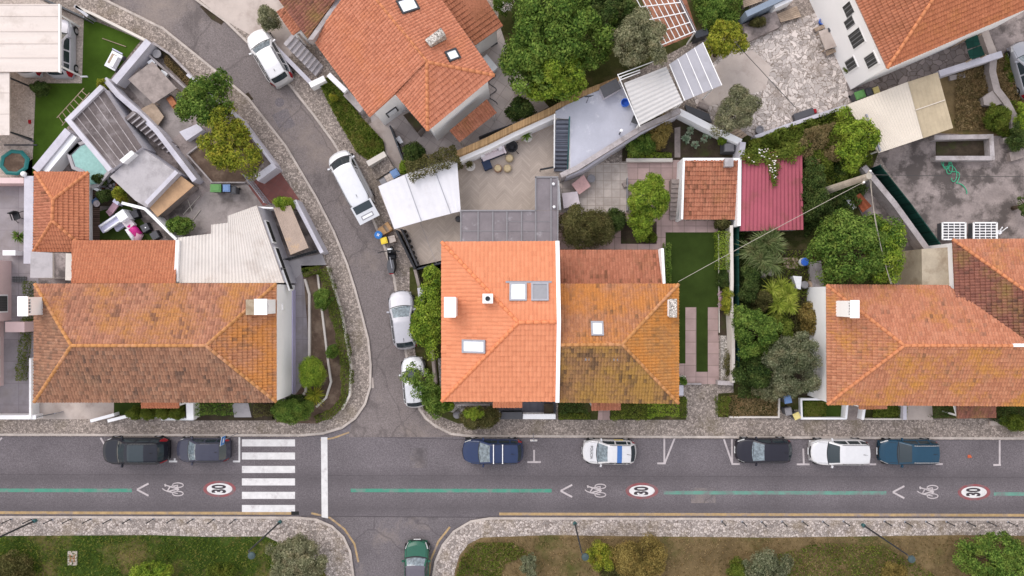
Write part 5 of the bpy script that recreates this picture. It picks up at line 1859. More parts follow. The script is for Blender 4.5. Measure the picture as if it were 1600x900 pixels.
# trampoline
c = W(23, 254, .7)
tp = thing('trampoline', 'trampoline with a teal padded rim and black mat at the left edge', 'trampoline', (c.x, c.y, .12))
MB().lathe((c.x, c.y, 0), [(.8, .70), (1.0, .72)], 8, sy=.85, rot=R(15)).build('mat', 'soil', tp)
b = MB(); b.lathe((c.x, c.y, 0), [(.82, .68), (1.12, .66), (1.14, .74), (.98, .80), (.82, .76), (.82, .68)], 8, sy=.85, rot=R(15)).build('pad', M['teal_metal'] if False else m_plain('teal_pad', (.012, .13, .125), .5), tp)
for k in range(4):
    t = k * math.pi / 2 + .6
    b = MB(); b.tube((c.x + math.cos(t) * 1.02, c.y + math.sin(t) * .86, .12), (c.x + math.cos(t) * 1.02, c.y + math.sin(t) * .86, .67), .025, .025, 6); b.build('leg', 'grey_metal', tp)
c = W(37, 272, 1.6); b = MB().ball(c, .2); tag(b.build('garden_lamp', 'white_plastic', None, True), 'white ball lamp on the corner of the pink wall', 'lamp')
c = W(46, 190, .2); b = MB().box((c.x, c.y, .13), (.16, .3, .12), taper=.8); tag(b.build('toy', 'tail'), 'small red toy dropped on the pebbled drive', 'toy')
shrub('dark grey round shrub on the corner of the artificial lawn', (65, 140), (13, 12), .7, 'leaf_dark', .1)
for k, (p, q) in enumerate((((20, 208), (52, 221)), ((5, 226), (56, 226)))):
    A, B = W(*p, .3), W(*q, .3)
    tag(MB().tube((A.x, A.y, .2), (B.x, B.y, .2), .06, .06, 6).build('pipe', 'dark_grey'), ['short dark pipe slanting across the pebbled drive', 'long dark pipe lying above the trampoline'][k], 'pipe')
# lawn toys
c = W(178, 95, .5)
tb = thing('outdoor_cart', 'white outdoor cart standing on the artificial lawn', 'cart', (c.x, c.y, .13), R(-28))
MB().box((0, 0, .35), (.85, 1.25, .08)).build('tray', 'white_plastic', tb, False, True)
MB().box((-.1, .05, .44), (.35, .75, .06)).build('board', 'plank', tb, False, True)
MB().box((.22, -.05, .44), (.34, .9, .3), taper=.9).build('box', 'white_plastic', tb, False, True)
MB().tube((-.4, .72, .5), (.4, .72, .5), .05, .05, 8).build('handle', 'lilac_plastic', tb, False, True)
for sx in (-1, 1):
    for sy in (-1, 1):
        MB().tube((sx * .42, sy * .5, .17), (sx * .47, sy * .5, .17), .17, .17, 12).build('wheel', 'dark_grey', tb, False, True)
A, B = W(160, 60, .2), W(197, 73, .2)
tag(MB().tube(A, B, .03, .03, 6).build('pole', 'plank'), 'thin wooden pole lying on the artificial lawn', 'pole')
tag(MB().box((W(134, 121).x, W(134, 121).y, .13), (.5, .1, .12)).build('plank', 'white_plastic'), 'short white plank at the edge of the artificial lawn', 'plank')
# cluttered yard
c = W(245, 84, .6)
po = thing('plant_pot', 'round black pot with a grey rim in the corner bed', 'pot', (c.x, c.y, .13))
MB().lathe((c.x, c.y, .13), [(.2, 0), (.3, .45), (.24, .46), (.2, .3)], 18).build('pot', 'dark_grey', po)
MB().lathe((c.x, c.y, .13), [(.24, .462), (.31, .45), (.31, .49), (.24, .49)], 18).build('rim', 'mid_grey', po)
wall('low concrete kerb between the corner bed and the cluttered yard', [(229, 83), (290, 138)], .16, .5, 'grey_wall')
crate('potting_bench', 'low grey slab bench beside the thick pale wall', 'bench', [(198, 112), (214, 100), (222, 112), (206, 124)], .13, .5, 'grey_wall', 'plank_grey')
table('work_table', 'large weathered plank table in the cluttered yard', 'table', [(200, 124), (238, 96), (276, 138), (240, 162)], .95, 'plank_grey', 'plank')
sheet_roof('board_pile', 'brown board cover lying below the plank table', 'boards', [zz([(216, 172), (240, 160), (256, 182), (244, 200)], .5)], ['plank'], .5, .015, .5)
for k, (p, s, mt) in enumerate((((237, 98), .35, 'white_plastic'), ((243, 104), .3, 'concrete_light'), ((256, 116), .4, 'white_plastic'), ((231, 112), .32, 'white_plastic'))):
    c = W(p[0], p[1], .4); b = MB().box((c.x, c.y, .13), (s * 1.2, s, .3), .6 + k, taper=.9).box((c.x, c.y, .432), (s * 1.28, s * 1.06, .05), .6 + k)
    tag(b.build('crate', mt), ['small white crate nearest the thick pale wall', 'pale grey crate beside the small white crate', 'larger white crate in the row by the corner bed', 'white crate standing at the corner of the plank table'][k], 'crate')
c = W(250, 108, .3); tag(MB().box((c.x, c.y, .13), (1.5, .5, .15), R(-40), taper=.9).box((c.x, c.y, .283), (1.1, .3, .08), R(-40)).build('tarpaulin', 'soil_dark'), 'dark tarpaulin strip along the corner bed', 'tarpaulin')
c = W(269, 160, .4); tag(MB().box((c.x, c.y, .13), (.42, .9, .3), R(35)).box((c.x + .05, c.y, .432), (.4, .6, .12), R(35)).build('brick_pile', 'brick'), 'pile of red bricks near the cluttered yard wall', 'bricks')
c = W(265, 138, .5); tag(MB().box((c.x, c.y, .13), (.9, .7, .35), R(-35), taper=.85).build('sand_heap', 'concrete_tan'), 'pale heap of sand beside the corner bed', 'heap')
b = MB(); A, B = W(255, 152, .3), W(271, 145, .3)
b.tube(A, B, .05, .05, 6); tag(b.build('bent_pipe', 'concrete_light'), 'pale bent pipe lying across the yard near the bricks', 'pipe')
crate('freezer_box', 'pale old chest lying beside the young tree', 'box', [(280, 206), (309, 193), (317, 203), (291, 220)], .13, .7, 'lilac_wall', 'lilac_wall')
for k, (p, q) in enumerate((((275, 318), (297, 300)), ((286, 335), (312, 306)), ((293, 312), (300, 330)), ((300, 345), (313, 328)))):
    A, B = W(*p, .2), W(*q, .2)
    tag(MB().tube((A.x, A.y, .17), (B.x, B.y, .19), .03, .03, 5).build('rod', 'wire'), 'thin pale rod lying on the concrete below the plywood roof', 'rod', 'rods on the concrete yard')
wall('thin pale wall between the young tree and the curving street', [(292, 116), (372, 184), (428, 258)], .2, 1.3, 'lilac_wall')
wall('short return of the street wall above the red paved drive', [(429, 258), (400, 279)], .45, 1.4, 'lilac_wall')
wall('low kerb around the square soil bed', [(323, 217), (292, 241), (331, 285), (383, 285)], .1, .3, 'grey_wall')
wall('dusty wall along the street side of the corner bed', [(238, 66), (265, 84), (304, 124)], .16, .6, 'grey_wall')
bars_gate('pale ornate sliding gate above the red paved drive', (392, 278), (424, 320), 1.5, 'grey_metal', ornate=True)
wall('white gate track at the top corner of the white corrugated roof', [(402, 324), (427, 325)], .12, 1.6, 'white_wall')
bin_('green-lidded wheelie bin beside a blue-lidded one in the concrete yard', (337, 294), 0, 'green_bin', s=(.75, .55))
bin_('blue-lidded wheelie bin in the concrete yard', (354, 294), 0, 'blue_bin', s=(.5, .5))
bin_('dark bin half hidden behind the blue-lidded bin', (365, 297), 0, 'dark_grey', s=(.35, .5), z=.9)
sheet_roof('board_cover', 'worn brown ribbed cover over the narrow side yard by the street', 'canopy', [zz([(427, 325), (454, 321), (482, 387), (454, 398)], 2.1)], ['wood_sheet'], .16, .012, 2.0, postpts=[(427, 325), (454, 321), (482, 387), (454, 398)], postmat='plank_grey')
wall('pale lilac wall along the street beside the brown ribbed cover', [(460, 313), (503, 395)], .26, 1.5, 'lilac_wall')
bars_gate('black wrought-iron gate at the foot of the brown ribbed cover', (446, 408), (500, 393), 1.2, 'dark_metal')
wall('white low wall along the outer hedge of the corner garden', [(511, 416), (533, 488), (548, 573), (546, 618), (534, 640)], .14, .5, 'cream_wall')
wall('pale kerb curving through the middle of the corner garden', [(496, 429), (503, 488), (513, 570), (517, 597), (509, 622), (494, 636)], .14, .3, 'cream_wall')
wall('pale kerb beside the side path of the corner garden', [(476, 436), (483, 460), (483, 560), (477, 612), (470, 622)], .16, .35, 'cream_wall')
hedge('tall clipped hedge curving along the outside of the corner garden', [(503, 420), (511, 445), (523, 490), (536, 545), (541, 600)], .65, 1.0, 'leaf_hedge')
hedge('low straggly hedge rounding the bottom of the corner garden', [(541, 602), (534, 630), (515, 648), (492, 656)], .5, .6, 'leaf_hedge')
hedge('short clipped hedge across the top of the corner garden', [(472, 426), (500, 420)], .5, 1.0, 'leaf_hedge')
shrub('medium round green shrub in the corner garden', (505, 467), (13, 18), 1.2, 'leaf_green', .1)
shrub('small round green shrub below the medium one in the corner garden', (520, 549), (9.5, 12), .9, 'leaf_green', .09)
shrub('bright lime ball shrub beside the white house wall', (490, 581), (20, 23), 1.5, 'leaf_yellow' if False else 'leaf_bright', .09, irr=.05, name='ball_shrub', dens=1.6, clump=.5)
blades('pale spiky plant below the lime ball shrub', (490, 618), 21, .9, 'leaf_yellow', 110)
shrub('big round dark green bush at the corner of the brown-roofed house', (458, 641), (29, 21), 1.6, 'leaf_green', .1, irr=.08, dens=1.4)
shrub('dark low shrub tucked between the big bush and the spiky plant', (462, 625), (18, 9), .8, 'leaf_dark', .1)
shrub('bright young shrub above the brown ribbed cover', (447, 320), (16, 13), 1.3, 'leaf_bright', .13)
shrub('glossy dark shrub between the plywood roof and the white corrugated roof', (284, 353), (20, 14), 1.2, 'leaf_green', .17)
shrub('yellowing plant in the planter beside the dark slab roof', (164, 136), (7, 10), .9, 'leaf_yellow', .12, name='plant', cat='plant')
tree('dark green young tree above its yellow-green neighbour beside the street', (326, 158), (43, 42), 3.0, 'leaf_green', .22, irr=.3)
tree('yellow-green tree over the square soil bed', (362, 226), (42, 50), 2.8, 'leaf_yellow', .22, irr=.35, dens=.8)
# play corner
sl = thing('toy_slide', 'white toy slide tower with a magenta tunnel slide', 'slide', W(198, 342, .13))


def loc_box(p, z, size, ang, name, mat, par, taper=1.0):
    c = W(p[0], p[1], z)
    return MB().box((c.x, c.y, z - size[2]), size, R(ang), taper=taper).build(name, mat, par)


loc_box((174, 347), .75, (1.9, .62, .12), 34, 'ramp', 'lilac_plastic', sl)
loc_box((171, 343), .95, (1.7, .1, .22), 34, 'side_rail', 'white_plastic', sl)
loc_box((178, 351), .95, (1.7, .1, .22), 34, 'side_rail', 'white_plastic', sl)
loc_box((190, 337), 1.2, (.7, .75, 1.0), 34, 'tower', 'white_plastic', sl, .92)
loc_box((200, 349), .8, (.7, .6, .35), -48, 'bridge', 'blush', sl)
A, B = W(203, 352, .55), W(218, 368, .35)
MB().tube(A, B, .3, .3, 16).build('tunnel', 'pink_plastic', sl, True)
A, B = W(199, 357, .5), W(211, 375, .2)
MB().tube(A, B, .2, .2, 12).build('chute', 'white_plastic', sl, True)
A, B = W(219, 365, .5), W(214, 376, .25)
MB().tube(A, B, .26, .24, 12).build('chute_mouth', 'rose_plastic', sl, True)
loc_box((187, 352), .35, (.9, .5, .2), 34, 'base', 'lilac_plastic', sl)
s2 = thing('toy_slide', 'small rose-coloured toddler slide beside the white slide tower', 'slide', W(178, 322, .13))
loc_box((182, 314), .75, (.45, .5, .6), 55, 'platform', 'lilac_plastic', s2, .9)
loc_box((177, 324), .5, (.75, .45, .12), 55, 'chute', 'rose_plastic', s2)
loc_box((171, 332), .28, (.35, .45, .14), 40, 'chute_mouth', 'rose_plastic', s2)
for k, (p, a) in enumerate((((211, 335), 20), ((228, 356), 28), ((243, 368), 30))):
    c = W(p[0], p[1], .42)
    r = thing('stool', ['dark cube stool nearest the flat grey roof', 'dark cube stool with a pale dot, the middle of three', 'dark cube stool closest to the orange lean-to roof'][k], 'stool', (c.x, c.y, .13), R(a), 'dark stools in the play corner')
    MB().box((0, 0, 0), (.62, .62, .40), taper=.88).build('body', 'black', r, False, True)
    MB().box((0, 0, .402), (.56, .56, .05), taper=.94).build('seat', 'dark_grey', r, False, True)
    if k == 1:
        MB().lathe((.05, -.03, .453), [(.05, 0), (.05, .02)], 10).build('dot', 'white_plastic', r, False, True)
c = W(144, 314, .3); tag(MB().box((c.x, c.y, .15), (.5, .28, .10), R(25), taper=.7).box((c.x + .2, c.y + .1, .15), (.25, .3, .14), R(50), taper=.6).build('towel', 'blue_bin'), 'crumpled blue towel on the dark deck', 'towel')
c = W(151, 318, .3); tag(MB().lathe((c.x, c.y, .15), [(.16, 0), (.25, .16), (.2, .2), (.08, .12)], 14).build('basket', 'blush'), 'peach-coloured round basket beside the blue towel', 'basket')
c = W(168, 285, .4); b = MB()
for k in range(26):
    t = k * .24
    b.tube((c.x + .55 * math.cos(t), c.y + .8 * math.sin(t), .22), (c.x + .55 * math.cos(t + .24), c.y + .8 * math.sin(t + .24), .22), .06, .06, 6)
tag(b.build('bed_edging', 'rust'), 'rusty ring edging around the dark pebbled bed', 'edging')
for k in range(7):
    c = W(170 + 8 * math.cos(k * 1.9), 288 + 10 * math.sin(k * 2.3), .2)
    tag(MB().ball((c.x, c.y, .17), .13 + .03 * (k % 3), .6, 8).build('pebble', ['mid_grey', 'grey_wall', 'soil_dark'][k % 3], None, True), 'rounded stone inside the rusty ring edging', 'stone', 'stones in the dark bed')
shrub('yellow-green shrub at the lower corner of the flat grey roof', (190, 305), (9, 12), 1.0, 'leaf_yellow', .11)
shrub('dark shrub between the pool and the rusty ring edging', (158, 280), (12, 9), .7, 'leaf_dark', .1)
shrub('dark round shrub above the toddler slide', (164, 306), (11, 10), .7, 'leaf_dark', .1)
wall('white low wall between the pool and the deck', [(141, 291), (157, 299)], .2, 1.0, 'white_wall')
wall('white kerb wall below the flat grey roof', [(190, 317), (226, 326), (275, 374)], .2, 1.5, 'white_wall')
# left patio
c = W(27, 338, .5)
r = thing('garden_chair', 'black garden chair on the grey patio at the left edge', 'chair', (c.x, c.y, .13), R(20))
MB().box((0, 0, .42), (.5, .5, .06)).build('seat', 'black', r, False, True)
MB().box((0, .25, .49), (.5, .06, .45)).build('backrest', 'black', r, False, True)
for sx in (-1, 1):
    for sy in (-1, 1):
        MB().tube((sx * .34, sy * .34, 0), (sx * .2, sy * .2, .42), .025, .025, 6).build('leg', 'black', r, False, True)
    MB().box((sx * .28, 0, .6), (.06, .5, .05)).build('armrest', 'black', r, False, True)
blades('potted palm on the grey patio at the left edge', (22, 368), 13, 1.0, 'leaf_green', 60, 'palm', cat='plant', w=.06)
crate('cabinet', 'white cabinet with a dark end near the pink house', 'cabinet', [(4, 391), (24, 391), (24, 399), (4, 399)], .13, .9, 'white_plastic')
crate('barred_hatch', 'barred grey hatch beside the pink house wall', 'hatch', [(19, 432), (40, 432), (40, 441), (19, 441)], .13, .3, 'grey_wall', 'shutter')
hedge('long thin hedge in the lane beside the pink house', [(40, 440), (37, 500), (27, 594)], .32, .9, 'leaf_hedge')
wall('white low wall at the bottom left along the pavement', [(-60, 652), (56, 652)], .3, .9, 'white_wall')
fence('white railing left of the long brown-roofed house', [(47, 560), (47, 654)], 1.0, 'white_metal', 2.0, th=.15, postmat='white_metal')
for k, (p, q) in enumerate((((141, 658), (178, 648)), ((168, 658), (200, 650)))):
    wall(['first slanting white wall by the lawn below the brown-roofed house', 'second slanting white wall by the lawn below the brown-roofed house'][k], [p, q], .22, .8, 'white_wall')
wall('white wall below the dark turf of the brown-roofed house', [(201, 651), (252, 651)], .22, .8, 'white_wall')
wall('white pier between the ball shrubs and the hedge of the front garden', [(296, 630), (297, 655)], .5, 1.1, 'white_wall')
wall('white low wall in front of the ball shrubs', [(252, 655), (302, 655)], .16, .7, 'white_wall')
fence('dark gate at the left end of the front garden', [(57, 652), (86, 646)], 1.0, 'dark_metal', 1.4, cat='gate')
for k, x in enumerate((213, 233, 258, 278)):
    shrub('clipped green ball shrub in the front garden row', (x, 645), (11, 10), .9, 'leaf_hedge', .07, name='ball_shrub', group='ball shrubs in the front garden row', irr=.05, clump=.5, dens=1.4)
hedge('green hedge right of the white pier in the front garden', [(306, 640), (362, 640)], .75, 1.0, 'leaf_green')
hedge('brownish low hedge between the pale path and the big bush', [(396, 642), (430, 642)], .75, .8, 'leaf_brown')

# ---- street side of the middle block
wall('white stair wall beside the white off-road car', [(425, 68), (486, 130)], .3, .8, 'lilac_wall')
steps('garden_steps', 'pale stone steps beside the salmon-roofed house', [(494, 120), (506, 104), (457, 52), (443, 68)], .2, 2.0, 9, ['concrete_light'])
wall('white wall at the foot of the pale stone steps', [(484, 133), (507, 122)], .4, .9, 'white_wall')
wall('white wall strip under the eave of the salmon-roofed house', [(513, 116), (540, 142)], .35, 1.3, 'white_wall')
wall('grey slab wall below the white strip under the eave', [(540, 145), (566, 172)], .5, 1.0, 'grey_wall')
shrub('grey-green bush at the top of the street beside the brown porch', (421, 31), (17, 17), 1.2, 'leaf_olive', .13)
shrub('yellow weed clump in the grass bank', (522, 154), (6, 6), .6, 'leaf_yellow', .1)
fence('dark fence along the edge of the upper yard', [(609, 196), (634, 262)], 1.4, 'dark_metal', 1.5, th=.1)
steps('stone_steps', 'worn stone steps at the lower end of the grass bank', [(574, 258), (588, 281), (616, 263), (604, 242)], .15, .75, 5, ['cobble'])
wall('cream wall beside the worn stone steps', [(574, 256), (602, 240)], .4, 1.1, 'cream_wall')
bin_('blue-lidded bin behind the white awning roof', (617, 271), 30, 'blue_bin', s=(.55, .55))
bin_('cream-lidded bin beside the blue-lidded one behind the white awning roof', (608, 278), 30, 'pave_cream', s=(.5, .5))
bin_('grey-lidded bin at the corner of the white awning roof', (600, 284), 30, 'mid_grey', s=(.5, .5), z=.95)
shrub('fresh green climber at the end of the dark fence', (632, 262), (8, 12), .9, 'leaf_bright', .12)
shrub('flax-like dark shrub in the corner of the upper yard', (650, 242), (20, 17), 1.3, 'leaf_dark', .18)
blades('pale strappy plant in the corner of the upper yard', (652, 244), 17, 1.9, 'leaf_yellow', 34)
hedge('overgrown brown-green hedge spilling over the white awning roof', [(636, 268), (665, 259), (690, 247), (714, 238)], 1.15, 3.0, 'leaf_brown', .12, dens=1.5)
crate('dark_store_box', 'dark wooden lean-to store against the salmon-roofed house', 'store', [(630, 180), (640, 175), (660, 198), (652, 207)], .13, 1.8, 'plank_grey', 'soil_dark')
crate('meter_box', 'white box beside the dark fence of the upper yard', 'box', [(618, 216), (624, 212), (630, 222), (625, 225)], .13, .9, 'white_plastic')
wall('reed screen along the top of the white terrace wall', [(712, 241), (760, 220), (800, 200), (862, 172), (900, 150), (968, 124)], .42, 2.2, 'bamboo', name='reed_screen', cat='screen')
wall('white wall behind the lounge sofa', [(717, 249), (762, 230), (808, 207), (866, 181)], .38, 1.7, 'white_wall')
wall('dark railing edge of the upper yard', [(748, 214), (775, 203), (800, 194)], .06, .9, 'dark_metal', name='railing', cat='railing')
shrub('dark glossy bush at the end of the upper yard', (812, 172), (25, 18), 1.2, 'leaf_dark', .17)
c = W(814, 146, .15); tag(MB().lathe((c.x, c.y, .13), [(.5, 0), (.5, .04)], 22).build('planting_circle', 'plank_grey'), 'round grey planting circle in the upper yard', 'stone')
c = W(770, 66, .2); tag(MB().box((c.x, c.y, .135), (.6, .5, .03), R(30)).box((c.x, c.y, .167), (.5, .4, .01), R(30)).build('doormat', 'dark_grey'), 'dark doormat outside the orange roof wing', 'mat')
c = W(764, 100, .6); tag(MB().box((c.x, c.y, .13), (1.2, .6, .5), R(-50), taper=.9).box((c.x, c.y, .633), (1.25, .65, .04), R(-50)).build('garden_chest', 'white_plastic'), 'white chest half under the eave of the salmon roof', 'box')
b = MB()
pts = [W(768 + 6 * math.sin(k * .9) + k * .2, 112 + k * 3.2, .16) for k in range(17)]
b.path([tuple(p) for p in pts], .03, 5)
tag(b.build('garden_hose', 'dark_grey'), 'dark garden hose snaking over the upper yard', 'hose')

# ---- lower terrace of the middle house
aw = sheet_roof('awning_roof', 'white sheet awning roof beside the herringbone terrace', 'canopy',
                [zz([(591, 291), (632, 273), (658, 346), (616, 358)], 2.4), zz([(633, 272.5), (676, 258), (704, 334), (659, 345.5)], 2.41), zz([(677, 257.5), (714, 249), (720, 330), (705, 333.5)], 2.42)],
                ['awning', 'awning', 'awning'], .5, .006, 2.35, postpts=[(591, 291), (714, 249), (720, 330), (616, 358)])
for q in ((632.5, 273, 658.5, 346), (676.5, 258, 704.5, 334)):
    band(MB(), [(q[0], q[1]), (q[2], q[3])], .05, 2.36, 2.45).build('joint_bar', 'grey_metal', aw)
pg = thing('glass_pergola', 'smoked panel pergola roof in an L shape above the orange roof', 'pergola', W(800, 340, .12))
b = MB()
xs = [720, 747, 770, 792, 815, 837, 861, 871.5]
for x0, x1 in zip(xs[:-1], xs[1:]):
    b.prism([XY(p, 2.5) for p in rect(x0, 329, x1, 377)], 2.46, 2.5)
b.prism([XY(p, 2.5) for p in rect(837, 277, 861, 328.6)], 2.46, 2.5)
b.prism([XY(p, 2.5) for p in rect(861.3, 277, 871.5, 328.6)], 2.46, 2.5)
b.build('panels', 'smoke_panel', pg)
for x in xs:
    band(MB(), [(x, 328), (x, 378)], .09, 2.35, 2.56).build('rafter', 'mid_grey', pg)
for p, q in (((719, 329), (837, 329)), ((837, 329), (837, 276)), ((836, 276.5), (872, 276.5)), ((861, 277), (861, 328)), ((871.5, 277), (871.5, 328))):
    band(MB(), [p, q], .1, 2.33, 2.585).build('beam', 'mid_grey', pg)
for y in (346, 361):
    band(MB(), [(792, y), (862, y)], .03, 2.45, 2.53).build('glazing_bar', 'mid_grey', pg)
band(MB(), [(720, 361), (792, 361)], .05, 2.45, 2.535).build('glazing_bar', 'mid_grey', pg)
for x, y in ((721, 330), (838, 278), (870, 278)):
    c = W(x, y, 2.3); MB().box((c.x, c.y, .12), (.1, .1, 2.3)).build('post', 'mid_grey', pg)
for k, (x, y) in enumerate(((865, 287), (866, 323))):
    c = W(x, y, 2.75); tag(MB().lathe((c.x, c.y, 2.51), [(.09, 0), (.11, .14), (.06, .22)], 12).build('spotlight', 'white_plastic'), ['small white spotlight at the top of the pergola roof', 'small white spotlight at the inner corner of the pergola roof'][k], 'lamp')
# sofa group
ang = R(22)
c = W(769, 239, .5)
so = thing('garden_sofa', 'long garden sofa with a navy back and blush seat on the herringbone terrace', 'sofa', (c.x, c.y, .13), ang)
MB().box((0, 0, .05), (1.85, .78, .30)).build('base', 'navy', so, False, True)
MB().box((.02, -.06, .352), (1.72, .6, .12), taper=.97).build('seat', 'blush', so, False, True)
MB().box((-.06, .34, .352), (1.8, .3, .42), taper=.95).build('backrest', 'navy', so, False, True)
MB().box((.90, -.02, .352), (.12, .8, .3)).build('armrest', 'blush', so, False, True)
for x in (-.72, .68):
    MB().box((x, .05, .474), (.4, .34, .22), .2, taper=.7).build('cushion', 'cushion', so, False, True)
for x in (-.38, .22):
    MB().box((x, .08, .474), (.42, .22, .3), -.1, taper=.75).build('cushion', 'blush', so, False, True)
c = W(761, 258, .4)
ot = thing('ottoman', 'navy ottoman at the end of the garden sofa', 'ottoman', (c.x, c.y, .13), ang)
MB().box((0, 0, 0), (.58, .66, .3)).build('base', 'navy', ot, False, True)
MB().box((0, 0, .302), (.62, .7, .13), taper=.95).build('cushion', 'navy', ot, False, True)
c = W(800, 230, .5)
bc = thing('butterfly_chair', 'black butterfly chair at the right end of the garden sofa', 'chair', (c.x, c.y, .13), R(10))
MB().lathe((0, 0, .28), [(.2, 0), (.36, .1), (.44, .3), (.36, .28), (.15, .1)], 12).build('seat', 'black', bc, False, True)
for t in (.6, 2.2, 3.8, 5.4):
    MB().tube((.62 * math.cos(t), .62 * math.sin(t), .02), (.3 * math.cos(t), .3 * math.sin(t), .45), .025, .025, 6).build('leg', 'black', bc, False, True)
for k, (p, lb) in enumerate((((778, 263), 'round woven pouf with a darker rim beside two pale ones'), ((796, 247), 'pale woven pouf nearest the black butterfly chair'), ((793, 263), 'pale woven pouf next to the dark-rimmed pouf'))):
    c = W(p[0], p[1], .4)
    r = thing('pouf', lb, 'pouf', (c.x, c.y, .13), 0, 'woven poufs on the terrace')
    MB().lathe((0, 0, 0), [(.24, 0), (.29, .12), (.29, .28), (.25, .36)], 20).build('body', 'clay' if k == 0 else 'woven', r, False, True)
    MB().lathe((0, 0, .362), [(.25, 0), (.2, .04), (.02, .05)], 20).build('top', 'woven', r, False, True)
for p, lb, rr in (((822, 213), 'spiky plant in a white pot at the right of the butterfly chair', 11), ((733, 258), 'small bushy plant in a white pot at the left of the sofa', 8)):
    c = W(p[0], p[1], .4)
    r = thing('plant_pot', 'round white pot under the ' + ('spiky plant by the butterfly chair' if rr == 11 else 'bushy plant left of the sofa'), 'pot', (c.x + .1, c.y - .1, .13))
    MB().lathe((0, 0, 0), [(.22, 0), (.34, .3), (.36, .42), (.3, .42), (.28, .34)], 20).build('pot', 'pot', r, False, True)
    blades(lb, (p[0], p[1] - 2), rr, 1.0, 'leaf_green' if rr == 11 else 'leaf_brown', 55, 'potted_plant', zb=.5, w=.06)
b = MB(); A, B = W(844, 265, .7), W(866, 261, .7)
b.tube(A, B, .07, .07, 8).tube((A.x, A.y, .13), A, .03, .03, 6).tube((B.x, B.y, .13), B, .03, .03, 6)
tag(b.build('towel_rail', 'dark_metal'), 'dark low rail at the right edge of the terrace', 'rail')
c = W(716, 342, .6); tag(MB().lathe((c.x, c.y, .13), [(.2, 0), (.24, .4), (.15, .7), (.1, .75)], 12).build('gas_bottle', 'dark_grey'), 'dark bottle-shaped container beside the pergola', 'bottle')
fence('black slatted fence between the scooter and the herringbone terrace', [(619, 360), (648, 420)], 1.3, 'black', 1.2, th=.16, postmat='black')
fence('black inner railing beside the row of dark pots', [(627, 358), (652, 416)], .9, 'dark_grey', 1.2, th=.1, postmat='black')
for k, (x, y) in enumerate(((633, 362), (636, 369), (640, 377), (643, 386), (646, 395), (649, 403), (652, 411))):
    c = W(x, y, .35)
    r = thing('plant_pot', 'small dark round pot in the row along the black railing', 'pot', (c.x, c.y, .13), 0, 'dark pots along the black railing')
    MB().lathe((0, 0, 0), [(.1, 0), (.14, .22), (.15, .26), (.12, .26), (.11, .2)], 12).build('pot', 'dark_grey', r, False, True)
    MB().lathe((0, 0, .2), [(.11, 0), (.02, .03)], 10).build('soil', 'soil_dark', r, False, True)
wall('dark wall closing the bottom of the herringbone terrace', [(649, 421), (692, 410)], .12, .8, 'dark_metal')
wall('brown low wall along the street below the black fence', [(648, 421), (660, 470), (676, 560), (680, 600)], .2, .9, 'plank_grey')
wall('seam kerb down the middle of the herringbone terrace', [(656, 346), (682, 412)], .03, .14, 'grey_wall', name='drain_seam', cat='drain')
crate('mail_box', 'white meter cabinet on the street wall above the silver car', 'cabinet', [(652, 450), (660, 449), (662, 467), (654, 468)], .12, 1.1, 'lilac_wall')
tree('long bright bush-like tree left of the clean orange roof', (668, 493), (25, 62), 2.4, 'leaf_bright', .2, irr=.3)
shrub('light green shrub at the top of the strip beside the orange roof', (676, 432), (14, 20), 1.2, 'leaf_bright', .15)
shrub('light green shrub between the strip tree and the roof edge', (680, 470), (10, 26), 1.6, 'leaf_bright', .16)
tree('leafy branch tree hanging over the white car at the corner', (656, 594), (26, 25), 2.6, 'leaf_green', .2, irr=.5, dens=.36, trunk=.07)
shrub('loose green shrub at the corner of the orange house', (682, 622), (22, 28), 1.3, 'leaf_green', .16, dens=.8, irr=.4)
shrub('small green shrub under the corner of the orange roof', (700, 634), (11, 8), .9, 'leaf_bright', .13)
shrub('broad dark flowering bush beside the dark front yard', (748, 652), (33, 18), 1.1, 'leaf_brown', .13, irr=.12, dens=1.3)
shrub('pale green sprigs on top of the broad dark bush', (742, 644), (18, 9), 1.5, 'leaf_bright', .12, dens=.35)
c = W(714, 648, .3); tag(MB().ball((c.x, c.y, .3), .3, .8, 10).build('rock', 'mid_grey'), 'grey boulder left of the broad dark bush', 'rock')
fence('dark posts fence below the eave of the clean orange house', [(710, 633), (765, 633)], .9, 'grey_wall', .8, th=.06)
wall('white front wall of the dark front yard', [(817, 651), (868, 651)], .36, .9, 'white_wall')
crate('front_gate', 'black front gate block beside the white front wall', 'gate', [(784, 644), (816, 644), (816, 655), (784, 655)], .12, 1.0, 'black', 'dark_grey')
wall('white pillar at the left of the black front gate', [(778, 646), (778, 655)], .3, 1.0, 'white_wall')
crate('planter_box', 'dark planter box at the right end of the dark front yard', 'planter', [(850, 631), (865, 631), (865, 648), (850, 648)], .13, .7, 'dark_grey', 'soil_dark')

# ---- right part
hedge('dark shaggy hedge below the left half of the golden roof', [(876, 636), (918, 636)], .8, 1.2, 'leaf_dark')
hedge('low clipped hedge strip along the pavement left of the pink path', [(874, 651), (922, 651)], .35, .8, 'leaf_hedge')
hedge('yellow-green bushy hedge below the golden roof', [(956, 644), (1018, 644)], 1.0, 1.1, 'leaf_hedge', .1)
hedge('bright green hedge below the right corner of the golden roof', [(1012, 642), (1060, 640)], .9, 1.2, 'leaf_bright', .1)
hedge('dark end hedge beside the cobbled drive', [(1066, 622), (1070, 652)], .5, .9, 'leaf_hedge')
wall('grey cobbled drive wall at the end of the pink paving', [(1064, 600), (1096, 600)], .12, .35, 'grey_wall')
crate('gate_pier', 'pale double gate pier at the corner of the golden roof', 'pillar', [(1052, 602), (1068, 602), (1068, 618), (1060, 618)], .12, .9, 'lilac_wall')
shrub('white flowering plant at the corner of the golden roof', (1065, 594), (7, 7), .7, 'leaf_green', .1, name='flowering_plant', cat='plant')
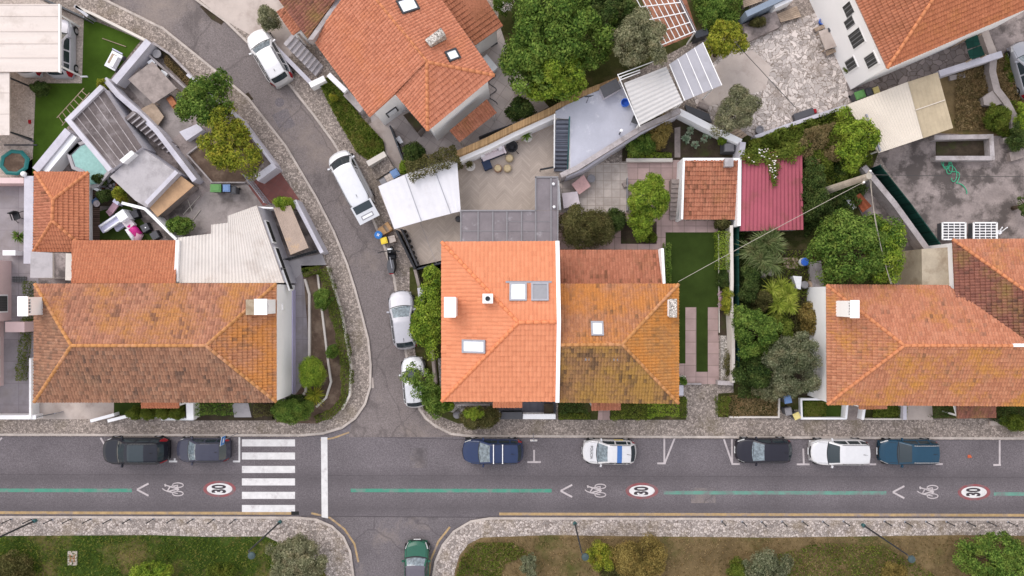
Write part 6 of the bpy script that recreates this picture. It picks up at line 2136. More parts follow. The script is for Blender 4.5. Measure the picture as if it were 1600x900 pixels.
b_ = crown_verts(W(1065, 593, .85), .3, .3, .25, .1, seed(), .25)[0]
tag(quads_mesh('blossoms', b_, 'flower'), 'white blossoms on the plant at the corner of the golden roof', 'flowers', None, 'stuff')
# terrace with outdoor stair
tz = 2.2
solid('roof_terrace', 'pale blue-grey painted roof terrace above the herringbone yard', 'terrace', [(891, 186), (868, 184), (868, 172), (966, 126), (985, 160), (1000, 196), (948, 232), (891, 264)], 0.05, tz, ['white_wall', 'terrace'])
steps('outdoor_stair', 'blue-grey outdoor stair with a teal rail beside the roof terrace', [(866, 268), (885, 268), (889, 187), (869, 187)], .2, 2.15, 13, [m_grid('blue_stair', (.16, .17, .21), (.07, .07, .09), 9, .28, .05, .1)])
for k, (p, q, mt) in enumerate((((866, 262), (866.5, 178), 'white_metal'), ((887, 268), (890, 182), 'teal_metal'))):
    A, B = W(p[0], p[1], 1.1), W(q[0], q[1], 3.0)
    r = thing('handrail', ['white handrail left of the blue-grey outdoor stair', 'teal handrail between the blue-grey outdoor stair and the roof terrace'][k], 'handrail', (A.x, A.y, .2))
    b = MB().tube(A, B, .05, .05, 8).tube(A - Vector((0, 0, .45)), B - Vector((0, 0, .45)), .03, .03, 6)
    b.build('rail', mt, r)
    for j in range(5):
        v = A.lerp(B, j / 4)
        MB().tube((v.x, v.y, v.z - 1.0), v, .025, .025, 6).build('post', mt, r)
wall('broken stone parapet along the lower edge of the roof terrace', [(876, 274), (902, 262), (950, 232), (1000, 201), (1063, 172)], .35, 2.45, 'grey_wall', cat='wall')
wall('pale pipe-like ledge below the broken stone parapet', [(884, 276), (910, 266), (954, 237), (1004, 206), (1062, 177)], .16, 1.9, 'lilac_wall')
crate('roof_cabinet', 'grey cabinet with a dark lid on the roof terrace', 'cabinet', [(937, 136), (963, 122), (971, 138), (944, 153)], tz, tz + .8, 'lilac_wall', 'dark_grey')
c = W(977, 160, tz + .35); tag(MB().lathe((c.x, c.y, tz + .002), [(.24, 0), (.3, .3), (.3, .34), (.25, .34), (.22, .1)], 18).build('tub', 'bright_blue'), 'bright blue tub on the roof terrace', 'tub')
A = W(971, 204, tz + 1.0)
lp_ = thing('garden_lamp', 'small white globe lamp standing on the roof terrace', 'lamp', (A.x, A.y, tz))
MB().tube((A.x, A.y, tz), (A.x, A.y, tz + .92), .05, .04, 8).build('post', 'dark_metal', lp_)
MB().ball((A.x, A.y, tz + 1.0), .12).build('globe', 'white_plastic', lp_, True)
fr = thing('folding_chair', 'grey folding chair beside the ribbed zinc roof', 'chair', W(991, 191, tz), R(-20))
MB().box((0, 0, .4), (.5, .4, .04)).build('seat', 'dark_grey', fr, False, True)
MB().box((0, .2, .44), (.5, .05, .4)).build('backrest', 'dark_grey', fr, False, True)
for sx in (-1, 1):
    for sy in (-1, 1):
        MB().tube((sx * .22, sy * .3, 0), (sx * .22, -sy * .1, .4), .02, .02, 6).build('leg', 'grey_metal', fr, False, True)
A = W(920, 150, tz + 1.6)
an = thing('aerial', 'thin dark television aerial beside the reed screen', 'aerial', (A.x, A.y, tz))
MB().tube((A.x, A.y, tz), A, .025, .02, 6).build('mast', 'dark_metal', an)
for k in range(4):
    MB().tube((A.x - .35 + .05 * k, A.y, A.z - .1 * k), (A.x + .35 - .05 * k, A.y + .05, A.z - .1 * k), .015, .015, 5).build('element', 'dark_metal', an)
# zinc and polycarbonate roofs
sheet_roof('ribbed_zinc_roof', 'ribbed pale zinc canopy above the roof terrace', 'canopy', [[(999, 196, 4.1), (975, 130, 4.2), (1041, 104, 4.2), (1067, 160, 4.1)]], ['grey_sheet'], .28, .035, 4.0, postpts=[(966, 117), (1041, 104), (1067, 160), (999, 196)])
q = thing('canopy_frame', 'bare white frame bars at the tree end of the zinc canopy', 'frame', W(970, 116, 4))
for p, s in (((965, 117), (1040, 89)), ((967, 121), (1000, 109)), ((969, 125), (1000, 113)), ((965, 116), (1000, 198))):
    MB().tube(W(*p, 4.2), W(*s, 4.2), .035, .035, 6).build('bar', 'white_metal', q)
pc = sheet_roof('polycarbonate_roof', 'smooth grey polycarbonate canopy beside the ribbed zinc one', 'canopy', [zz([(1070, 157), (1128, 133), (1096, 66), (1061, 72), (1045, 103)], 4.1)[0:2] + zz([(1098, 66), (1046, 100)], 4.15)], ['poly_sheet'], .9, .006, 4.0, postpts=[(1045, 103), (1097, 70), (1126, 131), (1071, 155)])
for f in (0, .25, .5, .75, 1):
    p0 = (1070 + 58 * f, 157 - 24 * f); p1 = (1046 + 52 * f, 100 - 34 * f)
    band(MB(), [p0, p1], .05, 4.1, 4.19).build('glazing_bar', 'white_metal', pc)
pw = thing('pergola', 'white bar pergola over a terracotta floor at the top edge', 'pergola', W(1040, 30, .14))
for f in np.linspace(0, 1, 8):
    p0 = (990 + 66 * f, -10 - 2 * f); p1 = (1034 + 52 * f, 72 - 22 * f)
    band(MB(), [p0, p1], .05, 2.5, 2.56).build('bar', 'white_metal', pw)
for f in (0.02, .25, .5, .75, .98):
    a0 = (990 + 44 * f, -10 + 82 * f); a1 = (1056 + 30 * f, -12 + 62 * f)
    band(MB(), [a0, a1], .06, 2.565, 2.62).build('cross_bar', 'white_metal', pw)
for p in ((1034, 72), (1086, 50)):
    c = W(*p, 2.5); MB().box((c.x, c.y, .13), (.08, .08, 2.4)).build('post', 'white_metal', pw)
A, B = W(1063, 0, 1.0), W(1088, 48, 1.0)
fence('grey railing on the right side of the white bar pergola', [(1060, -10), (1090, 52)], 1.0, 'grey_metal', 1.2, th=.03)
wall('dark teal wall end between the pergola and the yellow tree', [(1086, 55), (1106, 48)], .5, 1.2, 'dark_metal')
# trees up there
tree('huge dark green spreading tree at the top centre', (872, 58), (84, 92), 3.6, 'leaf_green', .26, rz=2.8, irr=.2, clump=.3)
tree('yellow-flecked green tree at the lower edge of the huge dark one', (868, 112), (52, 46), 3.4, 'leaf_bright', .22, rz=2.2, irr=.3)
tree('grey-green olive tree overhanging the ribbed zinc roof', (1000, 66), (44, 46), 4.6, 'leaf_olive', .17, irr=.28, rot=20)
tree('dark tree at the top edge between the huge tree and the olive tree', (950, 18), (46, 46), 3.2, 'leaf_dark', .22, irr=.25)
shrub('white flowering shrub at the top edge beside the orange roof wing', (785, 8), (16, 13), 1.3, 'leaf_green', .13, name='flowering_shrub')
v_ = crown_verts(W(790, 8, 1.7), .6, .45, .5, .12, seed(), .14)[0]
tag(quads_mesh('blossoms', v_, 'flower'), 'white blossoms on the shrub at the top edge', 'flowers', None, 'stuff')
tree('bright yellow-green tree above the stone patio', (1133, 62), (30, 31), 3.0, 'leaf_yellow', .2, irr=.3)
tree('pale olive tree in the lower corner of the stone patio', (1148, 174), (35, 36), 2.4, 'leaf_olive', .16, irr=.25)
tree('bright green tree beside the beige canopy roof', (1337, 218), (31, 46), 2.8, 'leaf_bright', .2, irr=.35, rot=-15)
# stone patio things
wall('blue-grey topped boundary wall at the top edge', [(1166, 22), (1200, 6), (1238, -12)], .42, 1.7, m_plain('blue_wall', (.20, .24, .30), .7))
wall('white end of the boundary wall at the top edge', [(1210, 10), (1238, -3)], .3, 1.4, 'white_wall')
crate('raised_bed', 'raised concrete bed with mossy soil at the top of the stone patio', 'planter', [(1160, 38), (1212, 16), (1221, 41), (1168, 66)], .12, .6, 'concrete_dark', 'concrete_dark')
shrub('dry mossy mat in the raised concrete bed', (1184, 36), (13, 7), .75, 'leaf_brown', .08)
def pallet(label, pts, z1=.3, n=6):
    xy = [XY(p, z1) for p in pts]
    A, B, C, D = [Vector(q) for q in xy]
    c = (A + B + C + D) / 4
    r = thing('wooden_pallet', label, 'pallet', (c.x, c.y, .13))
    for k in range(n):
        s, e = (k + .08) / n, (k + .92) / n
        P = [A.lerp(D, s), B.lerp(C, s), B.lerp(C, e), A.lerp(D, e)]
        MB().prism([(p.x, p.y) for p in P], z1 - .04, z1).build('slat', 'plank', r)
    for f in (.08, .5, .92):
        P = [A.lerp(B, f - .04), A.lerp(B, f + .04), D.lerp(C, f + .04), D.lerp(C, f - .04)]
        MB().prism([(p.x, p.y) for p in P], .13, z1 - .042).build('bearer', 'plank_grey', r)
    return r
pallet('wooden slatted platform at the top right of the raised bed', [(1214, 22), (1245, 9), (1252, 26), (1220, 35)], .45)
pallet('plank bench at the top edge above the boundary wall', [(1160, -4), (1196, -12), (1190, 2), (1162, 12)], .6)
table('patio_table', 'pale table between two wooden benches beside the white house wall', 'table', [(1279, 49), (1298, 43), (1307, 72), (1290, 78)], .85, 'concrete_tan', 'plank')
pallet('wooden bench above the pale patio table', [(1272, 44), (1293, 36), (1296, 41), (1275, 49)], .5, 3)
pallet('wooden bench below the pale patio table', [(1290, 80), (1308, 74), (1309, 80), (1292, 87)], .5, 3)
c = W(1285, 33, .4); tag(MB().lathe((c.x, c.y, .13), [(.18, 0), (.25, .3), (.2, .3), (.18, .1)], 14).build('tub', 'bright_blue'), 'blue tub beside the pale patio table', 'tub')
c = W(1298, 46, .9); tag(MB().box((c.x, c.y, .86), (.35, .3, .05), R(15)).box((c.x, c.y, .91), (.25, .2, .06), R(15)).build('tray', 'dark_grey'), 'dark tray on the pale patio table', 'tray')
shrub('small shrub at the foot of the white house wall', (1326, 108), (8, 8), .6, 'leaf_hedge', .1)
crate('water_trough', 'dark slab trough beside the pale olive tree', 'trough', [(1070, 163), (1108, 178), (1113, 192), (1074, 176)], .12, .5, 'dark_metal', 'dark_grey')
c = W(1099, 166, .4); tag(MB().box((c.x, c.y, .13), (.8, .4, .3), R(-25)).box((c.x, c.y, .432), (.7, .3, .05), R(-25)).build('wooden_chest', 'plank_grey'), 'small wooden chest below the polycarbonate canopy', 'chest')
pallet('grey planks stacked at the wall corner by the pale olive tree', [(1138, 205), (1152, 199), (1168, 211), (1156, 219)], .5, 4)
c = W(1187, 203, .5); tag(MB().lathe((c.x, c.y, .13), [(.26, 0), (.3, .4), (.3, .46), (.24, .46), (.22, .38)], 18).build('plant_pot', 'mid_grey'), 'round grey pot beside the wall of the stone patio', 'pot')
crate('storage_box', 'dark low box against the wall of the stone patio', 'box', [(1240, 178), (1270, 168), (1273, 178), (1243, 189)], .13, .6, 'dark_grey', 'dark_grey')
c = W(1274, 173, .3); tag(MB().box((c.x, c.y, .13), (.2, .35, .2), .2, taper=.8).build('toolbox', 'tail'), 'small red box beside the dark low box', 'box')
wall('grey boundary wall along the lower side of the stone patio', [(1180, 214), (1240, 193), (1322, 166)], .26, 1.0, 'lilac_wall')
wall('white wall above the vegetable bed', [(1061, 174), (1108, 198), (1158, 222)], .45, 1.2, 'white_wall')
wall('pale pillar wall between the red shed and the pink-red roof', [(1161, 222), (1158, 250)], .4, 1.6, 'lilac_wall')
A = [tuple(W(1150 + (1243 - 1150) * k / 12, 68 + (168 - 68) * k / 12, 5.2 + .9 * abs(k - 6) / 6)) for k in range(13)]
tag(MB().path(A, .022, 5).build('cable', 'wire_dark'), 'dark cable crossing above the stone patio', 'cable')
# vegetable garden
shrub('reddish shrub in the vegetable bed beside the parapet', (1030, 210), (20, 24), 1.1, 'leaf_dry', .13, irr=.3, dens=.8)
shrub('leafy dark vegetables at the left of the vegetable bed', (1003, 225), (24, 19), .8, 'leaf_green', .15)
for k, p in enumerate(((1080, 202), (1103, 214), (1088, 224), (1073, 216), (1112, 206))):
    blades('grey-green cabbage plant in the vegetable bed', p, 9, .6, 'leaf_pale', 26, 'cabbage', w=.16, group='cabbages in the vegetable bed')
shrub('lime green plant beside the black compost bin', (1128, 220), (8, 7), .6, 'leaf_bright', .1, name='plant', cat='plant')
hedge('light green row along the bottom of the vegetable bed', [(982, 242), (1048, 242)], .35, .5, 'leaf_bright', .1)
bn = thing('compost_bin', 'black compost bin at the right end of the vegetable bed', 'bin', W(1140, 230, .13))
c = W(1140, 230, .8)
MB().box((c.x, c.y, .13), (1.0, .8, .62), taper=.8).build('body', 'dark_grey', bn)
MB().box((c.x, c.y, .753), (.7, .6, .07), taper=.85).build('lid', 'mid_grey', bn)
wall('white low wall below the vegetable bed', [(979, 250), (1051, 250)], .25, .5, 'cream_wall')
crate('pink_table', 'square table under a pink cover on the cream patio', 'table', [(893, 288), (912, 273), (923, 291), (905, 304)], .13, .8, 'pink_top', 'pink_top', over=.08)
crate('covered_chair', 'white covered seat beside the pink table', 'seat', [(878, 302), (902, 299), (906, 318), (881, 326)], .13, .85, 'mid_grey', 'blush', over=.06)
c = W(924, 279, .5); tag(MB().lathe((c.x, c.y, .13), [(.2, 0), (.3, .36), (.3, .4), (.2, .38)], 16).build('plant_pot', 'mid_grey'), 'round grey pot beside the pink table', 'pot')
c = W(976, 289, .3); tag(MB().box((c.x, c.y, .135), (.3, .4, .25), .4, taper=.8).build('toolbox', 'plank_grey'), 'small brown box at the right edge of the cream patio', 'box')
for k in range(4):
    c = W(942 + k * 4, 247 - k * 2, .4)
    tag(MB().lathe((c.x, c.y, .13), [(.08, 0), (.12, .2), (.09, .2)], 10).build('plant_pot', 'clay'), 'small clay pot on the ledge above the cream patio', 'pot', 'clay pots above the cream patio')
shrub('dark brown-green rounded bush above the red lean-to roof', (915, 356), (47, 31), 1.7, 'leaf_brown', .13, irr=.12, dens=1.3)
shrub('dark end of the bushes beside the lemon tree', (962, 344), (16, 18), 1.0, 'leaf_dark', .13)
tree('bright lemon tree between the cream patio and the brown steps', (1013, 308), (33, 36), 2.2, 'leaf_bright', .17, irr=.18, dens=1.3)
shrub('bright lower limb of leaves in the square bed under the lemon tree', (1000, 352), (18, 22), 1.5, 'leaf_bright', .17, dens=.9)
shrub('low dark plants in the square bed', (1014, 370), (14, 11), .4, 'leaf_hedge', .12)
steps('garden_steps', 'brown garden steps beside the red-tiled shed', [(1046, 344), (1064, 344), (1066, 280), (1049, 280)], .15, 1.0, 9, ['plank_grey'])
A, B = W(1060, 342, 1.0), W(1067, 280, 1.7)
r = thing('handrail', 'teal handrail along the brown garden steps', 'handrail', (A.x, A.y, .2))
MB().tube(A, B, .05, .05, 8).build('rail', 'teal_metal', r)
for j in range(5):
    v = A.lerp(B, j / 4)
    MB().tube((v.x, v.y, .15), v, .025, .025, 6).build('post', 'teal_metal', r)
fence('thin wire fence around the lemon tree', [(981, 278), (981, 328)], .9, 'grey_metal', 1.0, th=.02)
wall('white post wall left of the cream patio', [(872, 282), (875, 328)], .15, 1.6, 'white_wall')
hedge('clipped hedge strip left of the dark lawn', [(1044, 380), (1045, 440)], .4, .9, 'leaf_green')
hedge('bright green hedge at the right of the dark lawn', [(1131, 362), (1132, 420)], .75, 1.2, 'leaf_bright')
shrub('reddish shrub at the top right corner of the dark lawn', (1128, 350), (14, 8), .8, 'leaf_brown', .12)
shrub('yellow-green shrub in the flower bed beside the dark lawn', (1134, 470), (8, 26), .8, 'leaf_yellow', .11, dens=.9)
shrub('dark flowering shrub below the bright hedge', (1130, 436), (8, 18), .6, 'leaf_dark', .1)
v_ = crown_verts(W(1125, 468, .6), .2, .7, .25, .1, seed(), .3)[0]
tag(quads_mesh('blossoms', v_, 'pinkflower'), 'pink blossoms along the edge of the flower bed', 'flowers', None, 'stuff')
shrub('thin dark plants among the white pebbles', (1136, 570), (6, 24), .5, 'leaf_brown', .1, dens=.35)
wall('tan capped wall beside the green netted fence', [(1143, 352), (1144, 440), (1143, 470), (1146, 530), (1146, 598)], .22, 1.3, 'cream_wall')
wall('low pale edging stone between the lawn and the flower bed', [(1123, 366), (1124, 520)], .06, .25, 'cream_wall')
fence('dark green netted fence left of the wild garden', [(1154, 345), (1155, 596)], 1.4, 'net', 2.2, th=.05, postmat='teal_metal')
wall('stone wall at the end of the cobbled drive', [(1122, 598), (1146, 599)], .3, .8, 'grey_wall')
hedge('clipped green hedge at the right of the cobbled drive', [(1131, 620), (1131, 650)], .75, .9, 'leaf_hedge')
wall('white kerb around the bare front garden', [(1140, 652), (1217, 652), (1218, 622)], .12, .4, 'cream_wall')
# red roof with creeper
sheet_roof('red_metal_roof', 'pink-red ribbed metal roof partly covered by creeper', 'shed', [zz([(1157, 361), (1255, 359), (1253, 229), (1160, 246)], 1.9)], ['red_sheet'], .27, .03, 1.8, wallmat='grey_wall', wallpts=[(1157, 361), (1255, 359), (1253, 229), (1160, 246)])
MB
def creeper():
    rng = np.random.default_rng(5)
    V = []
    for (x0, y0, x1, y1, n, w) in ((1163, 244, 1202, 238, 900, 11), (1195, 244, 1212, 262, 620, 10), (1205, 250, 1210, 285, 320, 7), (1208, 270, 1209, 292, 80, 3), (1212, 242, 1253, 233, 1100, 10), (1170, 250, 1186, 253, 220, 8), (1222, 240, 1240, 250, 260, 8)):
        t = rng.uniform(0, 1, n)
        x = x0 + (x1 - x0) * t + rng.normal(0, w * .4, n); y = y0 + (y1 - y0) * t + rng.normal(0, w * .4, n)
        z = 1.96 + rng.uniform(0, .35, n)
        C = np.array([tuple(W(a, b_, c)) for a, b_, c in zip(x, y, z)])
        D = rng.normal(0, .5, (n, 3)); D[:, 2] += 1
        V.append(leaf_arrays(C, D, .16, rng, .5, .3))
    return np.concatenate(V)
tag(quads_mesh('creeper', creeper(), 'leaf_hedge'), 'green creeper hanging over the top of the pink-red metal roof', 'creeper')
rng = np.random.default_rng(9)
pts = [(1176, 251), (1178, 253), (1170, 246)] + [(1186 + 14 * random.random(), 232 + 14 * random.random()) for _ in range(14)] + [(1202 + 12 * random.random(), 240 + 38 * random.random()) for _ in range(26)]
C = np.array([tuple(W(x + random.uniform(-1, 1), y, 2.36)) for x, y in pts for _ in range(3)])
D = rng.normal(0, .3, (len(C), 3)); D[:, 2] += 1
tag(quads_mesh('blossoms', leaf_arrays(C, D, .085, rng, .7, .2), 'flower'), 'white blossoms of the creeper on the pink-red metal roof', 'flowers', None, 'stuff')
# wild garden
blades('large dark yucca just below the pink-red metal roof', (1200, 392), 44, 2.2, 'leaf_yucca', 900, 'yucca', heads=12, w=.05)
blades('big lime green spiky agave in the wild garden', (1222, 464), 35, 1.6, 'leaf_lime', 700, 'agave', heads=10, w=.055)
tree('dark leafy tree in the middle of the wild garden', (1180, 520), (36, 42), 2.0, 'leaf_green', .18, irr=.3)
shrub('dark bush at the lower left of the wild garden', (1178, 580), (28, 32), 1.6, 'leaf_dark', .16)
tree('grey-green feathery tree beside the white wall of the right house', (1238, 568), (46, 46), 2.6, 'leaf_feather', .15, irr=.35, dens=.9)
shrub('olive shrub below the feathery grey-green tree', (1204, 604), (26, 20), 1.3, 'leaf_olive', .14)
shrub('dark shrub left of the large yucca', (1168, 440), (15, 40), 1.0, 'leaf_dark', .14)
cover('ground_cover', [(1162, 226), (1240, 200), (1258, 236), (1205, 246), (1164, 250)], 5000, .18, .5, 'leaf_hedge', 1.7, 1.0)
cover('ground_cover', [(1206, 470), (1282, 470), (1284, 560), (1240, 560)], 3500, .17, .3, 'leaf_brown', .35, 1.0)
cover('ground_cover', [(1206, 392), (1282, 392), (1284, 470), (1210, 470)], 1800, .17, .25, 'leaf_hedge', .25, 1.0)
shrub('leafy bush between the lime agave and the feathery tree', (1212, 514), (26, 22), 1.3, 'leaf_hedge', .15, irr=.3)
shrub('twiggy brown bush beside the white wall of the right house', (1262, 498), (15, 22), .9, 'leaf_dry', .13, irr=.3, dens=.7)
shrub('olive brown shrub left of the lime agave', (1190, 470), (20, 18), .9, 'leaf_brown', .12)
shrub('tall dark shrub along the right side of the pink-red roof', (1268, 300), (14, 50), 2.0, 'leaf_dark', .17)
for k, p in enumerate(((1187, 428), (1205, 426), (1194, 431))):
    c = W(p[0], p[1], .3); tag(MB().ball((c.x, c.y, .2), .32 - .05 * k, .6, 9).build('rock', 'concrete_tan'), 'pale rock below the large yucca', 'rock', 'pale rocks below the large yucca')
pallet('grey slab steps in the wild garden', [(1222, 402), (1247, 402), (1247, 420), (1226, 420)], .25, 3)
c = W(1258, 409, .8)
bl = thing('barrel', 'white barrel with a bright blue lid in the wild garden', 'barrel', (c.x, c.y, .13))
MB().lathe((c.x, c.y, .13), [(.25, 0), (.31, .3), (.27, .62)], 18).build('body', 'white_plastic', bl)
MB().lathe((c.x, c.y, .752), [(.29, 0), (.29, .06), (.22, .09)], 18).build('lid', 'bright_blue', bl)
crate('washing_machine', 'white old appliance in the wild garden', 'appliance', [(1239, 431), (1253, 432), (1251, 452), (1245, 451)], .13, .85, 'white_plastic')
c = W(1258, 445, .9); tag(MB().lathe((c.x, c.y, .13), [(.24, 0), (.27, .75), (.22, .8)], 16).build('water_tank', 'mid_grey'), 'grey upright tank beside the white old appliance', 'tank')
c = W(1269, 447, .5); tag(MB().box((c.x, c.y, .13), (.5, .9, .35), .1, taper=.8).box((c.x, c.y, .483), (.3, .5, .1), .5).build('wood_pile', 'plank'), 'pile of firewood beside the grey tank', 'wood')
wall('grey wall slab beside the big round tree', [(1278, 408), (1284, 455)], .45, 1.5, 'grey_wall')
tree('big round green tree left of the netted fence, above the right house', (1333, 389), (73, 56), 3.2, 'leaf_green', .22, rz=2.4, irr=.14, clump=.28)
tree('yellow-tipped branches at the right of the big round tree', (1375, 392), (34, 48), 3.6, 'leaf_bright', .2, rz=1.7, irr=.3, dens=.6)
sheet_roof('rusty_sheet', 'rusty sheet leaning beside the utility pole', 'sheet', [[(1332, 308, .6), (1344, 302, .9), (1362, 322, .9), (1348, 332, .6)]], ['rust'], .3, .02, .6)
wall('white garden edging slab beside the rusty sheet', [(1320, 306), (1336, 326)], .25, .6, 'lilac_wall')
wall('brown plank edging below the netted fence', [(1412, 402), (1416, 444)], .2, .5, 'plank_grey')
# utility pole and wires
PT, PB = W(1358, 275, 8.3), W(1266, 309, 0.1)
up_ = thing('utility_pole', 'tall concrete utility pole beside the big round tree', 'pole', (PB.x, PB.y, .1))
PB = Vector((PT.x, PT.y, .1))
up_.location = PB
b = MB().tube(PB, PT, .30, .19, 10)
b.build('shaft', 'pole', up_)
MB().box((PT.x, PT.y, 7.9), (.1, 1.0, .1), R(-30)).build('cross_arm', 'pole', up_)
for s in (-.4, .4):
    MB().lathe((PT.x - s * math.sin(R(-30)), PT.y + s * math.cos(R(-30)), 8.002), [(.05, 0), (.07, .06), (.04, .14)], 10).build('insulator', 'white_plastic', up_)


def wire(label, p, q, sag, mat='wire', r=.014, n=14):
    A, B = W(*p), W(*q)
    pts = [A.lerp(B, k / n) - Vector((0, 0, sag * 4 * (k / n) * (1 - k / n))) for k in range(n + 1)]
    tag(MB().path([tuple(x) for x in pts], r, 5).build('cable', mat), label, 'cable')


wire('pale cable from the utility pole down to the golden roof', (1356, 281, 8.0), (1060, 440, 5.3), .5, r=.014)
wire('left of the two pale cables from the pole to the right house', (1359, 280, 8.0), (1392, 444, 4.2), .3, r=.016)
wire('right of the two pale cables from the pole to the right house', (1361, 280, 8.0), (1394, 444, 4.2), .55, r=.016)
wire('thin dark cable from the utility pole to the right edge', (1362, 273, 8.0), (1800, 277, 7), .2, 'wire_dark', .018)
# netted fence
wall('grey concrete wall left of the netted fence', [(1350, 260), (1398, 318), (1450, 390)], .4, 1.4, 'grey_wall')
fence('dark green netted fence slanting beside the concrete yard', [(1375, 258), (1423, 318), (1473, 386)], 1.7, 'net', 2.4, th=.06, postmat='teal_metal')
# beige canopy
bc_ = sheet_roof('beige_canopy', 'beige sheet canopy with a yellowed ribbed end', 'canopy', [zz([(1373, 239), (1442, 216), (1418, 128), (1322, 164)], 2.5), zz([(1442.5, 216), (1489, 200), (1465, 113), (1418.5, 128)], 2.52)], ['beige_sheet', 'tan_sheet'], [.22, .30], .02, 2.4, postpts=[(1373, 239), (1489, 200), (1465, 113), (1322, 164)])
band(MB(), [(1430, 172), (1477, 156)], .06, 2.53, 2.6).build('purlin', 'beige_sheet', bc_)
band(MB(), [(1354, 178), (1376, 236)], .1, 2.5, 2.62).build('gutter', 'grey_metal', bc_)
bin_('green-lidded bin above the beige canopy', (1344, 148), 20, 'green_bin', s=(.7, .55))
bin_('dark bin between the green and the yellow bins', (1358, 144), 20, 'dark_grey', s=(.45, .5))
bin_('pale yellow-lidded bin at the right of the dark bin', (1369, 141), 20, 'pale_yellow', s=(.42, .45))
# netted gate, field walls
gt = thing('netted_enclosure', 'green netted enclosure beside the deep orange roof', 'enclosure', W(1520, 70, .13))
MB().prism([XY(p, 1.7) for p in [(1508, 62), (1527, 54), (1532, 70), (1512, 77)]], 1.66, 1.7).build('net_panel', 'net', gt)
MB().prism([XY(p, 1.7) for p in [(1512, 79), (1533, 71), (1539, 86), (1517, 93)]], 1.66, 1.7).build('net_panel', 'net', gt)
for p in ((1508, 62), (1532, 54), (1517, 93), (1540, 86)):
    c = W(*p, 1.7); MB().box((c.x, c.y, .13), (.08, .08, 1.6)).build('post', 'plank', gt)
solid('concrete_block', 'pale concrete slab right of the netted enclosure', 'slab', [(1533, 50), (1544, 46), (1558, 82), (1546, 86)], .1, .9, 'concrete_tan')
wall('long pale boundary wall above the dry field', [(1468, 115), (1515, 100), (1566, 84)], .45, 1.2, 'lilac_wall')
wall('curving concrete garden wall through the dry field', [(1553, 86), (1551, 112), (1558, 140), (1572, 158), (1584, 180), (1586, 200)], .5, .8, 'concrete')
solid('concrete_platform', 'grey concrete platform against the curving wall', 'platform', [(1536, 152), (1553, 140), (1570, 156), (1572, 160), (1552, 166), (1538, 164)], .1, .7, 'concrete')
wall('broken concrete edge at the lower end of the curving wall', [(1568, 220), (1585, 217), (1605, 220)], .4, .6, 'concrete')
wall('short fallen slab near the long boundary wall', [(1484, 122), (1508, 117)], .35, .3, 'concrete')
shrub('dark shrubs behind the curving concrete wall', (1588, 215), (14, 22), .8, 'leaf_dark', .13)
shrub('green shrub beside the curving wall at the right edge', (1594, 186), (10, 26), .8, 'leaf_bright', .13)
shrub('dark bush filling the corner of the field by the curving wall', (1556, 185), (22, 18), .9, 'leaf_hedge', .13)
ru = thing('ruined_trough', 'rectangular open concrete trough with dark soil', 'trough', W(1506, 228, .12))
band(MB(), [(1460, 215), (1549, 213), (1551, 247), (1462, 247)], .32, .1, .8).build('rim', 'grey_wall', ru)
MB().prism([XY(p, .2) for p in [(1463, 217), (1545, 217), (1545, 244), (1463, 244)]], .13, .2).build('soil', 'soil_dark', ru)
b = MB()
pts = []
for k in range(70):
    f = k / 69
    pts.append(tuple(W(1479 + 28 * f + 5 * math.sin(f * 15), 246 + 54 * f + 3 * math.cos(f * 19), .2)))
b.path(pts, .035, 5)
pts = []
for k in range(90):
    f = k / 89
    pts.append(tuple(W(1477 + 6 * math.cos(f * 22) + 16 * f * f, 252 + 9 * math.sin(f * 22) + 26 * f * f, .26)))
b.path(pts, .03, 5)
tag(b.build('garden_hose', 'hose'), 'bright green hose lying in loops on the concrete yard', 'hose')
for k, x0 in enumerate((1473, 1522)):
    r = thing('white_grille', ['white barred grille panel, the left of two above the weathered roof', 'white barred grille panel, the right of two above the weathered roof'][k], 'grille', W(x0 + 18, 361, .8))
    MB().prism([XY(p, .8) for p in rect(x0, 348, x0 + 36, 374)], .12, .74).build('box', 'dark_grey', r)
    for q in (((x0, 348), (x0 + 36, 348)), ((x0, 374), (x0 + 36, 374)), ((x0, 347.5), (x0, 374.5)), ((x0 + 36, 347.5), (x0 + 36, 374.5))):
        band(MB(), list(q), .1, .745, .84).build('frame', 'white_metal', r)
    for j in range(1, 6):
        band(MB(), [(x0, 348 + 26 * j / 6), (x0 + 36, 348 + 26 * j / 6)], .06, .75, .80).build('bar', 'white_metal', r)
    for j in range(1, 4):
        band(MB(), [(x0 + 9 * j, 348), (x0 + 9 * j, 374)], .05, .805, .83).build('cross_bar', 'white_metal', r)
c = W(1567, 362, 1.0)
r = thing('gas_pipe', 'white forked pipe beside the right grille panel', 'pipe', (c.x, c.y, .13))
MB().tube((c.x, c.y, .13), (c.x, c.y, .7), .2, .16, 10).build('base', 'white_plastic', r)
for s in (-1, 1):
    MB().tube((c.x + s * .08, c.y, .7), (c.x + s * .18, c.y + .3, 1.2), .04, .04, 8).build('fork', 'white_plastic', r)
tree('dark tree at the right edge beside the concrete yard', (1604, 320), (14, 20), 1.6, 'leaf_dark', .15)
crate('wood_store', 'old timber pieces at the right edge of the concrete yard', 'wood', [(1577, 238), (1596, 232), (1600, 246), (1580, 252)], .13, .5, 'plank_grey')
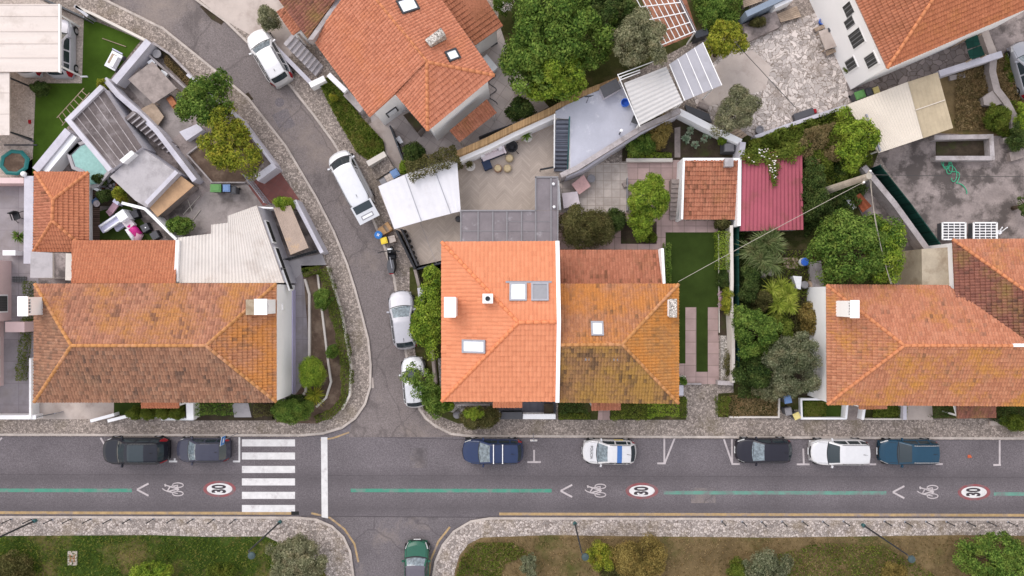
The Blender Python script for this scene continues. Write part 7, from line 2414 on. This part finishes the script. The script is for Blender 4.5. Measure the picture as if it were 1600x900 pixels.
# front of right house
porch('porch', 'small orange porch roof below the left part of the right house', [(1342, 639), (1386, 638), (1386, 620), (1342, 620)], 1.9, 2.3, 'tile_orange_old')
porch('porch', 'brown hipped porch roof below the right house near the right edge', [(1495, 653), (1556, 652), (1556, 620), (1495, 620)], 1.9, 2.6, 'tile_darkred')
wall('white garden wall around the little lawn below the right house', [(1323, 654), (1253, 654), (1252, 624), (1292, 624)], .14, .5, 'white_wall')
wall('white pier left of the little plank path', [(1324, 632), (1322, 654)], .16, .8, 'white_wall')
wall('white pier right of the little plank path', [(1351, 636), (1348, 656)], .2, .8, 'white_wall')
wall('white low wall between the plank path and the pale steps', [(1352, 655), (1412, 655)], .1, .5, 'cream_wall')
wall('grey pier left of the pale front steps', [(1414, 634), (1414, 656)], .26, .8, 'lilac_wall')
hedge('dark shaggy hedge below the right house beside the brown porch', [(1460, 642), (1492, 644)], .8, .9, 'leaf_dark')
hedge('dark hedge in the bottom right corner of the right house', [(1562, 643), (1640, 648)], 1.2, 1.1, 'leaf_dark')
shrub('bush overhanging the pavement at the right edge', (1582, 660), (20, 14), .9, 'leaf_hedge', .12)
bin_('pale blue-lidded bin in the bare front garden', (1231, 624), 10, 'blue_bin', s=(.5, .55))
bin_('grey bin below the pale blue-lidded one', (1232, 643), 10, 'mid_grey', s=(.45, .5))
bin_('yellow-lidded bin on the edge of the pavement', (1245, 650), 25, 'pale_yellow', s=(.45, .45))
c = W(1558, 661, .2); tag(MB().box((c.x, c.y, .12), (1.1, .35, .14)).box((c.x, c.y, .262), (1.0, .28, .02)).build('step_slab', 'concrete_tan'), 'pale slab lying on the pavement near the right edge', 'slab')

# ================================================================== VEHICLES
def tailgate(root, L, Wd, Ht, S):
    lid = MB()
    mt = Matrix.Translation((-L / 2 + .18, 0, Ht - .02)) @ Matrix.Rotation(R(-12), 4, 'Y')
    def bx(x0, x1, y0, y1, z0, z1):
        m = MB().prism([(x0, y0), (x1, y0), (x1, y1), (x0, y1)], z0, z1)
        m.v = [tuple(mt @ Vector(v)) for v in m.v]
        return m
    h = Wd * .42
    g = bx(-1.32, .05, -h, h, -.06, 0).build('tailgate', paint((.58, .58, .60)), root, False, True)
    bx(-.58, -.02, -h * .84, h * .84, .002, .012).build('glass', 'glass', g, False, True)
    for a, b_, c, d in ((-1.12, -1.07, -.45, .45), (-.86, -.81, -.45, .45), (-1.07, -.86, -.45, -.40), (-1.07, -.86, .40, .45)):
        bx(a, b_, c, d, .002, .014).build('plate_recess', 'mid_grey', g, False, True)
    bx(-1.04, -.89, -.36, .36, .002, .010).build('number_plate', 'white_plastic', g, False, True)
    for s in (-1, 1):
        MB().tube((-L / 2 + .15, s * Wd * .4, 1.2), tuple(mt @ Vector((-.6, s * h * .95, -.06))), .02, .02, 6).build('gas_strut', 'black', root, False, True)
    MB().prism([(-L / 2 + .1, -.72), (-L / 2 + .06, -.72), (-L / 2 + .06, .72), (-L / 2 + .1, .72)], .45, 1.6).build('load_opening', 'slot', root, False, True)


def police(root, L, Wd, Ht, S):
    xr = L / 2 - .66 * L
    z = Ht + .012
    b = MB()
    n = 12
    for k in range(n):
        y0, y1 = -Wd * .36 + Wd * .72 * k / n, -Wd * .36 + Wd * .72 * (k + 1) / n
        zf = lambda y: Ht * .997 - .055 * (abs(y) / (Wd * .36)) ** 2.2 + .012
        b.face([(xr - .17, y0, zf(y0)), (xr + .17, y0, zf(y0)), (xr + .17, y1, zf(y1)), (xr - .17, y1, zf(y1))])
    b.build('blue_roof_stripe', m_plain('blue_stripe', (.05, .13, .34), .4), root, False, True)
    for s in (-1, 1):
        MB().box((xr - .03, s * (Wd / 2 + .004), .56), (.62, .012, .26), 0).build('yellow_door_panel', 'yellow', root, False, True)
    mt = Matrix.Translation((L / 2 - .165 * L, 0, .625 * Ht + .035)) @ Matrix.Rotation(R(6.5), 4, 'Y') @ Matrix.Rotation(R(90), 4, 'Z')
    text_mesh('POL\u00cdCIA', .26, 'lettering', 'dark_grey', root, mt, .004)


WHITE = (.58, .57, .58)
car('black estate car at the left end of the kerb row, reflections on its dark roof', (212, 704), 180, 4.78, 1.92, 1.62, (.014, .015, .022), 'suv', glass='glass_light', rails='dark_metal', sunroof=True, ws='glass')
car('small black-blue hatchback parked just left of the crosswalk', (317, 703), 180, 3.95, 1.75, 1.5, (.045, .046, .068), 'hatch', ws='glass_light')
car('blue estate car with two white roof bars near the corner', (770, 705), 180, 4.45, 1.80, 1.62, (.022, .035, .085), 'estate', rails=None, bars=2, ws='glass_light')
car('white police car with a blue roof stripe and yellow door panels', (952, 706), 179, 3.95, 1.74, 1.5, WHITE, 'hatch', ws='glass_light', extra=police)
car('black hatchback parked right of the slanted bay lines', (1194, 704), 180, 4.12, 1.78, 1.45, (.017, .016, .024), 'hatch', ws='glass_light', sunroof=False)
car('white off-road car between the black and the blue car', (1311, 706), 180, 4.3, 1.82, 1.68, WHITE, 'suv', ws='glass')
car('teal-blue estate with pale roof rails at the right end of the row', (1420, 706), 180, 4.38, 1.80, 1.52, (.013, .047, .082), 'estate', rails='rim', ws='glass')
car('small green car with a dark roof at the bottom edge', (651, 886), 90, 3.85, 1.75, 1.42, (.022, .095, .062), 'mini', roof=m_plain('dark_roof', (.11, .10, .12), .4), ws='glass_light', group='cars on the side streets')
car('white off-road car on the upper street beside the stone steps', (421, 90), 120, 4.35, 1.84, 1.68, WHITE, 'suv', rails='dark_metal', ws='glass_light', group='cars on the side streets')
car('silver hatchback parked left of the bright strip tree', (630, 500), 97, 4.3, 1.80, 1.5, (.42, .41, .44), 'hatch', ws='glass_light', group='cars on the side streets')
car('white hatchback half hidden under the overhanging branch', (647, 597), 95, 3.75, 1.66, 1.5, (.56, .56, .58), 'hatch', group='cars on the side streets')
car('white van with its tailgate raised on the curving street', (548, 281), 117.5, 4.55, 1.86, 1.88, (.58, .58, .60), 'van', name='delivery_van', cat='van', ws='glass', extra=tailgate, group='cars on the side streets', zpx=.8)
car('silver pickup-like car half under the white carport', (94, 76), 90, 4.3, 1.85, 1.6, (.44, .43, .48), 'suv', rails='rim', ws='glass', group='cars under the carports')
car('pale car almost hidden under the white carport', (44, 74), 90, 4.25, 1.8, 1.5, (.70, .71, .74), 'hatch', group='cars under the carports')
car('dark teal car cut by the right edge beside the dry field', (1606, 108), 105, 4.2, 1.78, 1.5, (.30, .30, .33), 'hatch', ws='glass_light', group='cars on the side streets')
# scooter
c = W(612, 406, .6)
sc_ = thing('motor_scooter', 'black motor scooter parked beside the black fence', 'scooter', (c.x, c.y, .12), R(93))
sc_.scale = (1.18, 1.6, 1.1)
for x, nm in ((.62, 'front'), (-.58, 'rear')):
    wl = MB().tube((x, -.06, .23), (x, .06, .23), .23, .23, 18).build('wheel', 'rubber', sc_, False, True)
    MB().tube((x, -.065, .23), (x, .065, .23), .12, .12, 12).build('rim', 'grey_metal', wl, False, True)
b = MB()
sec = [(-.85, .12, .62, .78), (-.6, .2, .5, .84), (-.25, .22, .45, .82), (0, .17, .35, .74), (.12, .2, .25, .34), (.3, .2, .25, .32), (.42, .2, .28, .75), (.55, .17, .4, .95), (.7, .12, .5, .85)]
for (x0, w0, a0, t0), (x1, w1, a1, t1) in zip(sec[:-1], sec[1:]):
    P0 = [(x0, -w0, a0), (x0, w0, a0), (x0, w0 * .7, t0), (x0, -w0 * .7, t0)]
    P1 = [(x1, -w1, a1), (x1, w1, a1), (x1, w1 * .7, t1), (x1, -w1 * .7, t1)]
    for k in range(4):
        b.face([P0[k], P0[(k + 1) % 4], P1[(k + 1) % 4], P1[k]])
b.build('bodywork', 'black', sc_, False, True)
b = MB()
for x0, x1, w0, w1 in ((-.82, -.45, .11, .17), (-.45, -.05, .17, .12)):
    b.prism([(x0, -w0), (x1, -w1), (x1, w1), (x0, w0)], .84, .90)
b.build('seat', 'dark_grey', sc_, False, True)
MB().box((-.2, -.02, .903), (.7, .03, .012), R(6)).build('seat_strip', 'grey_metal', sc_, False, True)
MB().tube((.5, -.36, 1.02), (.5, .40, 1.02), .025, .025, 8).build('handlebar', 'black', sc_, False, True)
for s in (-1, 1):
    m_ = MB().tube((.5, s * .3, 1.02), (.42, s * .42, 1.22), .012, .012, 6).box((.42, s * .43, 1.2), (.05, .13, .09))
    m_.build('mirror', 'black', sc_, False, True)
MB().tube((.62, 0, .3), (.46, 0, 1.0), .06, .05, 8).build('steering_column', 'mid_grey', sc_, False, True)
MB().box((.62, 0, .9), (.12, .24, .16), taper=.7).build('headlight', 'lamp', sc_, False, True)
MB().box((-.86, 0, .7), (.06, .18, .09)).build('taillight', 'tail', sc_, False, True)
# recycling beside it
c = W(602, 358, .45)
r = thing('cardboard_box', 'open brown cardboard box beside the blue round bin', 'box', (c.x, c.y, .12), R(32))
b = MB()
for x, y, sx, sy in ((-.42, 0, .03, .6), (.42, 0, .03, .6), (0, -.3, .87, .03), (0, .3, .87, .03)):
    b.box((x, y, 0), (sx, sy, .42))
b.build('side', 'cardboard', r, False, True)
MB().box((0, 0, .24), (.8, .56, .06)).build('contents', 'plank', r, False, True)
for (x, y, sx, sy) in ((-.25, .0, .42, .6), (.32, .05, .24, .6)):
    MB().box((x, y, .422), (sx, sy, .02), .05).build('flap', 'cardboard', r, False, True)
crate('cardboard_box', 'smaller pinkish cardboard box beside the yellow bin', 'box', [(606, 370), (616, 367), (619, 377), (609, 380)], .12, .6, 'cardboard', M['blush'] if False else 'pave_cream')
c = W(591, 367, .95)
r = thing('round_bin', 'round blue bin with a pale emblem beside the open cardboard box', 'bin', (c.x, c.y, .12))
MB().lathe((c.x, c.y, .12), [(.22, 0), (.27, .7), (.29, .74), (.29, .8), (.2, .85)], 20).build('body', 'blue', r)
for a in (0, 90):
    MB().box((c.x, c.y, .972), (.2, .06, .015), R(a + 20)).build('emblem', 'white_plastic', r)
bin_('yellow-lidded square bin beside the round blue bin', (600, 376), 15, 'yellow', s=(.46, .44), z=.8)

# ================================================================== STREET FURNITURE
def lamp_post(label, base, top, h, head=True):
    r = thing('street_lamp', label, 'street lamp', W(base[0], base[1], .12), 0, 'street lamps on the lower verge')
    A = W(base[0], base[1], .12)
    MB().lathe((A.x, A.y, .12), [(.13, 0), (.13, .25), (.08, .3)], 12).build('base', 'teal_metal', r)
    MB().tube((A.x, A.y, .12), (A.x, A.y, h), .07, .045, 10).build('post', 'dark_metal', r)
    d = Vector((.22, -.25))
    MB().tube((A.x, A.y, h - .02), (A.x + d.x * .6, A.y + d.y * .6, h + .12), .035, .035, 8).build('arm', 'dark_metal', r)
    MB().lathe((A.x + d.x, A.y + d.y, h + .02), [(.20, 0), (.25, .05), (.22, .14), (.06, .2)], 18).build('lamp_head', 'lamp_teal', r)
    MB().lathe((A.x + d.x, A.y + d.y, h - .06), [(.1, 0), (.18, .075)], 16).build('diffuser', 'mid_grey', r)


for lb, bs in (('street lamp at the left end of the lower verge', (56, 813)), ('street lamp beside the crosswalk on the lower verge', (438, 815)), ('street lamp near the middle of the lower verge', (898, 817)), ('street lamp on the right part of the lower verge', (1348, 820))):
    lamp_post(lb, bs, None, 5.9)
proto = thing('bollard', 'dark thin bollard in the row along the lower kerb', 'bollard', W(18, 811, .12), 0, 'bollards along the lower kerb')
MB().lathe((0, 0, 0), [(.05, 0), (.05, .12), (.035, .16), (.035, .85), (.055, .88), (.055, .93), (.02, .97)], 10).build('post', 'dark_metal', proto, True, True)
MB().lathe((0, 0, 0), [(.085, 0), (.085, .03), (.05, .05)], 10).build('foot', 'grey_metal', proto, False, True)
xs_ = [50, 82, 111, 142, 173, 203, 240, 271, 302, 334, 368, 1128, 1160, 1190, 1222, 1254, 1286, 1318, 1382, 1414, 1447, 1479, 1511, 1543, 1575]
for x in xs_:
    y = (811 if x < 600 else 815) + (random.random() - .5)
    o = proto.copy(); col.objects.link(o); o.location = W(x, y, .12)
    for chd in list(proto.children):
        k = chd.copy(); col.objects.link(k); k.parent = o


def sign(label, base, face, size, mat, h=2.2, frame='white_metal'):
    A = W(base[0], base[1], .12)
    r = thing('parking_sign', label, 'sign', tuple(A), R(face))
    MB().tube((0, 0, 0), (0, 0, h + .5), .03, .03, 8).build('post', 'grey_metal', r, False, True)
    MB().box((.04, 0, h), (.025, size[0], size[1])).build('plate', mat, r, False, True)
    MB().box((.033, 0, h - .02), (.012, size[0] + .04, size[1] + .04)).build('backing', frame, r, False, True)
    return r


sg = sign('blue and white sign on a post behind the small black-blue hatchback', (371, 677), -10, (.62, .62), 'blue')
MB().box((.056, 0, 2.42), (.008, .3, .12)).build('panel', 'white_plastic', sg, False, True)
sg = sign('small white sign on a post at the kerb right of the blue estate', (833, 677), -90, (.46, .46), 'white_plastic', 2.0)
c = W(1517, 714, .2)
r = thing('traffic_cone', 'small orange-red cone lying in the empty bay', 'cone', (c.x, c.y, .01))
MB().box((0, 0, 0), (.22, .22, .03)).build('foot', m_plain('cone_red', (.55, .1, .05), .5), r, False, True)
MB().lathe((0, 0, .03), [(.11, 0), (.05, .18), (.02, .26)], 12).build('cone', m_plain('cone_orange', (.62, .15, .07), .5), r, False, True)
c = W(112, 873, .3)
r = thing('utility_cover', 'pinkish concrete utility cover in the grass of the lower verge', 'cover', (c.x, c.y, .12))
MB().box((0, 0, 0), (.66, 1.02, .12)).build('slab', 'pave_cream', r, False, True)
for x, y, sx, sy in ((-.14, .0, .10, .55), (.14, 0, .10, .55), (0, 0, .18, .1)):
    MB().box((x, y, .122), (sx, sy, .02)).build('inlay', 'clay', r, False, True)
# verge planting
tree('round grey-brown bush tree at the crosswalk corner of the lower verge', (467, 872), (44, 36), 1.7, 'leaf_olive', .15, irr=.2, dens=1.1)
shrub('yellow-green bush cut by the bottom edge on the left verge', (240, 891), (32, 15), 1.0, 'leaf_bright', .15)
shrub('dark bush at the bottom left corner', (20, 888), (34, 24), 1.0, 'leaf_brown', .16)
shrub('small green bush at the bottom edge near the round grey-brown one', (345, 893), (22, 14), .8, 'leaf_hedge', .14)
tree('small pale conifer on the dry verge', (827, 884), (13, 22), 1.4, 'leaf_feather', .12, irr=.3, trunk=.05)
shrub('yellow-green bush beside the middle street lamp', (940, 868), (22, 20), 1.1, 'leaf_yellow', .14, irr=.35)
shrub('large straw-coloured bush at the bottom edge', (995, 872), (46, 34), 1.3, 'leaf_dry', .17, irr=.3, width=.28)
shrub('dark twiggy bush between the yellow-green and straw bushes', (962, 890), (20, 14), .8, 'leaf_brown', .12)
shrub('grey-green bush at the bottom edge below the black hatchback', (1195, 884), (38, 26), 1.3, 'leaf_feather', .15)
shrub('low dark bush right of the grey-green bush', (1155, 890), (24, 16), .8, 'leaf_hedge', .14)
tree('big green bush tree in the bottom right corner', (1555, 872), (62, 42), 2.0, 'leaf_green', .19, irr=.2)
shrub('straw-coloured tuft below the right street lamp', (1395, 892), (22, 14), .7, 'leaf_dry', .16, width=.25)

# ================================================================== LIGHT, SKY, CAMERA
wd = bpy.data.worlds.new('World')
sc.world = wd
wd.use_nodes = True
nt = wd.node_tree
sky = nt.nodes.new('ShaderNodeTexSky')
sky.sky_type = 'NISHITA'
sky.sun_disc = False
EL, AZ = R(50), R(-40)
sky.sun_elevation = EL
sky.sun_rotation = AZ
sky.altitude = 100
sky.air_density = 3.6
sky.dust_density = 0.7
sky.ozone_density = 0.6
bg = nt.nodes['Background']
bg.inputs['Strength'].default_value = 0.15
hs = nt.nodes.new('ShaderNodeHueSaturation')
hs.inputs['Saturation'].default_value = 0.4
nt.links.new(sky.outputs[0], hs.inputs['Color'])
tn = nt.nodes.new('ShaderNodeMix')
tn.data_type = 'RGBA'
tn.blend_type = 'MULTIPLY'
tn.inputs[0].default_value = 1
tn.inputs[7].default_value = (1.03, .965, 1.03, 1)
nt.links.new(hs.outputs[0], tn.inputs[6])
nt.links.new(tn.outputs[2], bg.inputs['Color'])
sl_ = bpy.data.lights.new('sun', 'SUN')
sl_.energy = 0.7
sl_.angle = R(32)
sl_.color = (1.0, .955, .90)
so_ = bpy.data.objects.new('sun', sl_)
col.objects.link(so_)
d = Vector((math.sin(AZ) * math.cos(EL), math.cos(AZ) * math.cos(EL), math.sin(EL)))
so_.rotation_euler = d.to_track_quat('Z', 'Y').to_euler()
cam = bpy.data.cameras.new('camera')
cam.sensor_width = 36
cam.lens = 36 * F / 1600
cam.shift_x = (800 - CX) / 1600
cam.shift_y = (CY - 450) / 1600
cam.clip_end = 3000
co = bpy.data.objects.new('camera', cam)
co.location = (0, 0, H)
col.objects.link(co)
sc.camera = co
sc.view_settings.view_transform = 'Standard'
sc.view_settings.look = 'None'
sc.view_settings.exposure = 0.84
sc.view_settings.gamma = 1.0
sc.cycles.max_bounces = 6
sc.cycles.diffuse_bounces = 4
sc.cycles.glossy_bounces = 2
sc.cycles.transmission_bounces = 2
sc.cycles.use_denoising = True
